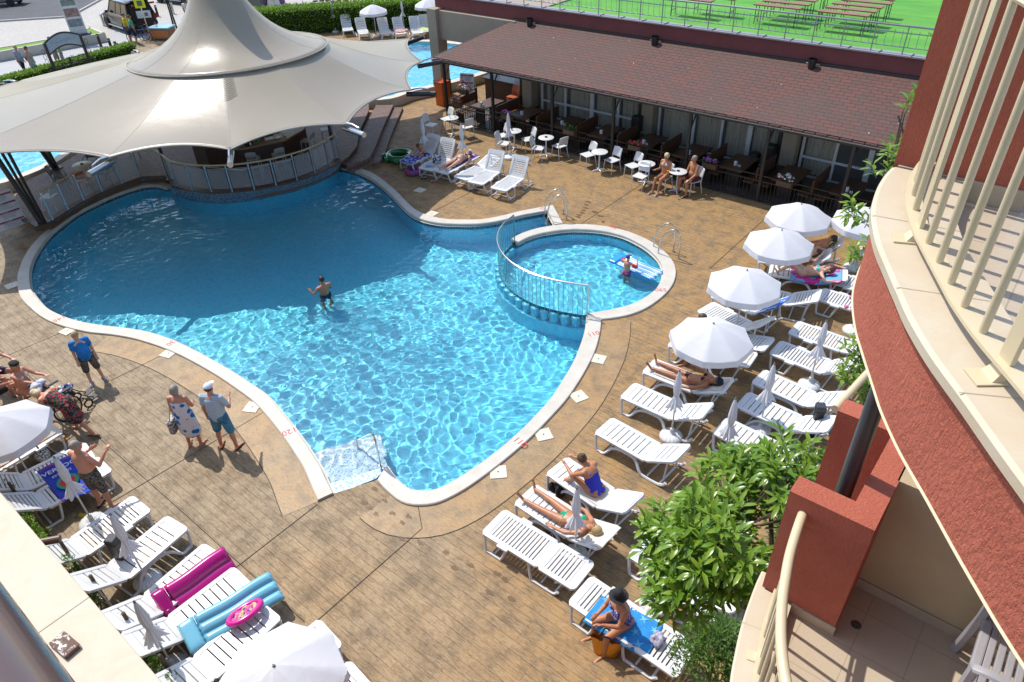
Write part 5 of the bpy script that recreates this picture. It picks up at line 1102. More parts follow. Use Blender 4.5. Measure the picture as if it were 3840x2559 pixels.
    if hair:
        h = Vol(); kind, col = hair
        if kind in ('short', 'crop'): e = .006 if kind == 'crop' else .014; h.ell(hc+hd*.034-face*.018, (.076+e, .092+e*.8, .086+e), HF)
        else:
            h.ell(hc+hd*.03-face*.02, (.089, .105, .10), HF)
            if kind == 'long': h.cone(hc-face*.075, hc-face*.085-hd*.18, .08, .05, face, .6)
            if kind == 'bob': h.ell(hc-hd*.03-face*.05, (.092, .07, .09), HF)
            if kind == 'bun': h.ell(hc+hd*.07-face*.11, (.045, .045, .045), HF)
            if kind == 'tail': h.cone(hc+hd*.0-face*.1, hc-hd*.14-face*.13, .035, .02)
        h.build('hair', HAIR[col], t, .010, 2)
    return t
# ---- poses
A0 = [((.12, -.03, -1), (.05, .28, -1)), ((-.12, -.03, -1), (-.05, .28, -1))]
def stand(arms=None, face=(0, 1, -.05), stride=.0, spread=.06, lean=0.0):
    return dict(torso=(0, lean, 1), front=(0, 1, 0), pz=.93, face=face, arms=arms or A0, legs=[((spread, stride+.04, -1), (.02+spread*.3, stride-.08, -1), (.25, 1, 0)), ((-spread, -stride+.04, -1), (-.02-spread*.3, -stride-.08, -1), (-.25, 1, 0))], headdir=(0, lean*.5+.03, 1))
def sit(arms=None, face=(0, 1, -.1), pz=.53, lean=-.05, shin=.1, knees=.14, feet_fwd=.15):
    return dict(torso=(0, lean, 1), front=(0, 1, 0), pz=pz, face=face, arms=arms or [((.15, .35, -1), (-.15, 1, -.35)), ((-.15, .35, -1), (.15, 1, -.35))], legs=[((knees, 1, -.02), (.02, feet_fwd, -1), (.15, 1, 0)), ((-knees, 1, -.02), (-.02, feet_fwd, -1), (-.15, 1, 0))], headdir=(0, .06, 1))
def supine(back=25, pz=.475, knees=0, arms=None, face=(0, .2, 1), spread=.1):
    a = R_(back); k = R_(knees)
    return dict(torso=(0, -math.cos(a), math.sin(a)), front=(0, .0, 1), pz=pz, face=face, headdir=(0, -math.cos(a*.9), math.sin(a*.9)+.12), arms=arms or [((.5, .85, -.25-.5*math.sin(a)), (.05, 1, -.35)), ((-.5, .85, -.25-.5*math.sin(a)), (-.05, 1, -.35))], legs=[((spread, math.cos(k), math.sin(k)), (spread*.5, math.cos(k), -math.sin(k)*1.05-.03), (.35, .45, 1)), ((-spread, math.cos(k), math.sin(k)), (-spread*.5, math.cos(k), -math.sin(k)*1.05-.03), (-.35, .45, 1))])
FRONT = lambda key: (LO[key].matrix_world @ V((0, 0, 0)))
bpy.context.view_layer.update()
def on(key, y, x=0): 
    o = LO[key]; s = o.scale[0]; c, n_ = math.cos(o.rotation_euler[2]), math.sin(o.rotation_euler[2]); return V((o.location.x+s*(x*c-y*n_), o.location.y+s*(x*n_+y*c), 0)), V((n_, -c, 0))   # a point on a lounger; direction to its foot
C_NAVY = fabric('navy_cloth', (.015, .02, .07)); C_BLACK = fabric('black_cloth', (.012, .012, .014)); C_CAMO = fabric('camo_cloth', (.10, .085, .07), (.025, .025, .025), 'camo', 22, (.20, .17, .13)); C_WHITE = fabric('white_cloth', (.68, .67, .66))
p = cP(770, 590)
person('blond boy in a bright blue printed t-shirt and dark camouflage shorts standing by the pool', p, (.96, -.2), stand(face=(.55, .8, 0), spread=.11), SK['fair'], [('tee', fabric('bright_blue_cloth', (.01, .22, .60), (.01, .16, .48), 'camo', 4)), ('shorts', C_CAMO, 1.0), ('shoes', fabric('black_shoe', (.02, .02, .02), (.6, .6, .6), 'stripes', 18))], ('short', 'blond'), .88, 1.12)
p = cP(1540, 1085); dressf = fabric('white_blue_flower_cloth', (.66, .65, .67), (.0, .14, .42), 'spots', 6.5)
person('woman in a white strapless dress with large blue flowers, seen from behind', p, (-.62, .78), stand([((.2, .25, -1), (-.35, .75, -.35)), ((-.14, -.05, -1), (-.05, .2, -1))], face=(-.1, 1, 0)), SK['pink'], [('dress', dressf, 1.12), ('sandals', fabric('tan_sandal', (.3, .17, .08)))], ('bob', 'grey'), .97, 1.12, True)
p = cP(1805, 1105)
person('man in a white cap, pale striped shirt and blue shorts, seen from behind', p, (-.5, .86), stand([((.35, .2, -1), (-.35, .75, .1)), ((-.2, -.05, -1), (-.06, .1, -1))], face=(0, 1, 0), spread=.14), SK['pink'], [('tee', fabric('pale_striped_cloth', (.48, .56, .60), (.30, .36, .42), 'stripes', 9)), ('shorts', fabric('teal_denim', (.035, .13, .22), (.06, .22, .33), 'camo', 5), .95), ('cap', fabric('grey_white_cap', (.62, .64, .68))), ('sandals', fabric('brown_sandal', (.07, .04, .025)))], ('crop', 'brown'), 1.03, 1.1)
p = D(247, 1163)
person('shirtless tanned man in camouflage shorts standing between the left loungers', p, (-.35, .94), stand([((.35, .3, -1), (.1, .8, .65)), ((-.3, .3, -1), (.4, .8, .2))], face=(.35, .9, -.15), spread=.09), SK['pink'], [('shorts', C_CAMO, .95), ('sandals', fabric('black_sandal', (.02, .017, .015)))], ('crop', 'grey'), 1.03, 1.12)
p = cP(640, 985); fl_ = fabric('black_floral_cloth', (.016, .016, .022), (.55, .03, .06), 'spots', 22, (.06, .16, .05))
ps = stand(spread=.04); ps.update(torso=(0, .86, .42), front=(0, .4, -.9), pz=.86, face=(0, .9, -.6), headdir=(0, .95, .15), arms=[((.1, .15, -1), (.05, .5, -.8)), ((-.1, .35, -1), (-.05, .75, -.6))], legs=[((.05, .35, -1), (.03, .15, -1), (.1, 1, 0)), ((-.05, -.5, -1), (-.03, -.62, -1), (-.1, 1, .1))])
person('woman in a black floral dress bending over beside the wheelchair', p, (-.85, -.5), ps, SK['pink'], [('sundress', fl_, .9), ('sandals', C_BLACK)], ('bob', 'platinum'), .98, 1.16, True)
sg = (.76, .65)
p = cP(265, 760); p.z = -.02
person('woman in a white crop top and black beret reaching for the wheelchair', p, (.86, .5), sit([((.1, .9, -.3), (-.02, 1, -.05)), ((-.1, .8, -.5), (.1, 1, .0))], face=(.1, 1, -.1), pz=.50, lean=.12, knees=.1, feet_fwd=-.1), SK['pink'], [('bikini_top', C_WHITE), ('bikini_bottom', C_WHITE), ('beret', C_BLACK)], ('long', 'blond'), 1.0, 1.08, True)
p = cP(25, 640); p.z = 0
person('shirtless man with dark hair sitting at the left edge with arms over his knees', p, (.92, .4), sit([((.2, .85, -.35), (-.05, 1, -.15)), ((-.2, .85, -.35), (.1, 1, -.12))], face=(.1, 1, -.05), pz=.50, lean=.0), SK['pink'], [('trunks', C_NAVY)], ('crop', 'black'), 1.02, 1.05)
p = cP(20, 790); p.z = 0
person('woman in an orange top with her back to us beside the beret woman', p, (-.1, 1), sit(face=(-.3, 1, 0), pz=.50), SK['pink'], [('tank', fabric('coral_cloth', (.62, .07, .03))), ('trunks', C_BLACK)], ('tail', 'red'), .98, 1.0, True)
p, f = on('N1', .98); 
person('dark haired woman in a royal blue swimsuit sitting up with knees raised', p, f, dict(torso=(0, .42, .9), front=(0, 1, -.3), pz=.47, face=(0, .6, -.85), headdir=(0, .75, .65), arms=[((.2, .75, -.55), (-.3, .85, .1)), ((-.2, .75, -.55), (.35, .85, .1))], legs=[((.2, .85, .5), (-.05, .6, -.75), (.1, 1, -.1)), ((-.2, .9, .42), (.05, .68, -.68), (-.1, 1, -.1))]), SK['tan'], [('swimsuit', fabric('royal_blue_cloth', (.02, .03, .42)))], ('bun', 'brown'), 1.0, 1.05, True)
p, f = on('N2', .98, .0)
person('blonde woman in a green bikini lying back on her lounger', p, f, supine(14, .475, 0, [((.5, .8, -.2), (.1, 1, -.2)), ((-.5, .85, -.2), (-.1, 1, -.1))], (.1, -.1, 1), .12), SK['tan'], [('bikini_bottom', fabric('emerald_cloth', (.0, .30, .17))), ('bikini_top', fabric('emerald_cloth', (.0, .30, .17)))], ('long', 'blond'), 1.0, .95, True)
p, _ = on('N4', .86, -.02); q = cN(1520, 1080, .45)-V((p.x, p.y, .45)); q.z = 0; hatm = fabric('black_hat_cloth', (.014, .014, .016))
_d = on('N4', 0)[1]; _f = V((_d.y, -_d.x, 0)); _f = _f if _f.dot(-p) > 0 else -_f; p = p+_f*.06
person('woman in a black hat and patterned swimsuit sitting sideways on the starfish towel', p, _f+_d*.45, sit([((.15, .45, -.9), (-.4, .75, .25)), ((-.15, .5, -.9), (.4, .8, .2))], face=(0, .8, -.6), pz=.49, lean=.22, knees=.18, feet_fwd=.05), SK['tan'], [('swimsuit', fabric('purple_print_cloth', (.06, .06, .24), (.45, .42, .55), 'spots', 26)), ('hat', hatm)], ('short', 'brown'), 1.0, 1.08, True)
p, f = on('L9', 1.0)
person('tanned woman in a black bikini and dark cap lying under the open umbrella', p, f, supine(16, .475, 0, [((.6, .75, -.2), (.1, .9, .1)), ((-.6, .75, -.2), (-.1, 1, -.2))], (.1, -.2, 1), .07), SK['dark'], [('bikini_bottom', C_BLACK), ('bikini_top', C_BLACK), ('cap', fabric('dark_navy_cap', (.012, .014, .03)))], ('long', 'black'), 1.0, .95, True)
p, f = on('L8', .72, -.15); g = c4(600, 790)-p; g.z = 0
person('bare legged man sitting sideways, upper body hidden by the largest umbrella', p, (-.72, -.6), sit([((.15, .5, -.9), (-.15, .8, -.35)), ((-.15, .5, -.9), (.15, .8, -.35))], pz=.50, lean=.25, knees=.3, feet_fwd=.1), SK['tan'], [('trunks', fabric('cream_cloth', (.5, .43, .33)))], ('short', 'brown'), 1.04, 1.05)
p, f = on('L3', .85)
teal = fabric('turquoise_cloth', (.0, .42, .52))
person('woman in a turquoise bikini lying with raised knees and an arm over her head', p, f, supine(14, .475, 42, [((.6, -.6, .15), (-.1, -.9, -.1)), ((-.6, -.2, -.1), (-.1, -.95, .2))], (.0, -.2, 1), .12), SK['fair'], [('bikini_bottom', teal), ('bikini_top', teal)], ('long', 'red'), 1.0, 1.1, True)
p, f = on('L2', .88)
person('woman in a black bikini lying with raised knees and hands behind her head', p, f, supine(28, .475, 48, [((.75, -.45, .25), (-.6, -.3, .2)), ((-.75, -.45, .25), (.6, -.3, .2))], (.2, 0, 1), .1), SK['fair'], [('bikini_bottom', C_BLACK), ('bikini_top', C_BLACK)], ('long', 'brown'), 1.0, 1.1, True)
p, f = on('L1', .95)
person('dark haired man on the bright patterned towel, half behind the umbrella', p, f, supine(42, .475, 25, None, (.2, .3, 1)), SK['tan'], [('trunks', C_BLACK)], ('short', 'black'), 1.0, 1.05)
p = D(745, 668, -.1); p.z = -1.34
person('tanned man standing waist deep in the middle of the main pool', p, (-.85, .1), stand([((.3, .4, -.9), (-.2, 1, -.15)), ((-.3, .5, -.9), (.1, 1, -.05))], face=(.1, 1, 0)), SK['tan'], [('trunks', C_NAVY)], ('crop', 'black'), 1.0, 1.0)
p = D(1440, 628, -.08); p.z = -.72
person('small boy in a blue cap and red arm bands standing in the paddling pool', p, (.2, 1), stand([((.7, .5, -.4), (-.5, .5, .75)), ((-.7, .5, -.4), (.5, .5, .75))], face=(0, 1, 0)), SK['pink'], [('trunks', fabric('blue_red_trunks', (.02, .05, .30), (.5, .05, .05), 'camo', 10)), ('bands', fabric('red_vinyl', (.75, .05, .02))), ('cap', fabric('blue_cap', (.02, .04, .28)))], None, .72, .95)
p, f = on('Q1', 1.0)
person('child sitting with head bowed on the blue towel beside the green float', p, f, dict(torso=(0, .35, .95), front=(0, 1, -.3), pz=.47, face=(0, .55, -.85), headdir=(0, .75, .65), arms=[((.15, .7, -.6), (-.25, .8, -.1)), ((-.15, .7, -.6), (.25, .8, -.1))], legs=[((.5, .85, .12), (-.5, .55, -.15), (0, 1, 0)), ((-.3, .9, .35), (.1, .75, -.45), (0, 1, -.1))]), SK['pink'], [('trunks', C_NAVY)], ('short', 'brown'), .78, .92)
p, f = on('Q3', 1.02); purp = fabric('indigo_cloth', (.03, .03, .16))
person('woman in a dark indigo bikini sunbathing with a white cloth cap over her face', p, f, supine(2, .475, 0, [((.55, .75, -.15), (.1, 1, -.1)), ((-.55, .75, -.15), (-.1, 1, -.1))], (0, -.1, 1), .1), SK['fair'], [('bikini_bottom', purp), ('bikini_top', purp), ('beret', fabric('white_checked_cap', (.6, .6, .68)))], ('long', 'brown'), 1.0, 1.12, True)
p, a = CH[12]; f = V((-math.sin(a), math.cos(a), 0)); ub = fabric('patterned_bikini', (.55, .53, .6), (.03, .03, .08), 'spots', 30)
person('short haired blonde woman in a patterned bikini sitting at the cafe table', p+f*-.05, (-.05, -1), sit([((.12, .2, -1), (.12, .9, .1)), ((-.12, .3, -1), (.25, .75, -.6))], face=(-.1, 1, -.3), pz=.53, lean=-.06, knees=.03, feet_fwd=.3), SK['tan'], [('bikini_bottom', fabric('black_bikini', (.02, .02, .03))), ('bikini_top', ub), ('sandals', C_WHITE)], ('short', 'platinum'), 1.0, 1.0, True)
p, a = CH[13]; f = V((-math.sin(a), math.cos(a), 0))
person('tanned grey haired man in dark red trunks sitting on the last white chair', p+f*-.03, (-.45, -.9), sit([((.2, .3, -1), (-.2, .9, -.3)), ((-.2, .4, -.95), (.1, .8, -.5))], face=(.25, 1, -.2), pz=.53, lean=.08, knees=.26, feet_fwd=.0), SK['tan'], [('trunks', fabric('maroon_cloth', (.09, .012, .02))), ('sandals', C_BLACK)], ('crop', 'grey'), 1.03, 1.12)
# street
st_ = lambda x, y: D(x, y)
person('stout man in a blue striped polo shirt walking on the street behind the tent', st_(63, 178), (.75, .6), stand(stride=.2), SK['pink'], [('tee', fabric('blue_striped_polo', (.5, .56, .62), (.05, .11, .24), 'stripes', 7)), ('shorts', C_BLACK, .9), ('shoes', C_BLACK)], ('crop', 'blond'), 1.0, 1.25, eyes=False)
person('woman in a black and white striped wrap with a dark bag on the street', st_(86, 176), (.75, .6), stand(stride=.15), SK['pink'], [('sundress', fabric('bw_striped_cloth', (.6, .6, .62), (.02, .02, .05), 'stripes', 5), .8), ('bag', fabric('dark_purple_bag', (.03, .015, .04)))], ('bob', 'brown'), .95, 1.2, True, eyes=False)
person('shirtless man in striped swim shorts walking behind the white arch sign', st_(140, 156), (-.2, -.9), stand(stride=.15), SK['tan'], [('shorts', fabric('dark_striped_trunks', (.03, .03, .06), (.5, .45, .42), 'stripes', 8), .8)], ('crop', 'black'), 1.0, 1.1, eyes=False)
person('child in a mint green vest walking beside the shirtless man', st_(150, 150), (-.2, -.9), stand(stride=.1), SK['tan'], [('tank', fabric('mint_cloth', (.25, .6, .30))), ('shorts', fabric('zigzag_shorts', (.6, .6, .6), (.03, .03, .05), 'stripes', 9), .9)], ('short', 'brown'), .75, 1.0, eyes=False)
person('man in a yellow t-shirt standing at the open tailgate of the black car', st_(303, 98), (.6, .7), stand(), SK['tan'], [('tee', fabric('yellow_cloth', (.75, .58, .0))), ('shorts', C_NAVY, .9)], ('crop', 'black'), 1.02, 1.0, eyes=False)
person('man in a green shirt with a blue waist bag standing by the bicycle', st_(316, 101), (.3, .95), stand(), SK['tan'], [('tee', fabric('green_cloth', (.04, .30, .17))), ('shorts', C_BLACK, .9), ('bag', fabric('blue_bag', (.03, .06, .3)))], ('crop', 'brown'), 1.0, 1.0, eyes=False)
person('man in a white shirt half hidden by the tent cone', st_(440, 62), (-.5, .8), stand(), SK['dark'], [('tee', C_WHITE), ('shorts', C_BLACK)], ('crop', 'black'), 1.02, 1.0, eyes=False)
# ================================================================ own hotel: balconies on the right, ledge at lower left, trees
n = N('terracotta_stucco'); vo = n.n('TexVoronoi', feature='SMOOTH_F1'); vo.inputs['Scale'].default_value = 1; n.l(n.map((62, 62, 24)), vo.inputs[0])
st = n.math('ADD', n.noise(1, 4, n.map((95, 95, 45)), .65, .8), n.math('MULTIPLY', vo.outputs[0], .45))
n.color(n.mix(n.ramp(n.noise(3, 4), [(.35, 0.0), (.7, 1.0)]), (.46, .122, .072), (.40, .10, .058))); n.set(Roughness=.9); n.bump(st, .9, .012); M_TERRA = n.m
n = N('beige_stucco'); n.color(n.mix(n.ramp(n.noise(3, 4), [(.35, 0.0), (.7, 1.0)]), (.46, .35, .21), (.41, .31, .185))); n.set(Roughness=.9); n.bump(n.noise(1, 4, n.map((100, 60, 60)), .65, .8), .6, .008); M_BSTUC = n.m
n = N('cream_balcony_stone'); cr_ = n.ramp(n.noise(2.2, 6, None, .68, 1.0), [(.3, 0.0), (.72, 1.0)]); c = n.mix(cr_, (.54, .47, .355), (.50, .40, .275)); c = n.mix(n.ramp(n.noise(11, 5, None, .7, 2.0), [(.62, 0.0), (.74, .35)]), c, (.40, .28, .16)); n.color(c); n.set(Roughness=.6); n.bump(n.noise(60, 3), .12, .004); M_CSTONE = n.m
M_CPAINT = mat('cream_gloss_paint', (.60, .50, .33), .38, (.57, .47, .30), 6, .05, 30)
n = N('beige_floor_tile'); br = n.n('TexBrick'); n.l(n.map((1, 1, 1)), br.inputs[0]); br.offset = 0
for k, x in (('Scale', 1), ('Brick Width', .33), ('Row Height', .33), ('Mortar Size', .003), ('Mortar Smooth', .2)): br.inputs[k].default_value = x
br.inputs['Color1'].default_value = (.50, .41, .30, 1); br.inputs['Color2'].default_value = (.47, .385, .28, 1); br.inputs['Mortar'].default_value = (.33, .26, .18, 1)
n.color(n.mix(n.ramp(n.noise(40, 4), [(.4, 0.0), (.7, .4)]), br.outputs[0], (.42, .34, .25))); n.set(Roughness=.35); M_TILE = n.m
M_SKIRT = mat('beige_tile_skirting', (.46, .37, .26), .5)
def offs(P, d):
    out = []
    for i, p in enumerate(P):
        t = (P[min(i+1, len(P)-1)]-P[max(i-1, 0)]).normalized(); out.append(p+Vector((-t.y, t.x, 0))*d)
    return out
def balcony(lvl, zf, curve, width, wall_y, label, rail_in, top_h, wall_top, fas_h, x0):
    C = catmull([(x, y, 0) for x, y in curve], 6); zc = zf+.09
    t = wthing('balcony', label, 'balcony', (0, 3, zf))
    I = offs(C, width)
    # floor slab
    P = [(p.x, p.y) for p in offs(C, .03)] + [(2.6, C[-1].y), (2.6, 5.0), (C[0].x+.04, 5.0)]
    MB().prism(P, zf-fas_h, zf-.003).build('slab', M_BSTUC, t); m = MB(); m.slab([P], zf); m.build('floor', M_TILE, t, fix=False)
    F = offs(C, .025); m = MB(); m.strip([(p.x, p.y, zc-.035) for p in F], [(p.x, p.y, zf-fas_h) for p in F]); G_ = offs(C, .05); m.strip([(p.x, p.y, zf-fas_h) for p in F], [(p.x, p.y, zf-fas_h) for p in G_]); o = m.build('fascia', M_TERRA, t, smooth=True)
    MB().tube([(p.x, p.y, zf-fas_h) for p in F], .006, 4).build('drip_edge', M_CPAINT, t)
    # coping stones, each its own slab with thin joints in between
    nst = 5; R = 12; cuts = resample(C, nst*R+1); ic = resample(I, nst*R+1)
    for k in range(nst):
        a = cuts[k*R:(k+1)*R+1]; b = ic[k*R:(k+1)*R+1]; m = MB(); e = .008
        m.strip([(p.x, p.y, zc-.04) for p in a], [(p.x, p.y, zc-e) for p in a]); A2 = [p.lerp(q, .05) for p, q in zip(a, b)]; m.strip([(p.x, p.y, zc-e) for p in a], [(p.x, p.y, zc) for p in A2]); m.strip([(p.x, p.y, zc) for p in A2], [(p.x, p.y, zc) for p in b]); m.strip([(p.x, p.y, zc) for p in b], [(p.x, p.y, zf-.01) for p in b]); m.strip([(p.x, p.y, zc-.04) for p in a], [(p.x, p.y, zc-.04) for p in b])
        if k: m.add([(a[0].x, a[0].y, zc+.0006), (b[0].x, b[0].y, zc+.0006), (b[0].x+.0025, b[0].y-.002, zc+.0006), (a[0].x+.0025, a[0].y-.002, zc+.0006)], [(0, 1, 2, 3)])
        m.build('coping_stone', M_CSTONE, t, smooth=True)
    jn = MB()
    for k in range(1, nst):
        a, b = cuts[k*R], ic[k*R]; d = (b-a).normalized(); s_ = Vector((-d.y, d.x, 0))*.0014; jn.add([(a+s_)[:2]+(zc+.0012,), (b+s_)[:2]+(zc+.0012,), (b-s_)[:2]+(zc+.0012,), (a-s_)[:2]+(zc+.0012,)], [(0, 1, 2, 3)])
    jn.build('coping_joint', M_SKIRT, t)
    # U shaped partition with the drain pipe in its niche
    wt = wall_top; y = wall_y
    U = [(x0, y), (x0+.51, y), (x0+.51, y+1.35), (x0+.35, y+1.35), (x0+.35, y+1.08), (x0-.02, y+1.08), (x0-.02, y+.92), (x0+.35, y+.92), (x0+.35, y+.16), (x0, y+.16)]
    MB().prism(U, zf-.02, wt).build('partition_wall', M_TERRA, t)
    MB().bbox((x0+.27, y-.006, zf+.045), (.50, .014, .09), .003).build('skirting', M_SKIRT, t)
    # railing
    rc = resample(offs(C, rail_in), 120); tr = wthing('balcony_railing', label.split(' balcony')[0].replace('curved ', '')+' balcony railing of cream painted round bars', 'railing', (0, 3, zc))
    zb = zc+.055; L = [0]
    for a, b in zip(rc, rc[1:]): L.append(L[-1]+(b-a).length)
    st_, en = offs(rc, -.03), offs(rc, .03)
    m = MB(); m.strip([(p.x, p.y, zb+.006) for p in st_], [(p.x, p.y, zb+.006) for p in en]); m.strip([(p.x, p.y, zb-.006) for p in en], [(p.x, p.y, zb-.006) for p in st_]); m.strip([(p.x, p.y, zb-.006) for p in st_], [(p.x, p.y, zb+.006) for p in st_]); m.strip([(p.x, p.y, zb+.006) for p in en], [(p.x, p.y, zb-.006) for p in en]); m.build('bottom_bar', M_CPAINT, tr)
    MB().tube([(p.x, p.y, zf+top_h) for p in rc], .03, 12).build('handrail', M_CPAINT, tr, smooth=True)
    MB().tube([(p.x, p.y, zf+top_h-.09) for p in rc], .012, 8).build('upper_bar', M_CPAINT, tr, smooth=True)
    def at_len(s):
        for i in range(len(L)-1):
            if L[i+1] >= s: return rc[i].lerp(rc[i+1], (s-L[i])/(L[i+1]-L[i])), (rc[i+1]-rc[i]).normalized()
        return rc[-1], (rc[-1]-rc[-2]).normalized()
    s = .0; k = 0
    while s < L[-1]:
        p, d = at_len(s); a = math.atan2(d.y, d.x)
        if k % 6 == 5:
            MB().bbox((p.x, p.y, (zb+zf+top_h)/2), (.055, .014, zf+top_h-zb), .002, a).build('flat_post', M_CPAINT, tr)
            q = p+Vector((d.y, -d.x, 0))*.035; MB().bbox((q.x, q.y, zc+.004), (.075, .085, .006), .001, a).build('foot_plate', M_CPAINT, tr); MB().add([(q.x-.03*d.x, q.y-.03*d.y, zc+.007), (q.x+.03*d.x, q.y+.03*d.y, zc+.007), (p.x+.02*d.x, p.y+.02*d.y, zb+.002), (p.x-.02*d.x, p.y-.02*d.y, zb+.002), (p.x-.03*d.x, p.y-.03*d.y, zc+.007), (p.x+.03*d.x, p.y+.03*d.y, zc+.007)], [(0, 1, 2, 3), (4, 5, 2, 3), (0, 4, 3), (1, 2, 5)]).build('foot_gusset', M_CPAINT, tr)
        else: MB().cyl((p.x, p.y, zb), (p.x, p.y, zf+top_h), .0125, 10).build('baluster', M_CPAINT, tr, smooth=True)
        s += .133; k += 1
    return t
k9 = .921
UC = [(x*k9, y*k9) for x, y in ((-.66, 3.62), (-.66, 3.5), (-.64, 3.31), (-.59, 3.08), (-.5, 2.84), (-.41, 2.66), (-.31, 2.47), (-.24, 2.34), (-.13, 2.17), (0, 2.0), (.18, 1.76), (.38, 1.52), (.75, 1.15))]
balcony('upper', 9.22, UC, .30, 3.37, 'upper curved terracotta balcony with cream coping filling the right edge', .135, 1.02, 10.32, .31, -.61)
LC = [(-.70, 3.48), (-.69, 3.36), (-.665, 3.18), (-.63, 2.98), (-.585, 2.8), (-.53, 2.61), (-.44, 2.38), (-.32, 2.16), (-.17, 1.95), (.05, 1.7), (.35, 1.45)]
LB = balcony('lower', 6.06, LC, .26, 3.36, 'lower curved balcony with beige tiles at the bottom right corner', .155, .95, 7.15, .31, -.645)
# handrail returns into the partition in a curve: neighbour's rail behind
m = MB(); m.tube(catmull([(-.62, 5.5, 6.95), (-.66, 5.1, 6.98), (-.7, 4.7, 6.98), (-.72, 4.5, 6.98)], 5), .03, 10); tag(m.build('neighbour_handrail', M_CPAINT, None, smooth=True), 'short piece of cream handrail just behind the red partition walls', 'handrail')
p0 = Vector((-.39, 3.74, 0)); t = wthing('drain_pipe', 'thick dark grey drain pipe in the niche of the red partition', 'pipe', (p0.x, p0.y, 6.0)); M_PIPE = mat('dark_grey_pipe', (.045, .045, .05), .28)
MB().cyl((-.40, 3.76, 0), (-.40, 3.76, 9.0), .055, 20).build('pipe', M_PIPE, t, smooth=True); MB().lathe([(.057, 0), (.062, .01), (.062, .05), (.057, .06)], 20, c=(-.40, 3.76, 6.75)).build('collar', M_PIPE, t, smooth=True)
t = wthing('beige_partition', 'beige stucco partition wall of the lower balcony behind the grey armchair', 'wall', (1.0, 3.9, 6.06)); MB().box((1.23, 3.925, 6.6), (2.75, .15, 1.1)).build('wall', M_BSTUC, t); MB().bbox((1.23, 3.842, 6.105), (2.75, .014, .09), .003).build('skirting', M_SKIRT, t)
# bulk of the hotel so that the balconies belong to something
MB().box((1.75, 2.2, 4.5), (.3, 5.6, 9.0)).build('hotel_facade', M_TERRA, None, label='terracotta hotel facade behind the right balconies', category='building')
MB().prism([(-.60, 3.45), (-.5, 2.9), (-.3, 2.4), (.1, 1.9), (.6, 1.6), (1.6, 1.6), (1.6, 5.0), (-.6, 5.0)], 0, 2.9).build('hotel_wing', M_TERRA, None, label='terracotta ground floor of the hotel below the lower balcony', category='building')
dr = thing('floor_drain', 'round metal floor drain in the lower balcony tiles', 'drain', (-.03, 3.53, 6.06)); MB().lathe([(.0, .003), (.03, .003), (.036, .001)], 20).build('grate', mat('dull_metal', (.16, .15, .13), .5, metal=.6), dr)
g = MB()
for k in range(6): a = k*PI/3; g.box((.02*math.cos(a), .02*math.sin(a), .0036), (.012, .005, .001), a+PI/2)
g.build('slots', M_HOLE, dr)
# armchair
M_LIL = mat('lilac_grey_plastic', (.34, .325, .34), .45)
t = thing('garden_armchair', 'lilac grey slatted garden armchair on the lower balcony', 'armchair', (.60, 3.42, 6.062), PI/2, None, 1.1)
s = MB(); s.bbox((0, .0, .40), (.50, .05, .045), .01); s.build('front_rail', M_LIL, t)
o = MB()
for k in range(9): o.bbox((0, -.045-.05*k, .405-.004*k), (.46, .036, .022), .006)
o.build('seat', M_LIL, t)
for sx in (-1, 1):
    a = MB(); a.tube(catmull([(sx*.27, -.52, .66), (sx*.28, -.3, .655), (sx*.28, -.05, .65), (sx*.275, .035, .63)], 4), .028, 8, flat=.6); a.build('armrest', M_LIL, t, smooth=True)
    MB().tube([(sx*.27, .03, .64), (sx*.265, .03, .4), (sx*.29, .06, 0)], [.026, .028, .024], 6).build('leg', M_LIL, t, smooth=True); MB().tube([(sx*.27, -.5, .66), (sx*.26, -.48, .4), (sx*.28, -.58, 0)], [.024, .026, .022], 6).build('leg', M_LIL, t, smooth=True); MB().bbox((sx*.245, -.22, .395), (.045, .5, .05), .01).build('side_rail', M_LIL, t)
b = MB()
for k in range(8): b.bbox((-.19+.054*k, -.53-.0, .70), (.036, .02, .58), .006, rx=R_(14))
b.build('backrest', M_LIL, t); MB().bbox((0, -.60, 1.0), (.52, .035, .06), .012).build('back_rail', M_LIL, t)
# ---- ledge at lower left with hedge below, and the viewer's own rail
t = wthing('parapet_ledge', 'wide cream stone ledge over the lower left with a weathered slab on it', 'ledge', (-9, -.2, 3))
for x0, x1 in ((-28, -22), (-22, -16), (-16, -11.4), (-11.4, -7.58), (-7.58, -4.6), (-4.6, 3)):
    MB().bbox(((x0+x1)/2, -.35, 2.95), (x1-x0-.006, 1.76, .10), .012).build('ledge_stone', M_CSTONE, t)
MB().box((-12, -.45, 1.45), (30, 1.9, 2.9)).build('ledge_wall', M_BSTUC, t)
tag(MB().tube([(-9.3, .30, 2.86), (-9.02, .72, 2.82)], .055, 14).build('rain_spout', mat('rust_brown_pipe', (.10, .045, .03), .4)), 'short brown rain spout sticking out under the cream ledge', 'spout')
n = N('flaking_brown_paint'); f = n.ramp(n.noise(11, 5, None, .65, .8), [(.52, 0.0), (.58, 1.0)]); n.color(n.mix(f, (.12, .055, .035), (.62, .57, .50))); n.set(Roughness=.7); n.bump(n.noise(30, 4), .5, .01)
tag(MB().bbox((-7.13, .05, 3.03), (.34, .19, .07), .01, .12).build('weathered_slab', n.m), 'weathered brown and white slab lying on the cream ledge', 'slab')
n = N('own_rail_paint'); n.color((.10, .062, .055)); n.set(Roughness=.22); n.b.inputs['Coat Weight'].default_value = .3
tr = wthing('own_railing', 'dark brown glossy balcony handrail crossing the bottom left corner', 'railing', (-1, -.08, 9.9)); MB().tube([(-6, -.072, 9.92), (2.5, -.072, 9.92)], .065, 24).build('handrail', n.m, tr, smooth=True)
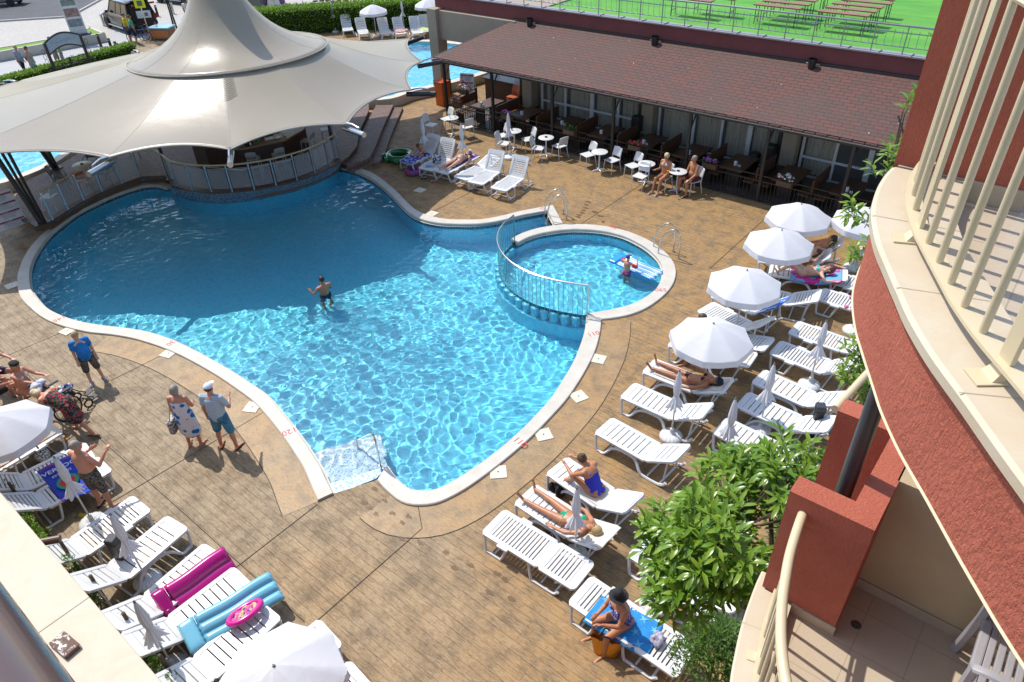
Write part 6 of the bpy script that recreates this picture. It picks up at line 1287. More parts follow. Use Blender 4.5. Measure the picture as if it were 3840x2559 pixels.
for i in range(8): MB().cyl((-5.6+i*.9, -.09, 9.0), (-5.6+i*.9, -.09, 9.9), .02, 8).build('post', n.m, tr)
# ---- plants
def leafmat(name, a, b, c=None, rough=.38):
    n = N(name); f = n.ramp(n.noise(5, 4), [(.35, 0.0), (.68, 1.0)]); oi = n.n('NewGeometry'); col = n.mix(f, a, b)
    col = n.mix(n.ramp(oi.outputs['Random Per Island'], [(.0, 0.0), (1.0, .75)]), col, c or tuple(min(1, x*1.6) for x in b)); n.color(col); n.set(Roughness=rough)
    tr = n.n('BsdfTranslucent'); n.l(n.mix(.5, col, (.18, .35, .03)), tr.inputs[0]); mx = n.n('MixShader'); mx.inputs[0].default_value = .3; n.l(n.b.outputs[0], mx.inputs[1]); n.l(tr.outputs[0], mx.inputs[2]); n.l(mx.outputs[0], n.t.nodes['Material Output'].inputs[0]); return n.m
M_LAUREL = leafmat('laurel_leaf', (.07, .17, .012), (.12, .25, .02), (.28, .40, .045), .28); M_BARK = mat('bark', (.10, .07, .045), .9, None, 12, .6, 30)
M_HEDGE = leafmat('hedge_leaf', (.10, .24, .015), (.17, .33, .02), (.30, .42, .04), .6); M_CONIF = leafmat('conifer_sprig', (.035, .10, .02), (.07, .16, .02), (.14, .22, .03), .6)
def sprig(m, br, c, d, n, L, W):
    """a shoot with leaves set spirally round it"""
    d = d.normalized(); u = d.orthogonal().normalized(); v = d.cross(u); sl_ = L*1.25
    br.tube([c, c+d*sl_], [.006, .003], 4)
    for i in range(n):
        a = i*2.4; p = c+d*sl_*(.15+.85*i/n); o = (u*math.cos(a)+v*math.sin(a)); k = .55+.45*i/n
        leaf_quad(m, p, o*(1.15-.5*i/n)+d*(.35+.6*i/n), Vector((0, 0, 1)), L*random.uniform(.75, 1.1), W*random.uniform(.8, 1.1), .22)
def tree(name, label, cat, base, blobs, nsp, L, W, m_, nl=9, trunk=.06, trunks=3, group=None, via=None):
    t = wthing(name, label, cat, base, group); cen = sum((Vector(b[0]) for b in blobs), Vector())/len(blobs); bk = MB(); lv = MB()
    for k in range(trunks):
        b = blobs[k % len(blobs)]; e = Vector(b[0]); s_ = Vector(base)+Vector((random.uniform(-.12, .12), random.uniform(-.12, .12), 0)); mid_ = s_.lerp(e, .5)+Vector((random.uniform(-.15, .15), random.uniform(-.15, .15), .2)); P = catmull([s_]+([Vector(via)] if via else [])+[mid_ if not via else Vector(via).lerp(e, .5), e], 5); bk.tube(P, [trunk*(1-.75*i/(len(P)-1)) for i in range(len(P))], 8)
    w_ = [b[1][0]*b[1][1]*b[1][2] for b in blobs]
    for _ in range(nsp):
        b = random.choices(blobs, w_)[0]; d = rdir(-.75); r = random.uniform(.35, 1)**.6; c = Vector(b[0])+Vector((d.x*b[1][0]*r, d.y*b[1][1]*r, d.z*b[1][2]*r))
        if noise.noise(c*1.9+Vector((3.1, 1, 2))) < -.12: continue
        g = (c-Vector(b[0])); g = Vector((g.x, g.y, abs(g.z)*.5+.35*max(b[1]))).normalized()+rdir(-.3)*.55
        sprig(lv, lv, c, g, nl, L, W)
        if random.random() < .3: bk.tube([cen.lerp(c, .45), c], [.012, .006], 4)
    bk.build('trunk', M_BARK, t, smooth=True); lv.build('crown', m_, t, smooth='full'); return t
tree('laurel_tree', 'large glossy green laurel tree growing beside the red partition over the loungers', 'tree', (-.52, 4.2, 0), [((-1.16, 4.12, 5.45), (.42, .44, .36)), ((-1.02, 4.62, 5.65), (.36, .40, .32)), ((-1.56, 4.22, 5.05), (.34, .42, .30)), ((-1.0, 4.0, 5.15), (.30, .36, .34)), ((-1.28, 3.80, 4.95), (.30, .28, .28)), ((-1.42, 4.8, 5.3), (.3, .35, .28)), ((-.98, 4.98, 5.75), (.22, .25, .2))], 560, .155, .042, M_LAUREL, 9, via=(-.54, 4.15, 4.3))
tree('laurel_tree', 'slender leafy tree rising behind the upper balcony wall in front of the shingled roof', 'tree', (-1.0, 8.3, 0), [((-1.62, 8.4, 7.9), (.12, .2, .22)), ((-1.60, 8.5, 7.25), (.2, .3, .2)), ((-1.66, 8.8, 6.55), (.25, .3, .26)), ((-1.55, 8.9, 5.9), (.25, .3, .22)), ((-1.45, 8.3, 8.6), (.10, .12, .12))], 62, .16, .05, M_LAUREL, 8, .04, 1, via=(-1.05, 8.3, 7.0))
fl = tree('flowering_shrub', 'leafy shrub with pink blossoms at the curved orange balcony edge', 'shrub', (-.85, 7.9, 0), [((-1.42, 8.5, 5.5), (.18, .22, .16)), ((-1.28, 8.4, 5.1), (.2, .25, .3)), ((-1.2, 8.3, 4.5), (.18, .25, .32)), ((-1.12, 8.1, 4.05), (.12, .2, .2))], 80, .13, .042, M_LAUREL, 8, .03, 1, via=(-.9, 8.0, 4.4))
f = MB()
for _ in range(40): c = Vector((-1.42, 8.4, 5.62))+Vector((random.uniform(-.14, .14), random.uniform(-.2, .2), random.uniform(-.12, .1))); f.sph(c, (.03, .03, .022), 6, 5)
f.build('blossom', mat('pink_blossom', (.65, .12, .28), .6), fl, smooth=True)
def sprays(m, c, r, n, L):
    for _ in range(n):
        d = rdir(0); p = Vector(c)+Vector((d.x*r[0], d.y*r[1], d.z*r[2]))*random.uniform(.55, 1); leaf_quad(m, p, d+rdir(-.2)*.7, Vector((0, 0, 1)), L*random.uniform(.7, 1.2), L*.28, .1)
for (x, y, r, h, lb) in ((-1.45, 5.75, .55, 1.5, 'dark green conifer bush at the bottom edge below the laurel tree'), (-1.25, 8.6, .5, 1.3, 'green bush showing between the back loungers and the orange balcony'), (-1.35, 7.4, .45, 1.1, 'small green bush beside the red partition wall')):
    t = wthing('conifer_bush', lb, 'bush', (x, y, 0)); m = MB()
    for _ in range(80):
        d = rdir(-.1); sprays(m, (x+d.x*r*.75, y+d.y*r*.75, h*.55+d.z*h*.45), (r*.36, r*.36, r*.42), 60, .075)
    m.build('foliage', M_CONIF, t, smooth='full'); MB().cyl((x, y, 0), (x, y, h*.7), .05, 8, .02).build('trunk', M_BARK, t)
hb = 0
for i in range(15):
    x = -22.5+i*1.12; y = .88; t = wthing('ledge_shrub', 'low bright green shrub in the strip below the cream ledge', 'shrub', (x, y, 0), 'shrubs below the ledge'); m = MB()
    for _ in range(16): sprays(m, (x+random.uniform(-.45, .45), y-.1+random.uniform(-.08, .08), .40+random.uniform(-.3, .15)), (.15, .07, .14), 34, .06)
    m.build('foliage', M_CONIF if i % 3 else M_HEDGE, t, smooth='full'); MB().cyl((x, y, 0), (x, y, .8), .03, 6).build('stem', M_BARK, t)
for loc, lb in (((-2.18, 12.0, 0), 'black square bollard lamp behind the back row loungers'), ((-10.55, 1.45, 0), 'black bollard lamp at the head of the left loungers')):
    t = thing('bollard_lamp', lb, 'lamp', loc, .5); MB().bbox((0, 0, .38), (.16, .16, .76), .01).build('post', M_BLACK, t); MB().bbox((0, 0, .84), (.18, .18, .14), .02).build('head', mat('lamp_smoke', (.05, .055, .06), .15), t); g = MB()
    for k in range(3): g.bbox((0, 0, .79+.04*k), (.195, .195, .012), .003)
    g.build('louvre', M_BLACK, t)
# ================================================================ street behind the tent
g0 = lambda x, y, z=0: D(x, y, z)
M_ASPH = mat('dark_asphalt', (.055, .058, .066), .85, (.075, .078, .085), 1.2, .3, 80)
m = MB(); m.slab([[g0(-60, 54)[:2], g0(160, 40)[:2], g0(236, -2)[:2], g0(330, -60)[:2], g0(60, -120)[:2], g0(-250, -60)[:2]]], .0); struct(m.build('road', M_ASPH, fix=False))
M_SIDE = mat('grey_blue_pavement', (.34, .35, .36), .8, (.40, .39, .37), .8, .2, 50)
m = MB(); m.slab([[g0(-80, 240)[:2], g0(-80, 155)[:2], g0(0, 140)[:2], g0(245, 95)[:2], g0(262, 70)[:2], g0(480, 25)[:2], g0(480, 110)[:2], g0(290, 150)[:2]]], -.006); struct(m.build('pavement', M_SIDE, fix=False))
m = MB(); m.slab([[g0(560, 90)[:2], g0(1000, 88)[:2], g0(1010, 60)[:2], g0(690, 30)[:2], g0(560, 40)[:2]]], -.008); struct(m.build('pavement', mat('sand_pavement', (.56, .47, .36), .8, (.5, .42, .32), 1), fix=False))
k = MB(); A = [g0(-60, 54), g0(160, 40), g0(236, -2)]
for a, b in zip(A, A[1:]): d = b-a; c = (a+b)/2; k.bbox((c.x, c.y, .04), (d.length, .18, .12), .01, math.atan2(d.y, d.x))
struct(k.build('kerb', mat('kerb_stone', (.42, .40, .37), .8)))
# planter with lawn
P4 = [V_.copy() for V_ in (g0(-20, 123, .5), g0(237, 77, .5), g0(207, 64, .5), g0(170, 81, .5), g0(-20, 114, .5))]
for V_ in P4: V_.z = 0
t = wthing('lawn_planter', 'long low stone planter with a strip of lawn along the pavement', 'planter', tuple(P4[1]))
m = MB()
for a, b in zip(P4, P4[1:]+P4[:1]): d = b-a; c = (a+b)/2; m.bbox((c.x, c.y, .27), (d.length+.2, .2, .54), .015, math.atan2(d.y, d.x))
m.build('wall', mat('planter_stone', (.52, .47, .39), .8, (.46, .41, .34), 3), t); m = MB(); m.slab([[p[:2] for p in P4]], .5); m.build('lawn', mat('lawn_green', (.10, .24, .02), .9, (.16, .30, .03), 8, .8, 60), t, fix=False)
def hedge(label, a, b, w, h, n, m_, L=.14):
    d = (b-a); L_ = d.length; d.normalize(); s_ = Vector((-d.y, d.x, 0)); t = wthing('hedge', label, 'hedge', tuple((a+b)/2))
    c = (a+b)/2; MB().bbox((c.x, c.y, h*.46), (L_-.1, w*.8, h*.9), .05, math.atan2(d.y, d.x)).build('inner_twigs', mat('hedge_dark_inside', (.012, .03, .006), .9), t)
    f = MB()
    for _ in range(n):
        u = random.uniform(0, L_); r = random.random()
        if r < .45: p = a+d*u+s_*random.uniform(-w/2, w/2); p.z = h*random.uniform(.88, 1.04); dr = Vector((random.uniform(-.6, .6), random.uniform(-.6, .6), 1))
        else: sg = -1 if r < .93 else 1; p = a+d*u+s_*sg*w*random.uniform(.40, .53); p.z = h*random.uniform(0, 1)**.9; dr = s_*sg*.8+Vector((random.uniform(-.7, .7), random.uniform(-.7, .7), random.uniform(-.1, 1)))
        leaf_quad(f, p, dr, Vector((0, 0, 1)), L*random.uniform(.7, 1.3), L*.42, .2)
    f.build('foliage', m_, t, smooth='full'); return t
hedge('bright green clipped hedge behind the far loungers', g0(560, 84), g0(1005, 54), 1.3, 1.5, 9000, M_HEDGE, .17)
hedge('low green hedge strip between the tent and the street', g0(-60, 225), g0(310, 120), .7, .5, 3600, M_HEDGE, .16)
# bollards
b0 = None
for (x, y), st_el, lb in (((1000, 330), 1, 'steel bollard behind the lawn planter sign'), ((1250, 308), 1, 'steel bollard in front of the black car bonnet'), ((1215, 560), 0, 'dark bollard at the planter corner'), ((1350, 615), 0, 'dark bollard second from the planter corner'), ((1425, 655), 0, 'short dark bollard third from the planter corner, by the hedge')):
    p = crop(0, 0, 3.2)(x, y); t = thing('bollard', lb, 'bollard', p, 0, 'bollards along the street'); mm = M_STEEL if st_el else M_DARK
    MB().lathe([(.085, 0), (.085, .72), (.075, .75), (0, .75)], 14).build('post', mm, t, smooth=True); MB().lathe([(.09, .62), (.09, .68)], 14, cap=False).build('ring', M_STEEL, t)
for (x, y), st_el, lb in (((795, 230), 0, 'dark bollard behind the open tailgate of the black car'), ((1015, 195), 1, 'steel bollard right of the lamp post'), ((1250, 145), 1, 'steel bollard by the second dark car')):
    p = crop(380, 0, 3.733)(x, y); t = thing('bollard', lb, 'bollard', p, 0, 'bollards along the street'); mm = M_STEEL if st_el else M_DARK
    MB().lathe([(.085, 0), (.085, .72), (.075, .75), (0, .75)], 14).build('post', mm, t, smooth=True); MB().lathe([(.09, .62), (.09, .68)], 14, cap=False).build('ring', M_STEEL, t)
# ---- cars
M_TYRE = mat('tyre_rubber', (.015, .015, .015), .8); M_RIM = mat('alloy_rim', (.5, .5, .5), .3, metal=.9); M_CGL = mat('car_glass', (.012, .015, .018), .06); M_TAIL = mat('tail_lamp', (.35, .01, .01), .2); M_HEADL = mat('head_lamp', (.6, .62, .65), .1); M_INT = mat('car_interior', (.012, .012, .013), .8)
def car(label, loc, rz, paint, sc=1.0, suv=True, boot_open=False):
    t = thing('parked_car', label, 'car', loc, rz, None, sc); Lc, Wc = (4.7, 1.88) if suv else (4.0, 1.72); zb, zr = (1.02, 1.74) if suv else (.92, 1.46); hl = Lc/2
    # lofted body: stations along x (front +x) with sill, shoulder and half widths
    st = [(-hl, .45, zb-.05, .80), (-hl+.12, .34, zb, .90), (-hl+.6, .26, zb, .94), (-.4, .25, zb-.01, .95), (hl-1.55, .25, zb-.03, .95), (hl-.9, .26, zb-.10, .93), (hl-.25, .32, zb-.2, .86), (hl, .42, zb-.34, .70)]
    m = MB(); rings = []
    for x, z0, z1, w in st:
        w *= Wc/2; rings.append([(x, -w*.9, z0), (x, -w, z0+.15), (x, -w*1.0, z1-.18), (x, -w*.93, z1), (x, 0, z1+.03), (x, w*.93, z1), (x, w*1.0, z1-.18), (x, w, z0+.15), (x, w*.9, z0)])
    for a, b in zip(rings, rings[1:]): m.strip(a, b); m.add([a[-1], a[0], b[0], b[-1]], [(0, 1, 2, 3)])
    m.add(rings[0], [tuple(range(9))]); m.add(rings[-1], [tuple(range(9))]); o = m.build('body', paint, t, smooth=True)
    xr0, xr1 = (-hl+.22, .55) if suv else (-hl+.55, .45); xb0, xb1 = -hl+.05, hl-1.35
    w1, w0 = Wc/2*.72, Wc/2*.9
    c = MB(); top = [(xr0, -w1, zr-.03), (xr1-.1, -w1, zr), (xr1-.1, w1, zr), (xr0, w1, zr-.03)]; bot = [(xb0 if suv else xb0+.1, -w0, zb-.02), (xb1, -w0, zb-.05), (xb1, w0, zb-.05), (xb0 if suv else xb0+.1, w0, zb-.02)]
    c.add(top+bot, [(0, 1, 2, 3), (4, 5, 1, 0), (5, 6, 2, 1), (6, 7, 3, 2), (7, 4, 0, 3)]); c.build('cabin', M_INT if boot_open else paint, t)
    r = MB(); r.bbox(((xr0+xr1)/2-.03, 0, zr+.012), (xr1-xr0+.05, w1*2+.03, .05), .02); r.build('roof', paint, t, smooth=True)
    def pane(pts, nm): 
        cc = sum((Vector(p) for p in pts), Vector())/4; nn = (Vector(pts[1])-Vector(pts[0])).cross(Vector(pts[2])-Vector(pts[0])).normalized(); nn = nn if nn.dot(cc-Vector((0, 0, zb))) > 0 else -nn
        q = [Vector(p).lerp(cc, .09)+nn*.012 for p in pts]; MB().add(q+[p-nn*.02 for p in q], [(0, 1, 2, 3), (0, 1, 5, 4), (1, 2, 6, 5), (2, 3, 7, 6), (3, 0, 4, 7)]).build(nm, M_CGL, t)
    L2 = lambda a, b, f: tuple(Vector(a).lerp(Vector(b), f))
    pane([bot[1], bot[2], top[2], top[1]], 'windscreen')
    if not boot_open: pane([bot[0], bot[3], top[3], top[0]], 'rear_window')
    for bi, ti, ci, di in ((0, 0, 1, 1), (3, 3, 2, 2)):
        for a, b in ((.03, .30), (.32, .58), (.60, .93)): pane([L2(bot[bi], bot[ci], a), L2(bot[bi], bot[ci], b), L2(top[ti], top[di], b), L2(top[ti], top[di], a)], 'side_window')
    for sx in (hl-.88, -hl+.85):
        for sy in (-1, 1):
            w_ = MB(); R = .36 if suv else .31; M = Matrix.Translation((sx, sy*(Wc/2-.1), R)) @ Matrix.Rotation(R_(90), 4, 'X'); w_.lathe([(R-.1, -.115), (R-.02, -.115), (R, -.08), (R, .08), (R-.02, .115), (R-.1, .115)], 24, M); ty = w_.build('wheel', M_TYRE, t, smooth=True)
            rm = MB(); rm.lathe([(R-.1, -.02), (R-.09, .10), (R-.12, .105)], 24, Matrix.Translation((sx, sy*(Wc/2-.1), R)) @ Matrix.Rotation(R_(-90*sy), 4, 'X'), cap=False)
            for k in range(5): a = k*2*PI/5; rm.box((sx+.12*math.cos(a), sy*(Wc/2-.015), R+.12*math.sin(a)), (.24, .03, .06), ry=-a)
            rm.build('rim', M_RIM, ty)
    for sy in (-1, 1):
        MB().bbox((hl-.12, sy*Wc*.36, zb-.3), (.2, .3, .14), .03).build('headlight', M_HEADL, t); MB().bbox((-hl+.04, sy*Wc*.42, zb-.12), (.1, .2, .3), .03).build('tail_light', M_TAIL, t)
        MB().bbox((xb1-.35, sy*(Wc/2+.06), zb+.08), (.12, .18, .14), .03).build('mirror', paint, t)
        if suv: MB().tube([(xr0+.1, sy*w1*.97, zr+.03), (xr0+.2, sy*w1*.97, zr+.09), (xr1-.25, sy*w1*.97, zr+.09), (xr1-.1, sy*w1*.97, zr+.04)], .02, 6).build('roof_rail', M_STEEL, t); MB().bbox((0, sy*Wc*.49, .3), (2.3, .1, .06), .015).build('running_board', M_RIM, t)
        MB().box((-.2, sy*(Wc/2*.912), zb+.0), (2.6, .012, .025)).build('chrome_strip', M_STEEL, t)
    MB().bbox((-hl-.02, 0, .55), (.12, Wc*.86, .22), .04).build('bumper', M_BLACK, t); MB().bbox((hl-.03, 0, .5), (.12, Wc*.72, .22), .04).build('bumper', M_BLACK, t)
    if boot_open:
        MB().bbox((-hl-.30, 0, zr+.16), (1.0, Wc*.78, .10), .03, ry=R_(12)).build('tailgate', paint, t); MB().bbox((-hl+.0, 0, (zb+zr)/2-.1), (.04, Wc*.66, zr-zb+.2), .01).build('boot_opening', M_INT, t)
        for sy in (-1, 1): MB().bbox((-hl-.72, sy*Wc*.28, zr+.02), (.1, .3, .1), .03).build('tail_light', M_TAIL, t)
    return t
PB = mat('black_car_paint', (.018, .014, .012), .12, (.022, .017, .015), 2); PS = mat('silver_car_paint', (.20, .21, .22), .25, metal=.5); PY = mat('yellow_car_paint', (.80, .55, .0), .2)
cs = crop(380, 0, 3.733); fw_, rw_ = cs(130, 385), cs(400, 480); d = (fw_-rw_).normalized(); c = (fw_+rw_)/2+Vector((d.y, -d.x, 0))*-.9*(-1 if True else 1)
sv = 1.08; nrm = Vector((-d.y, d.x, 0)); nrm = nrm if nrm.dot(Vector((0, 1, 0))) > 0 else -nrm
car('black estate car with open tailgate parked on the grey pavement', (fw_+rw_)/2+nrm*.84, math.atan2(d.y, d.x), PB, sv, True, True)
p = crop(0, 0, 3.2)(205, 78); d = (g0(160, 40)-g0(0, 50)).normalized(); car('silver grey car cut by the top left corner', p-d*1.5+Vector((-d.y, d.x, 0))*.8, math.atan2(d.y, d.x)+PI*0, PS, .95, False)
a, b = cs(850, 38), cs(1195, 78); d = (b-a).normalized(); nn = Vector((-d.y, d.x, 0)); nn = nn if nn.dot(Vector((-1, 1, 0))) > 0 else -nn; car('dark car at the top edge behind the lamp post', (a+b)/2+nn*.8, math.atan2(d.y, d.x), PB, (b-a).length/2.9, True)
p = D(606, 74); car('bright yellow car half hidden behind the tent cone', p+Vector((-1.0, -.2, 0)), math.atan2(.72, .7), PY, .9, False)
# ---- signs, lamp post, bike, boxes
p = crop(0, 0, 3.2)(960, 425, .5); t = thing('notice_panel', 'tall leaning white notice panel with pictures standing on the lawn planter', 'sign', p, R_(62))
MB().bbox((0, 0, 1.15), (.95, .06, 2.3), .01).build('panel', M_BOARD, t); MB().bbox((0, 0, .05), (1.3, .8, .1), .02).build('foot', mat('panel_foot', (.06, .06, .06), .6), t)
for k, (z, h, cc) in enumerate(((1.95, .4, (.25, .30, .28)), (1.35, .5, (.35, .22, .2)), (.75, .45, (.28, .3, .36)))): MB().box((0, -.034, z), (.8, .006, h)).build('picture', mat('panel_picture_%d' % k, cc, .5, tuple(x*.4 for x in cc), 6), t)
p = cs(700, 565); t = thing('warning_sign', 'fluorescent yellow pedestrian warning sign on a steel pole with a white plate', 'sign', p, R_(52)); M_FY = mat('fluorescent_yellow', (.72, .80, .0), .5)
MB().cyl((0, 0, 0), (0, 0, 3.1), .035, 8).build('pole', M_STEEL, t); MB().bbox((0, -.05, 2.55), (.62, .02, 1.25), .02).build('board', M_FY, t)
MB().add([(-.23, -.064, 2.5), (.23, -.064, 2.5), (0, -.064, 2.98)], [(0, 1, 2)]).build('red_triangle', mat('sign_red', (.5, .05, .03), .5), t); MB().add([(-.15, -.067, 2.55), (.15, -.067, 2.55), (0, -.067, 2.87)], [(0, 1, 2)]).build('white_triangle', M_BOARD, t); MB().box((0, -.070, 2.66), (.04, .004, .16)).build('pedestrian', M_INK, t); MB().box((0, -.066, 2.2), (.3, .006, .3)).build('pictogram', M_INK, t)
MB().bbox((.05, -.05, 1.55), (.85, .02, .42), .02).build('plate', M_BOARD, t); MB().box((.2, -.064, 1.55), (.2, .006, .2)).build('plate_symbol', M_INK, t)
p = cs(1050, 440); t = thing('lamp_post', 'tall black twin tube lamp post beside the tent cone', 'lamp post', p, .4)
for dx in (-.07, .07): MB().tube([(dx*1.6, 0, 0), (dx, 0, 1.0), (dx, 0, 6.2)], [.07, .05, .04], 8).build('tube', M_DARK, t, smooth=True)
MB().lathe([(.16, 1.9), (.18, 2.3), (.0, 2.45)], 12).build('speaker_cover', M_DARK, t, smooth=True); MB().bbox((0, .3, 6.2), (.3, .9, .12), .03).build('lamp_head', M_DARK, t)
def wheel(t, c, R, ax):
    M = Matrix.Translation(c) @ Matrix.Rotation(ax, 4, 'Z') @ Matrix.Rotation(R_(90), 4, 'X'); MB().tube([tuple(M @ Vector((R*math.cos(a*PI/12), R*math.sin(a*PI/12), 0))) for a in range(24)], .022, 6, closed=True).build('wheel', M_TYRE, t, smooth=True)
def bike(label, loc, rz, m_):
    t = thing('bicycle', label, 'bicycle', loc, rz); wheel(t, (-.52, 0, .34), .33, 0); wheel(t, (.52, 0, .34), .33, 0)
    f = MB()
    for P in ([(-.52, 0, .34), (-.05, 0, .3), (.38, 0, .78), (-.2, 0, .75), (-.05, 0, .3)], [(-.52, 0, .34), (-.2, 0, .75), (-.22, 0, .92)], [(.52, 0, .34), (.36, 0, .95)]): f.tube(P, .022, 6)
    f.build('frame', m_, t, smooth=True); MB().bbox((-.22, 0, .94), (.24, .14, .05), .02).build('saddle', M_BLACK, t); MB().tube([(.3, -.26, .98), (.36, -.2, 1.0), (.36, .2, 1.0), (.3, .26, .98)], .015, 6).build('handlebar', M_DARK, t, smooth=True)
bike('blue and white bicycle held beside the man in the green shirt', cs(560, 600), R_(35), mat('blue_frame', (.05, .12, .4), .3)); bike('orange red bicycle leaning by the yellow warning sign', cs(740, 560), R_(60), mat('orange_frame', (.7, .12, .02), .3))
p = cs(890, 545); t = thing('ice_chest', 'market chest with pale blue lid and orange side by the tent cone', 'chest', p, R_(30)); MB().bbox((0, 0, .35), (1.35, .8, .6), .03).build('body', mat('chest_brown', (.28, .16, .09), .6), t); MB().bbox((0, 0, .72), (1.5, .95, .1), .03).build('lid', mat('pale_blue_lid', (.25, .48, .60), .4), t); MB().box((0, -.405, .38), (1.2, .012, .4)).build('front_panel', mat('orange_panel', (.6, .2, .05), .5), t)
# arch sign with railing and scrolls
pa, pb = D(136, 186), D(214, 163); d = (pb-pa); L = d.length; t = thing('arch_sign', 'black metal arch with a pale drink sign panel and low scrolled railing by the street', 'arch', pa, math.atan2(d.y, d.x)); hz_ = 1.95
for x in (0, L): MB().bbox((x, 0, hz_/2), (.13, .13, hz_), .01).build('post', M_DARK, t)
arc = [(L*u, 0, hz_-.02+.32*math.sin(PI*u)) for u in [i/16 for i in range(17)]]; ar2 = [(x, 0, z-.62) for x, y, z in arc]
MB().tube(arc, .05, 6).build('arch_bar', M_DARK, t); MB().tube(ar2, .04, 6).build('arch_bar', M_DARK, t)
m = MB(); m.strip([(x, -.02, z) for x, y, z in arc], [(x, -.02, z) for x, y, z in ar2]); m.strip([(x, .02, z) for x, y, z in arc], [(x, .02, z) for x, y, z in ar2]); m.build('sign_panel', mat('pale_blue_sign', (.34, .42, .48), .4), t)
tx = text('Coca-Cola', 'sign_text', .34, (L/2, -.026, hz_-.05), 0, mat('faded_sign_ink', (.27, .32, .42), .5), t, .001); tx.rotation_euler = (R_(90), 0, 0); tx.scale = (-1, 1, 1)
r = MB()
for z in (.95, .62, .1): r.tube([(0, 0, z), (L, 0, z)], .022, 6)
r.box((L*.5, 0, .5), (.09, .05, 1.0))
for i in range(1, 14): r.tube([(L*i/14, 0, .1), (L*i/14, 0, .62)], .01, 4)
for i in range(7):
    cx = L*(i+.5)/7; r.tube([(cx+.12*math.cos(a*PI/6), 0, .785+.12*math.sin(a*PI/6)) for a in range(12)], .012, 4, closed=True)
r.build('railing', M_DARK, t)
for x in (-.22, L+.22):
    sc_ = MB()
    for k in range(6): sc_.tube([(x+.08*math.cos(a*PI/5), 0, .3+.25*k+.13*math.sin(a*PI/5)) for a in range(10)], .012, 4, closed=True)
    sc_.build('scroll_work', M_DARK, t)
# red scooters, kiosk, stand
M_SR = mat('scooter_red', (.35, .02, .03), .35)
s0 = None
for k, (x, y) in enumerate(((360, 105), (412, 100), (462, 95), (505, 86), (552, 80), (605, 72))):
    p = crop(1050, 0, 2.2417)(x, y); lb = 'red rental scooter in the street row, %s from the left' % ('first', 'second', 'third', 'fourth', 'fifth', 'sixth')[k]
    if s0 is None:
        t = s0 = thing('scooter', lb, 'scooter', p, R_(60), 'red rental scooters in a row'); wheel(t, (-.5, 0, .2), .2, 0); wheel(t, (.5, 0, .2), .2, 0)
        MB().bbox((0, 0, .28), (.8, .26, .12), .04).build('deck', M_SR, t); MB().bbox((-.4, 0, .5), (.4, .28, .3), .06).build('battery_box', M_SR, t); MB().bbox((-.38, 0, .78), (.36, .24, .1), .04).build('seat', M_BLACK, t); MB().tube([(.5, 0, .2), (.36, 0, 1.1)], .035, 8).build('stem', M_SR, t); MB().tube([(.33, -.3, 1.1), (.36, 0, 1.12), (.33, .3, 1.1)], .02, 6).build('handlebar', M_BLACK, t); MB().bbox((.42, 0, .95), (.1, .2, .18), .03).build('headlight', M_BLACK, t)
    else: dup(s0, lb, p, R_(60+random.uniform(-15, 15)))
ck = crop(600, 0, 2.69); p = ck(860, 112)+Vector((-.8, .9, 0)); t = thing('kiosk', 'grey street kiosk with red trim above the yellow car', 'kiosk', p, R_(42)); MB().bbox((0, 0, 1.2), (2.2, 1.6, 2.4), .03).build('body', mat('kiosk_grey', (.22, .20, .17), .6), t); MB().bbox((0, -.82, 1.4), (1.7, .05, 1.5), .01).build('window', mat('kiosk_window', (.32, .30, .26), .4), t); MB().bbox((0, 0, 2.45), (2.5, 1.9, .14), .03).build('roof', mat('kiosk_red', (.4, .03, .04), .5), t)
p = ck(1020, 70)+Vector((-.6, .8, 0)); t = thing('market_stall', 'pink market stall wall with hanging goods at the top edge', 'stall', p, R_(42)); MB().bbox((0, 0, 1.1), (3.0, .3, 2.2), .02).build('wall', mat('stall_pink', (.45, .16, .34), .6), t); MB().bbox((0, -.8, 2.3), (3.2, 1.8, .08), .02).build('awning', mat('stall_awning', (.4, .06, .08), .7), t); MB().bbox((-.6, -.6, .3), (.5, .5, .6), .04).build('red_tub', mat('stall_red', (.5, .04, .03), .5), t)
p = ck(1160, 97); t = thing('menu_stand', 'white tapered menu stand with yellow lettering near the stall', 'stand', p, R_(35)); m = MB(); m.add([(-.45, -.3, 0), (.45, -.3, 0), (.45, .3, 0), (-.45, .3, 0), (-.28, -.2, .95), (.28, -.2, .95), (.28, .2, .95), (-.28, .2, .95)], [(0, 1, 5, 4), (1, 2, 6, 5), (2, 3, 7, 6), (3, 0, 4, 7), (4, 5, 6, 7)]); m.build('body', mat('stand_white', (.58, .57, .54), .6), t); MB().bbox((0, -.25, .75), (.42, .03, .16), .01, rx=R_(6)).build('lettering', mat('yellow_letter', (.6, .45, .05), .5), t)
for (x, y), lb in (((312, 240), 'mushroom garden lamp by the hedge near the open far umbrella'), ((800, 268), 'mushroom garden lamp in front of the far hedge, right of the open umbrella')):
    p = crop(1050, 0, 2.2417)(x, y+20); t = thing('garden_lamp', lb, 'lamp', p, 0, 'garden lamps before the hedge'); MB().cyl((0, 0, 0), (0, 0, .95), .035, 8).build('pole', M_DARK, t); MB().lathe([(.12, .95), (.16, 1.05), (.15, 1.2), (.0, 1.3)], 14).build('shade', mat('smoked_lamp', (.05, .05, .055), .3), t, smooth=True)
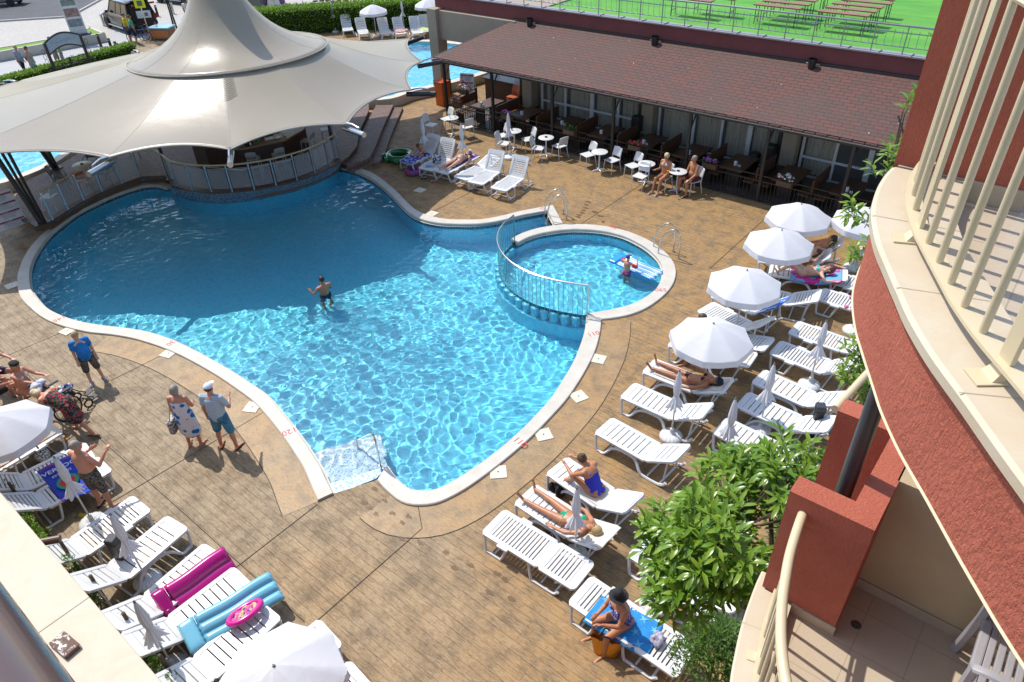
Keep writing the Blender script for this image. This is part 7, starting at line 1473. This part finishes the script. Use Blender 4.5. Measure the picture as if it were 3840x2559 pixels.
# ================================================================ towels, floats, bags, wheelchair and small things
def cloth_grid(fn, name, m_, label, cat='towel', nu=26, nv=34, wob=.008, seed=0, group=None):
    m = MB()
    def f(u, v):
        p = Vector(fn(u, v)); p.z += wob*(noise.noise(p*5+Vector((seed, 0, 0)))+.6*noise.noise(p*13))+wob*.3; return p
    o = m.grid(f, nu, nv).build(name, m_, None, smooth='full'); solidify(o, .012, 1); return tag(o, label, cat, group)
def towel(key, y0, y1, w, m_, label, hang=0.0, x=0, ang=0, wob=.01, cat='towel', skew=0):
    o = LO[key]; s = o.scale[0]; M = o.matrix_world
    def fn(u, v):
        y = y0+(y1-y0)*v; xx = x+(u-.5)*(w+2*hang)+skew*(v-.5); z = SEATZ+.024
        if y > 1.22: a = R_(ang); t = y-1.22; y, z = 1.22+t*math.cos(a), SEATZ+.03+t*math.sin(a)
        e = abs(xx)-.33
        if e > 0: z -= e*.95; xx = math.copysign(.33+e*.12, xx)
        return M @ Vector((xx, y, z))
    return cloth_grid(fn, 'towel', m_, label, cat, wob=wob, seed=y0*7+len(label))
def quad_cloth(c, P, z, m_, label, wob=.012, sag=0, name='towel', cat='towel'):
    A = [c(x, y, z) for x, y in P]
    return cloth_grid(lambda u, v: A[0].lerp(A[1], u).lerp(A[3].lerp(A[2], u), v)+Vector((0, 0, -sag*4*u*(1-u))), name, m_, label, cat, wob=wob, seed=P[0][0])
def cloth_mat(name, base, spots=None, sc_=6, c3=None, kind='spots'): return fabric(name, base, spots, kind if spots else None, sc_, c3)
# starfish towel: real star shapes of paler cloth woven in
M_STARB = fabric('blue_towel_cloth', (.015, .20, .50), (.02, .24, .56), 'camo', 5); M_STAR = fabric('pale_starfish_cloth', (.10, .42, .62), (.16, .50, .66), 'camo', 30)
cS = crop(2000, 2150, 2.169)
PS4 = [(575, 165), (405, 375), (925, 690), (1075, 385)]; A4 = [cS(x, y, .405) for x, y in PS4]
towf = lambda u, v: A4[0].lerp(A4[1], u).lerp(A4[3].lerp(A4[2], u), v)
def twz(p): return .010*(noise.noise(p*5)+.6*noise.noise(p*13))
m = MB(); tw_ = wthing('towel', 'bright blue towel with pale starfish under the woman in the black hat', 'towel', tuple(towf(.5, .5)))
def tf_(u, v):
    p = towf(u, v).copy(); e = max(abs(u-.5)-.36, 0); p.z += twz(p)-e*.5; return p
o = m.grid(tf_, 28, 40).build('cloth', M_STARB, tw_, smooth='full'); solidify(o, .012, 1)
for (u, v, r, a) in ((.15, .08, .10, .3), (.75, .1, .09, 1), (.25, .42, .11, .2), (.75, .45, .12, .8), (.2, .72, .11, .5), (.6, .7, .10, 0), (.85, .82, .12, 1.1), (.35, .92, .09, .4), (.5, .25, .08, .9)):
    P = []
    for k in range(10): rr = r*(1 if k % 2 == 0 else .3); t_ = a+k*PI/5; P.append((u+rr*math.cos(t_)*1.3, v+rr*math.sin(t_)*.75))
    P = [(min(.99, max(.01, x)), min(.99, max(.01, y))) for x, y in P]; c = tf_(u, v)+Vector((0, 0, .016)); ring = [tf_(x, y)+Vector((0, 0, .016)) for x, y in P]
    MB().add([c]+ring, [(0, 1+k, 1+(k+1) % 10) for k in range(10)]).build('starfish', M_STAR, tw_)
# football towel
M_FB = fabric('deep_blue_towel', (.012, .04, .36), (.015, .05, .42), 'camo', 5); cT = crop(0, 1400, 1.493)
PF = [(395, 455), (205, 548), (345, 718), (535, 655)]; AF = [cT(x, y, .405) for x, y in PF]; ft_ = lambda u, v: AF[0].lerp(AF[1], u).lerp(AF[3].lerp(AF[2], u), v)
def ff(u, v): p = ft_(u, v).copy(); p.z += .012*(noise.noise(p*4)+.5*noise.noise(p*11)); return p
tw_ = wthing('towel', 'deep blue football towel with red lettering and a crest across two loungers', 'towel', tuple(ft_(.5, .5))); o = MB().grid(ff, 28, 28).build('cloth', M_FB, tw_, smooth='full'); solidify(o, .012, 1)
ex = (AF[1]-AF[0]); rzt = math.atan2(ex.y, ex.x); ey = AF[3]-AF[0]
M_REDT = fabric('red_print', (.55, .02, .06)); M_WHT = fabric('white_print', (.7, .7, .7))
for s_, u, v, sz, mm in (('LIVERPOOL', .5, .22, .17, M_WHT), ('EST. 1892', .5, .36, .09, M_WHT), ('LIVERPOOL F.C.', .5, .07, .08, M_REDT), ('LIVERPOOL F.C.', .5, .93, .08, M_REDT)):
    p = ff(u, v); q = text(s_, 'lettering', sz, (p.x, p.y, p.z+.030), rzt+PI, mm, tw_)
def patch(u, v, r, n, m_, nm, dz=.02, sy=1.0): 
    c = ff(u, v); V_ = [c+ex.normalized()*r*math.cos(2*PI*k/n)+ey.normalized()*r*sy*math.sin(2*PI*k/n) for k in range(n)]; MB().add([Vector((p.x, p.y, c.z+dz)) for p in V_], [tuple(range(n))]).build(nm, m_, tw_)
patch(.5, .6, .2, 14, fabric('green_print', (.03, .28, .14)), 'crest', .026, 1.15); patch(.5, .6, .15, 6, M_REDT, 'crest', .029, 1.2); patch(.5, .6, .06, 5, fabric('gold_print', (.6, .42, .05)), 'crest', .032, 1.6)
# other towels
towel('P1', .10, 1.25, .50, fabric('grey_red_print_towel', (.40, .38, .35), (.50, .03, .03), 'camo', 4.5, (.34, .30, .05)), 'grey towel with red and yellow print on the flat lounger by the wheelchair', .02, .03)
towel('N1', .62, 1.9, .50, fabric('cream_towel', (.60, .56, .47)), 'long cream towel under the woman in the blue swimsuit', 0, 0, 30)
towel('N2', 1.45, 1.98, .50, fabric('cream_towel', (.60, .56, .47)), 'cream towel rolled over the head end behind the green bikini woman', .03, 0, 22, .025)
towel('L9', .25, 1.85, .42, fabric('ecru_towel', (.58, .52, .43)), 'pale towel under the tanned woman in the black bikini', 0, 0, 25)
towel('L8', .55, 1.85, .48, fabric('ecru_towel', (.58, .52, .43)), 'beige towel behind the man under the largest umbrella', 0, 0, 15)
towel('L5', 1.35, 1.98, .42, fabric('mid_blue_towel', (.04, .14, .46)), 'mid blue towel hung over the raised back of an empty lounger', .1, .05, 40, .02)
towel('L2', .2, 1.5, .50, fabric('orange_striped_towel', (.62, .28, .04), (.65, .50, .38), 'stripes', 3), 'orange and cream striped towel under the black bikini woman', .05, 0, 40)
towel('L1', .35, 1.75, .52, fabric('jungle_towel', (.06, .10, .02), (.62, .45, .02), 'spots', 9, (.5, .04, .04)), 'dark green, yellow and red patterned towel beside the black bikini woman', .08, 0, 50)
towel('L3', .55, 1.8, .52, fabric('pink_blue_towel', (.10, .38, .62), (.55, .03, .25), 'camo', 2.2), 'pink and light blue towel hanging below the turquoise bikini woman', .14, 0, 15)
towel('Q1', .0, 1.15, .55, fabric('royal_print_towel', (.02, .05, .40), (.5, .52, .62), 'spots', 9), 'royal blue patterned towel under the sitting child', .05)
towel('Q3', .5, 1.95, .48, fabric('purple_white_towel', (.58, .55, .6), (.12, .05, .22), 'stripes', 9), 'purple and white striped towel under the sunbathing woman', .02)
towel('S2', 1.25, 1.85, .36, fabric('pink_towel', (.55, .25, .45)), 'pink towel over the back of a far lounger', .0, .05, 55)
towel('S3', .3, .9, .5, fabric('crumpled_print_towel', (.6, .5, .48), (.6, .14, .08), 'camo', 6), 'crumpled white and orange towel on a far lounger seat', .05, 0, 60, .05)
towel('S4', .75, 1.95, .5, fabric('beach_print_towel', (.02, .08, .42), (.70, .55, .08), 'camo', 3.5, (.35, .55, .7)), 'blue beach towel with yellow sun print covering a far lounger', .04, 0, 60)
towel('S5', .3, 1.95, .5, fabric('pale_green_towel', (.46, .52, .18)), 'pale green towel covering the far lounger by the beige column', .05, 0, 60)
towel('P3', 1.5, 2.0, .26, fabric('charcoal_cloth', (.05, .05, .06)), 'charcoal cloth hanging over the shaded lounger back', .12, -.2, 25, .02)
towel('P2', .2, 1.2, .5, fabric('salmon_towel', (.55, .20, .15)), 'salmon towel under the woman in the white top', .03)
def crumple(label, name, cat, p, r, m_, h=.10):
    v = Vol()
    for _ in range(9): d = rdir(-.1); v.ell(p+Vector((d.x*r*.6, d.y*r*.6, h*.3+d.z*h*.4)), (r*random.uniform(.25, .5), r*random.uniform(.2, .4), h*random.uniform(.3, .55)), Matrix.Rotation(random.uniform(0, 3), 3, 'Z'))
    e = bpy.data.objects.new('tmp', None); o = v.build(name, m_, None, .012, 1); bpy.data.objects.remove(e); return tag(o, label, cat)
crumple('crumpled grey and white cloth on the starfish towel end', 'cloth', 'cloth', cS(1010, 545, .42), .15, fabric('grey_lilac_print', (.42, .40, .46), (.25, .23, .32), 'camo', 22))
crumple('black bag slumped beside the woman in the blue swimsuit', 'beach_bag', 'bag', cN(1330, 250, .0), .20, C_BLACK, .3)
crumple('orange brown cloth beside the lounger end at the bottom edge', 'cloth', 'cloth', cB(2150, 1240, .05), .22, fabric('rust_cloth', (.40, .12, .05)), .3)
crumple('white plastic bag with red letters on the blue towel lounger', 'plastic_bag', 'bag', c4(1075, 405, .42), .15, fabric('white_red_bag', (.62, .62, .60), (.55, .04, .04), 'camo', 7), .1)
crumple('pale blue cloth on the lounger with the striped bag', 'cloth', 'cloth', c2(1590, 1400, .4), .16, fabric('pale_blue_print', (.35, .48, .55), (.15, .25, .35), 'camo', 16), .05)
crumple('black and white printed bag on the lounger foot below the farthest umbrella', 'beach_bag', 'bag', c4(1195, 100, .42), .16, fabric('black_white_print', (.02, .02, .02), (.6, .6, .6), 'camo', 10), .14)
crumple('small magenta toy on the deck by the folded umbrella at left', 'toy', 'toy', cB(890, 910, .05), .10, fabric('magenta_vinyl', (.55, .01, .20)), .12)
crumple('green and red toy on the cut off lounger by the orange balcony', 'toy', 'toy', c4(1818, 62, .42), .10, fabric('toy_mix', (.30, .55, .03), (.6, .06, .04), 'camo', 9), .12)
# inflatables
def vinyl(name, c, rough=.22, **k):
    n = N(name); n.color(c); n.set(Roughness=rough); n.b.inputs['Coat Weight'].default_value = .3
    for a, b in k.items(): n.b.inputs[a.replace('_', ' ')].default_value = b
    return n.m
def mattress(label, P, roll, m_, m2=None, W=.68, nt=5, stripe=None, th=.06):
    """tufted air mattress between foot point a and pillow point b"""
    a, b = P; d = (b-a); L = d.length; t = wthing('air_mattress', label, 'air mattress', tuple((a+b)/2)); z = d.normalized(); s_ = Vector((z.y, -z.x, 0)).normalized(); up = s_.cross(z); up = up if up.z > 0 else -up; s_, up = s_*math.cos(roll)+up*math.sin(roll), up*math.cos(roll)-s_*math.sin(roll)
    yl = .17*L
    def skinf(y0, y1, tubes, x0, x1):
        def f(u, v):
            y = y0+(y1-y0)*v; k = (u*2) % 1; top = u < .5; x = x0+(x1-x0)*(k if top else 1-k); w = (x-x0)/(x1-x0)
            e = min(1, min(v, 1-v)*(y1-y0)/.05); e = math.sqrt(max(0, e*(2-e))); ruff = (1-e)*.02*math.sin(x*70)
            h = (th*abs(math.sin(PI*w*tubes))**.5*.85+th*.15)*(.08+.92*e) if tubes else th*1.25*(max(0, 1-(2*w-1)**6)**.5)*(.1+.9*e)
            wig = .012*math.sin(y*6)
            return a+z*y+s_*(x*(1-.04*(1-e))+wig)+up*((h if top else -h*.7)+ruff)
        return f
    if stripe:
        for k in range(nt): MB().grid(skinf(0, L-yl, 1, -W/2+W*k/nt, -W/2+W*(k+1)/nt), 12, 40, wrap=True).build('tube', stripe if k % 2 else m_, t, smooth='full')
    else: MB().grid(skinf(0, L-yl, nt, -W/2, W/2), nt*16, 44, wrap=True).build('body', m_, t, smooth='full')
    MB().grid(skinf(L-yl+.005, L, 0, -W/2, W/2), 40, 16, wrap=True).build('pillow', m2 or m_, t, smooth='full')
    return t
cM = crop(450, 2000, 1.4158)
mattress('magenta air mattress wedged on its side between two slatted loungers', (cM(590, 135, .42), cM(205, 400, .40)), R_(48), vinyl('magenta_vinyl_float', (.45, .005, .19)), W=.52, nt=2, th=.075)
mattress('light blue air mattress lying between the loungers beside the magenta one', (cM(835, 275, .40), cM(340, 575, .42)), R_(18), vinyl('light_blue_vinyl', (.16, .44, .58)), W=.58, nt=3, th=.08)
p0, p1 = cM(745, 365, .54), cM(580, 480, .54); c = (p0+p1)/2; d = (p1-p0); t = wthing('oval_float', 'magenta oval child float resting on the light blue air mattress', 'float', tuple(c)); a = math.atan2(d.y, d.x); X, Y = d.normalized(), Vector((-d.normalized().y, d.normalized().x, .0))
MB().tube([c+X*d.length*.5*math.cos(k*PI/14)+Y*.15*math.sin(k*PI/14)+Vector((0, 0, .05*math.sin(k*PI/14))) for k in range(28)], .05, 10, closed=True).build('ring', vinyl('magenta_print_vinyl', (.60, .01, .25)), t, smooth=True)
MB().grid(lambda u, v: c+X*(d.length*.42*(u-.5)*2)+Y*.11*(v-.5)*2*math.sqrt(max(0, 1-(2*u-1)**2))+Vector((0, 0, .02*math.sin(u*20))), 20, 6).build('seat', fabric('pink_yellow_print', (.6, .10, .32), (.65, .5, .25), 'camo', 8, (.1, .03, .2)), t, smooth=True)
b = cM(160, 598, .16); t = wthing('beach_ball', 'green and white beach ball beside the cream ledge', 'ball', tuple(b)); M_BG, M_BW = vinyl('green_vinyl', (.0, .30, .10)), vinyl('white_vinyl', (.62, .62, .60))
for k in range(6):
    m = MB(); Mb = Matrix.Translation(b) @ Matrix.Rotation(R_(50), 4, 'X') @ Matrix.Rotation(.4, 4, 'Y')
    m.grid(lambda u, v: Mb @ Vector((.19*math.sin(PI*v)*math.cos((k+u)*PI/3), .19*math.sin(PI*v)*math.sin((k+u)*PI/3), .19*math.cos(PI*v))), 6, 14); m.build('gore', M_BG if k % 2 else M_BW, t, smooth='full')
a, b = D(1512, 636, -.02), D(1412, 592, -.02)
mattress('blue and white striped air mattress floating by the boy in the paddling pool', (a, b), 0, vinyl('pool_blue_vinyl', (.03, .28, .66)), W=.62, nt=7, stripe=vinyl('pool_white_vinyl', (.46, .58, .68)), th=.05)
p = c2(1345, 1335, .0); t = wthing('turtle_float', 'dark green turtle shaped ring float leaning beside the child', 'float', (p.x, p.y, 0)); M_TG = vinyl('dark_green_vinyl', (.008, .16, .05))
MB().tube([(p.x+.46*math.cos(k*PI/14), p.y+.42*math.sin(k*PI/14), .13) for k in range(28)], .13, 12, closed=True).build('ring', M_TG, t, smooth=True)
for dx, dy, r in ((-.50, -.30, .17), (-.15, -.58, .11), (.35, -.5, .11), (-.62, .12, .1)): MB().sph((p.x+dx, p.y+dy, .12), (r, r*.8, .1), 14, 10).build('flipper' if r < .15 else 'head', M_TG, t, smooth=True)
p = c2(1460, 1458, .0); o = tag(MB().tube([(p.x+.24*math.cos(k*PI/16), p.y+.24*math.sin(k*PI/16), .10) for k in range(32)], .10, 14, closed=True).build('swim_ring', fabric('red_blue_ring', (.50, .03, .06), (.06, .08, .30), 'camo', 9), None, smooth=True), 'red swim ring with blue figures on the shaded deck', 'swim ring')
# bags
p = cS(590, 640, .0); t = wthing('tote_bag', 'shiny gold tote bag with black handles below the starfish towel lounger', 'bag', (p.x, p.y, 0)); n = N('gold_foil'); n.color((.62, .30, .05)); n.set(Roughness=.25, Metallic=.85); n.bump(n.noise(30, 4), .6, .02); dv = (cS(655, 730, 0)-cS(510, 690, 0)).normalized(); X, Y = dv, Vector((-dv.y, dv.x, 0))
def bagf(u, v):
    a = 2*PI*u; w, dp = .19+.06*v, .10-.055*v; ca, sa = math.cos(a), math.sin(a); q = lambda x: math.copysign(abs(x)**.6, x)
    return p+X*w*q(ca)+Y*dp*q(sa)+Vector((0, 0, .36*v+.015*math.sin(5*a)*v))
o = MB().grid(bagf, 40, 10, wrap=True).build('bag_body', n.m, t, smooth='full'); m = MB(); m.add([bagf(k/40, .02) for k in range(40)], [tuple(range(40))]); m.build('bag_bottom', n.m, t)
for sg in (-1, 1): MB().tube(catmull([p+X*-.1+Y*sg*.05+Vector((0, 0, .35)), p+X*-.05+Y*sg*.07+Vector((0, 0, .52)), p+X*.05+Y*sg*.06+Vector((0, 0, .5)), p+X*.1+Y*sg*.05+Vector((0, 0, .35))], 5), .012, 6).build('handle', C_BLACK, t, smooth=True)
p = cT(250, 485, .0); t = wthing('sequin_bag', 'round black and silver sequin bag on the deck behind the folded umbrella', 'bag', (p.x, p.y, 0)); MB().sph((p.x, p.y, .17), (.24, .15, .17), 20, 14).build('bag_body', fabric('sequin_cloth', (.015, .015, .015), (.62, .62, .62), 'camo', 34), t, smooth=True); MB().tube([(p.x-.14, p.y, .28), (p.x-.08, p.y, .42), (p.x+.08, p.y, .42), (p.x+.14, p.y, .28)], .015, 6).build('handle', C_BLACK, t, smooth=True)
p = c2(1655, 1365, .40); t = wthing('striped_bag', 'navy and white striped beach bag standing on the lounger', 'bag', tuple(p)); MB().bbox((p.x, p.y, p.z+.15), (.34, .14, .28), .03, .6).build('bag_body', fabric('navy_white_bag', (.015, .02, .06), (.62, .62, .65), 'camo', 8), t); MB().tube([(p.x-.08, p.y-.05, p.z+.28), (p.x, p.y, p.z+.42), (p.x+.08, p.y+.05, p.z+.28)], .01, 6).build('handle', C_NAVY, t)
wb = cP(1345, 975, 0)
p = cP(1350, 900, .0); q = cP(1540, 1085); f_ = Vector((-.62, .78, 0)); r_ = Vector((f_.y, -f_.x, 0)); p = q-r_*.30+Vector((0, 0, .62)); t = wthing('shoulder_bag', 'white patterned shoulder bag hanging at the side of the flower dress woman', 'bag', tuple(p)); MB().bbox(tuple(p), (.12, .32, .34), .04, math.atan2(f_.y, f_.x)-PI/2).build('bag_body', fabric('white_leaf_bag', (.62, .58, .52), (.12, .10, .09), 'camo', 24), t); s_ = q+Vector((0, 0, 1.34))-r_*.15
MB().tube([tuple(p+f_*.1+Vector((0, 0, .15))), tuple(s_), tuple(p-f_*.1+Vector((0, 0, .15)))], .014, 6).build('strap', fabric('cream_strap', (.6, .55, .45)), t)
# flip flops, cups, bottles
def flip(label, c, px, rz, m1, m2):
    p = c(*px, 0); t = thing('flip_flops', label, 'sandals', p, rz)
    for s in (-1, 1):
        pr = [(s*.06+.045*math.cos(a), .12*math.sin(a)) for a in [k*PI/8 for k in range(16)]]; MB().prism(pr, .002, .02).build('sole', m1, t); MB().tube([(s*.06-.04, -.01, .018), (s*.06, .06, .045), (s*.06+.04, -.01, .018)], .011, 6).build('strap', m2, t)
flip('navy and white flip flops on the shaded deck near the sunbather', c2, (1545, 1500), .6, C_NAVY, C_WHITE); flip('red and white flip flops where the tent shadow ends', c2, (1628, 1527), .9, fabric('red_sole', (.4, .04, .05)), C_WHITE); flip('black and white sandals between the green bikini and the flat lounger', cN, (1268, 525), .4, C_BLACK, C_WHITE); flip('dark blue slippers under the lounger of the seated man', c4, (672, 775), .2, C_NAVY, C_NAVY); flip('brown sandal beside the lounger of the green bikini woman', cN, (1308, 512), 0, fabric('brown_sole', (.12, .06, .03)), fabric('brown_sole', (.12, .06, .03)))
M_JUICE = mat('orange_juice', (.70, .28, .0), .2)
for c, px, z, lb in ((cT, (362, 375), 0, 'cup of orange juice on the deck beside the printed towel lounger'), (crop(1800, 0, 2.24), (1578, 1460), .78, 'glass of orange juice in the hand of the blonde woman')): q = c(*px, z); tag(MB().lathe([(.032, 0), (.042, .11), (.0, .108)], 14, c=q).build('juice_cup', M_JUICE, None, smooth=True), lb, 'cup')
q = cT(425, 808, 0); tag(MB().lathe([(.03, 0), (.042, .12)], 14, c=q).build('clear_cup', M_WGL, None, smooth=True), 'clear plastic cup with straw on the shaded deck at left', 'cup'); q = cT(462, 795, .012); tag(MB().bbox(tuple(q), (.16, .08, .024), .004, .5).build('yellow_packet', mat('packet_yellow', (.6, .45, .02), .4)), 'small yellow and black packet on the deck at left', 'packet')
q = c4(762, 800, 0); tag(MB().lathe([(.03, 0), (.03, .14), (.015, .16), (.015, .19), (0, .19)], 12, c=q).build('sun_lotion', mat('lotion_blue', (.03, .05, .25), .3), None, smooth=True), 'dark blue sun lotion bottle by the seated man', 'bottle')
# wheelchair
fa, fb = cT(370, 150, .5), cT(520, 110, .3); d = fb-fa; d.z = 0; p = cT(395, 215, 0); t = thing('wheelchair', 'black folding wheelchair with bags on its seat beside the bending woman', 'wheelchair', p, math.atan2(d.y, d.x)-PI/2); M_UPH = mat('black_upholstery', (.018, .018, .02), .6)
MB().bbox((0, 0, .50), (.44, .44, .05), .015).build('seat', M_UPH, t); MB().bbox((0, -.24, .76), (.44, .05, .46), .02, rx=R_(-8)).build('backrest', M_UPH, t)
for s in (-1, 1):
    wl = MB(); wl.tube([(s*.29, -.10+.30*math.cos(a*PI/14), .30+.30*math.sin(a*PI/14)) for a in range(28)], .02, 8, closed=True); W_ = wl.build('wheel', M_TYRE, t, smooth=True)
    hr = MB(); hr.tube([(s*.325, -.10+.26*math.cos(a*PI/14), .30+.26*math.sin(a*PI/14)) for a in range(28)], .01, 6, closed=True); hr.build('hand_rim', M_STEEL, W_, smooth=True); sp_ = MB()
    for k in range(12): a = k*PI/6; sp_.tube([(s*.29, -.10, .30), (s*.29, -.10+.29*math.cos(a), .30+.29*math.sin(a))], .003, 4)
    sp_.build('spokes', M_STEEL, W_)
    MB().tube([(s*.24, .34+.09*math.cos(a*PI/8), .10+.09*math.sin(a*PI/8)) for a in range(16)], .02, 6, closed=True).build('caster', M_TYRE, t, smooth=True)
    MB().tube([(s*.23, -.36, .98), (s*.23, -.26, .96), (s*.23, -.22, .5), (s*.23, -.10, .30), (s*.23, .3, .3), (s*.24, .34, .2)], .014, 6).build('side_frame', M_DARK, t, smooth=True); MB().bbox((s*.25, -.02, .72), (.06, .34, .035), .012).build('armrest', M_UPH, t)
    MB().tube([(s*.20, .22, .48), (s*.18, .42, .22), (s*.17, .52, .14)], .013, 6).build('footrest_bar', M_DARK, t, smooth=True); MB().bbox((s*.13, .56, .13), (.18, .20, .02), .005, rx=R_(12)).build('footplate', M_BLACK, t)
    MB().tube([(s*.23, -.44, .97), (s*.23, -.36, .98)], .02, 8).build('handle', M_BLACK, t)
M2 = t.matrix_basis
crumple('white towel with navy print lying on the wheelchair seat', 'cloth', 'towel', M2 @ Vector((.02, .10, .56)), .20, fabric('white_navy_print', (.62, .62, .62), (.03, .05, .16), 'camo', 8), .14); crumple('white and orange carrier bag on the wheelchair', 'plastic_bag', 'bag', M2 @ Vector((-.05, -.08, .58)), .15, fabric('white_orange_bag', (.65, .65, .63), (.7, .2, .02), 'camo', 6), .18); crumple('pale cloth draped over the back of the wheelchair', 'cloth', 'cloth', M2 @ Vector((0, -.28, .92)), .20, fabric('pale_lilac_cloth', (.55, .54, .6)), .16)
# wet marks on the deck
n = N('wet_deck'); n.color((.16, .09, .035)); n.set(Roughness=.3); M_WET = n.m; n.b.inputs['Alpha'].default_value = .55
def wet(c, P, r0):
    m = MB()
    for (x, y) in P:
        q = c(x, y, 0); k = 12; ph = random.uniform(0, 6); m.add([(q.x, q.y, .0095)]+[(q.x+r0*random.uniform(.4, 1.5)*math.cos(2*PI*i/k+ph)*1.5, q.y+r0*random.uniform(.4, 1.3)*math.sin(2*PI*i/k+ph), .0095) for i in range(k)], [(0, 1+i, 1+(i+1) % k) for i in range(k)])
    stuff(m.build('wet_marks', M_WET, None, fix=False), 'dark wet drips and footprints on the deck', 'wet marks')
wet(cN, [(110, 310), (150, 350), (185, 380), (290, 380), (350, 440), (390, 400), (345, 540), (460, 565), (620, 625), (680, 720), (780, 705), (900, 880), (1000, 800), (1040, 920), (950, 760), (180, 225), (240, 300)], .05)
wet(crop(1800, 700, 2.614), [(1060, 150), (1030, 210), (1000, 260), (960, 300), (920, 330), (1130, 250), (1180, 290), (1210, 350), (1040, 180), (1010, 235), (980, 280)], .07)
for o in bpy.data.objects:
    if o.type == 'MESH' and not o.cycles.is_caustics_caster and o.name.startswith('person'): o.cycles.is_caustics_receiver = True
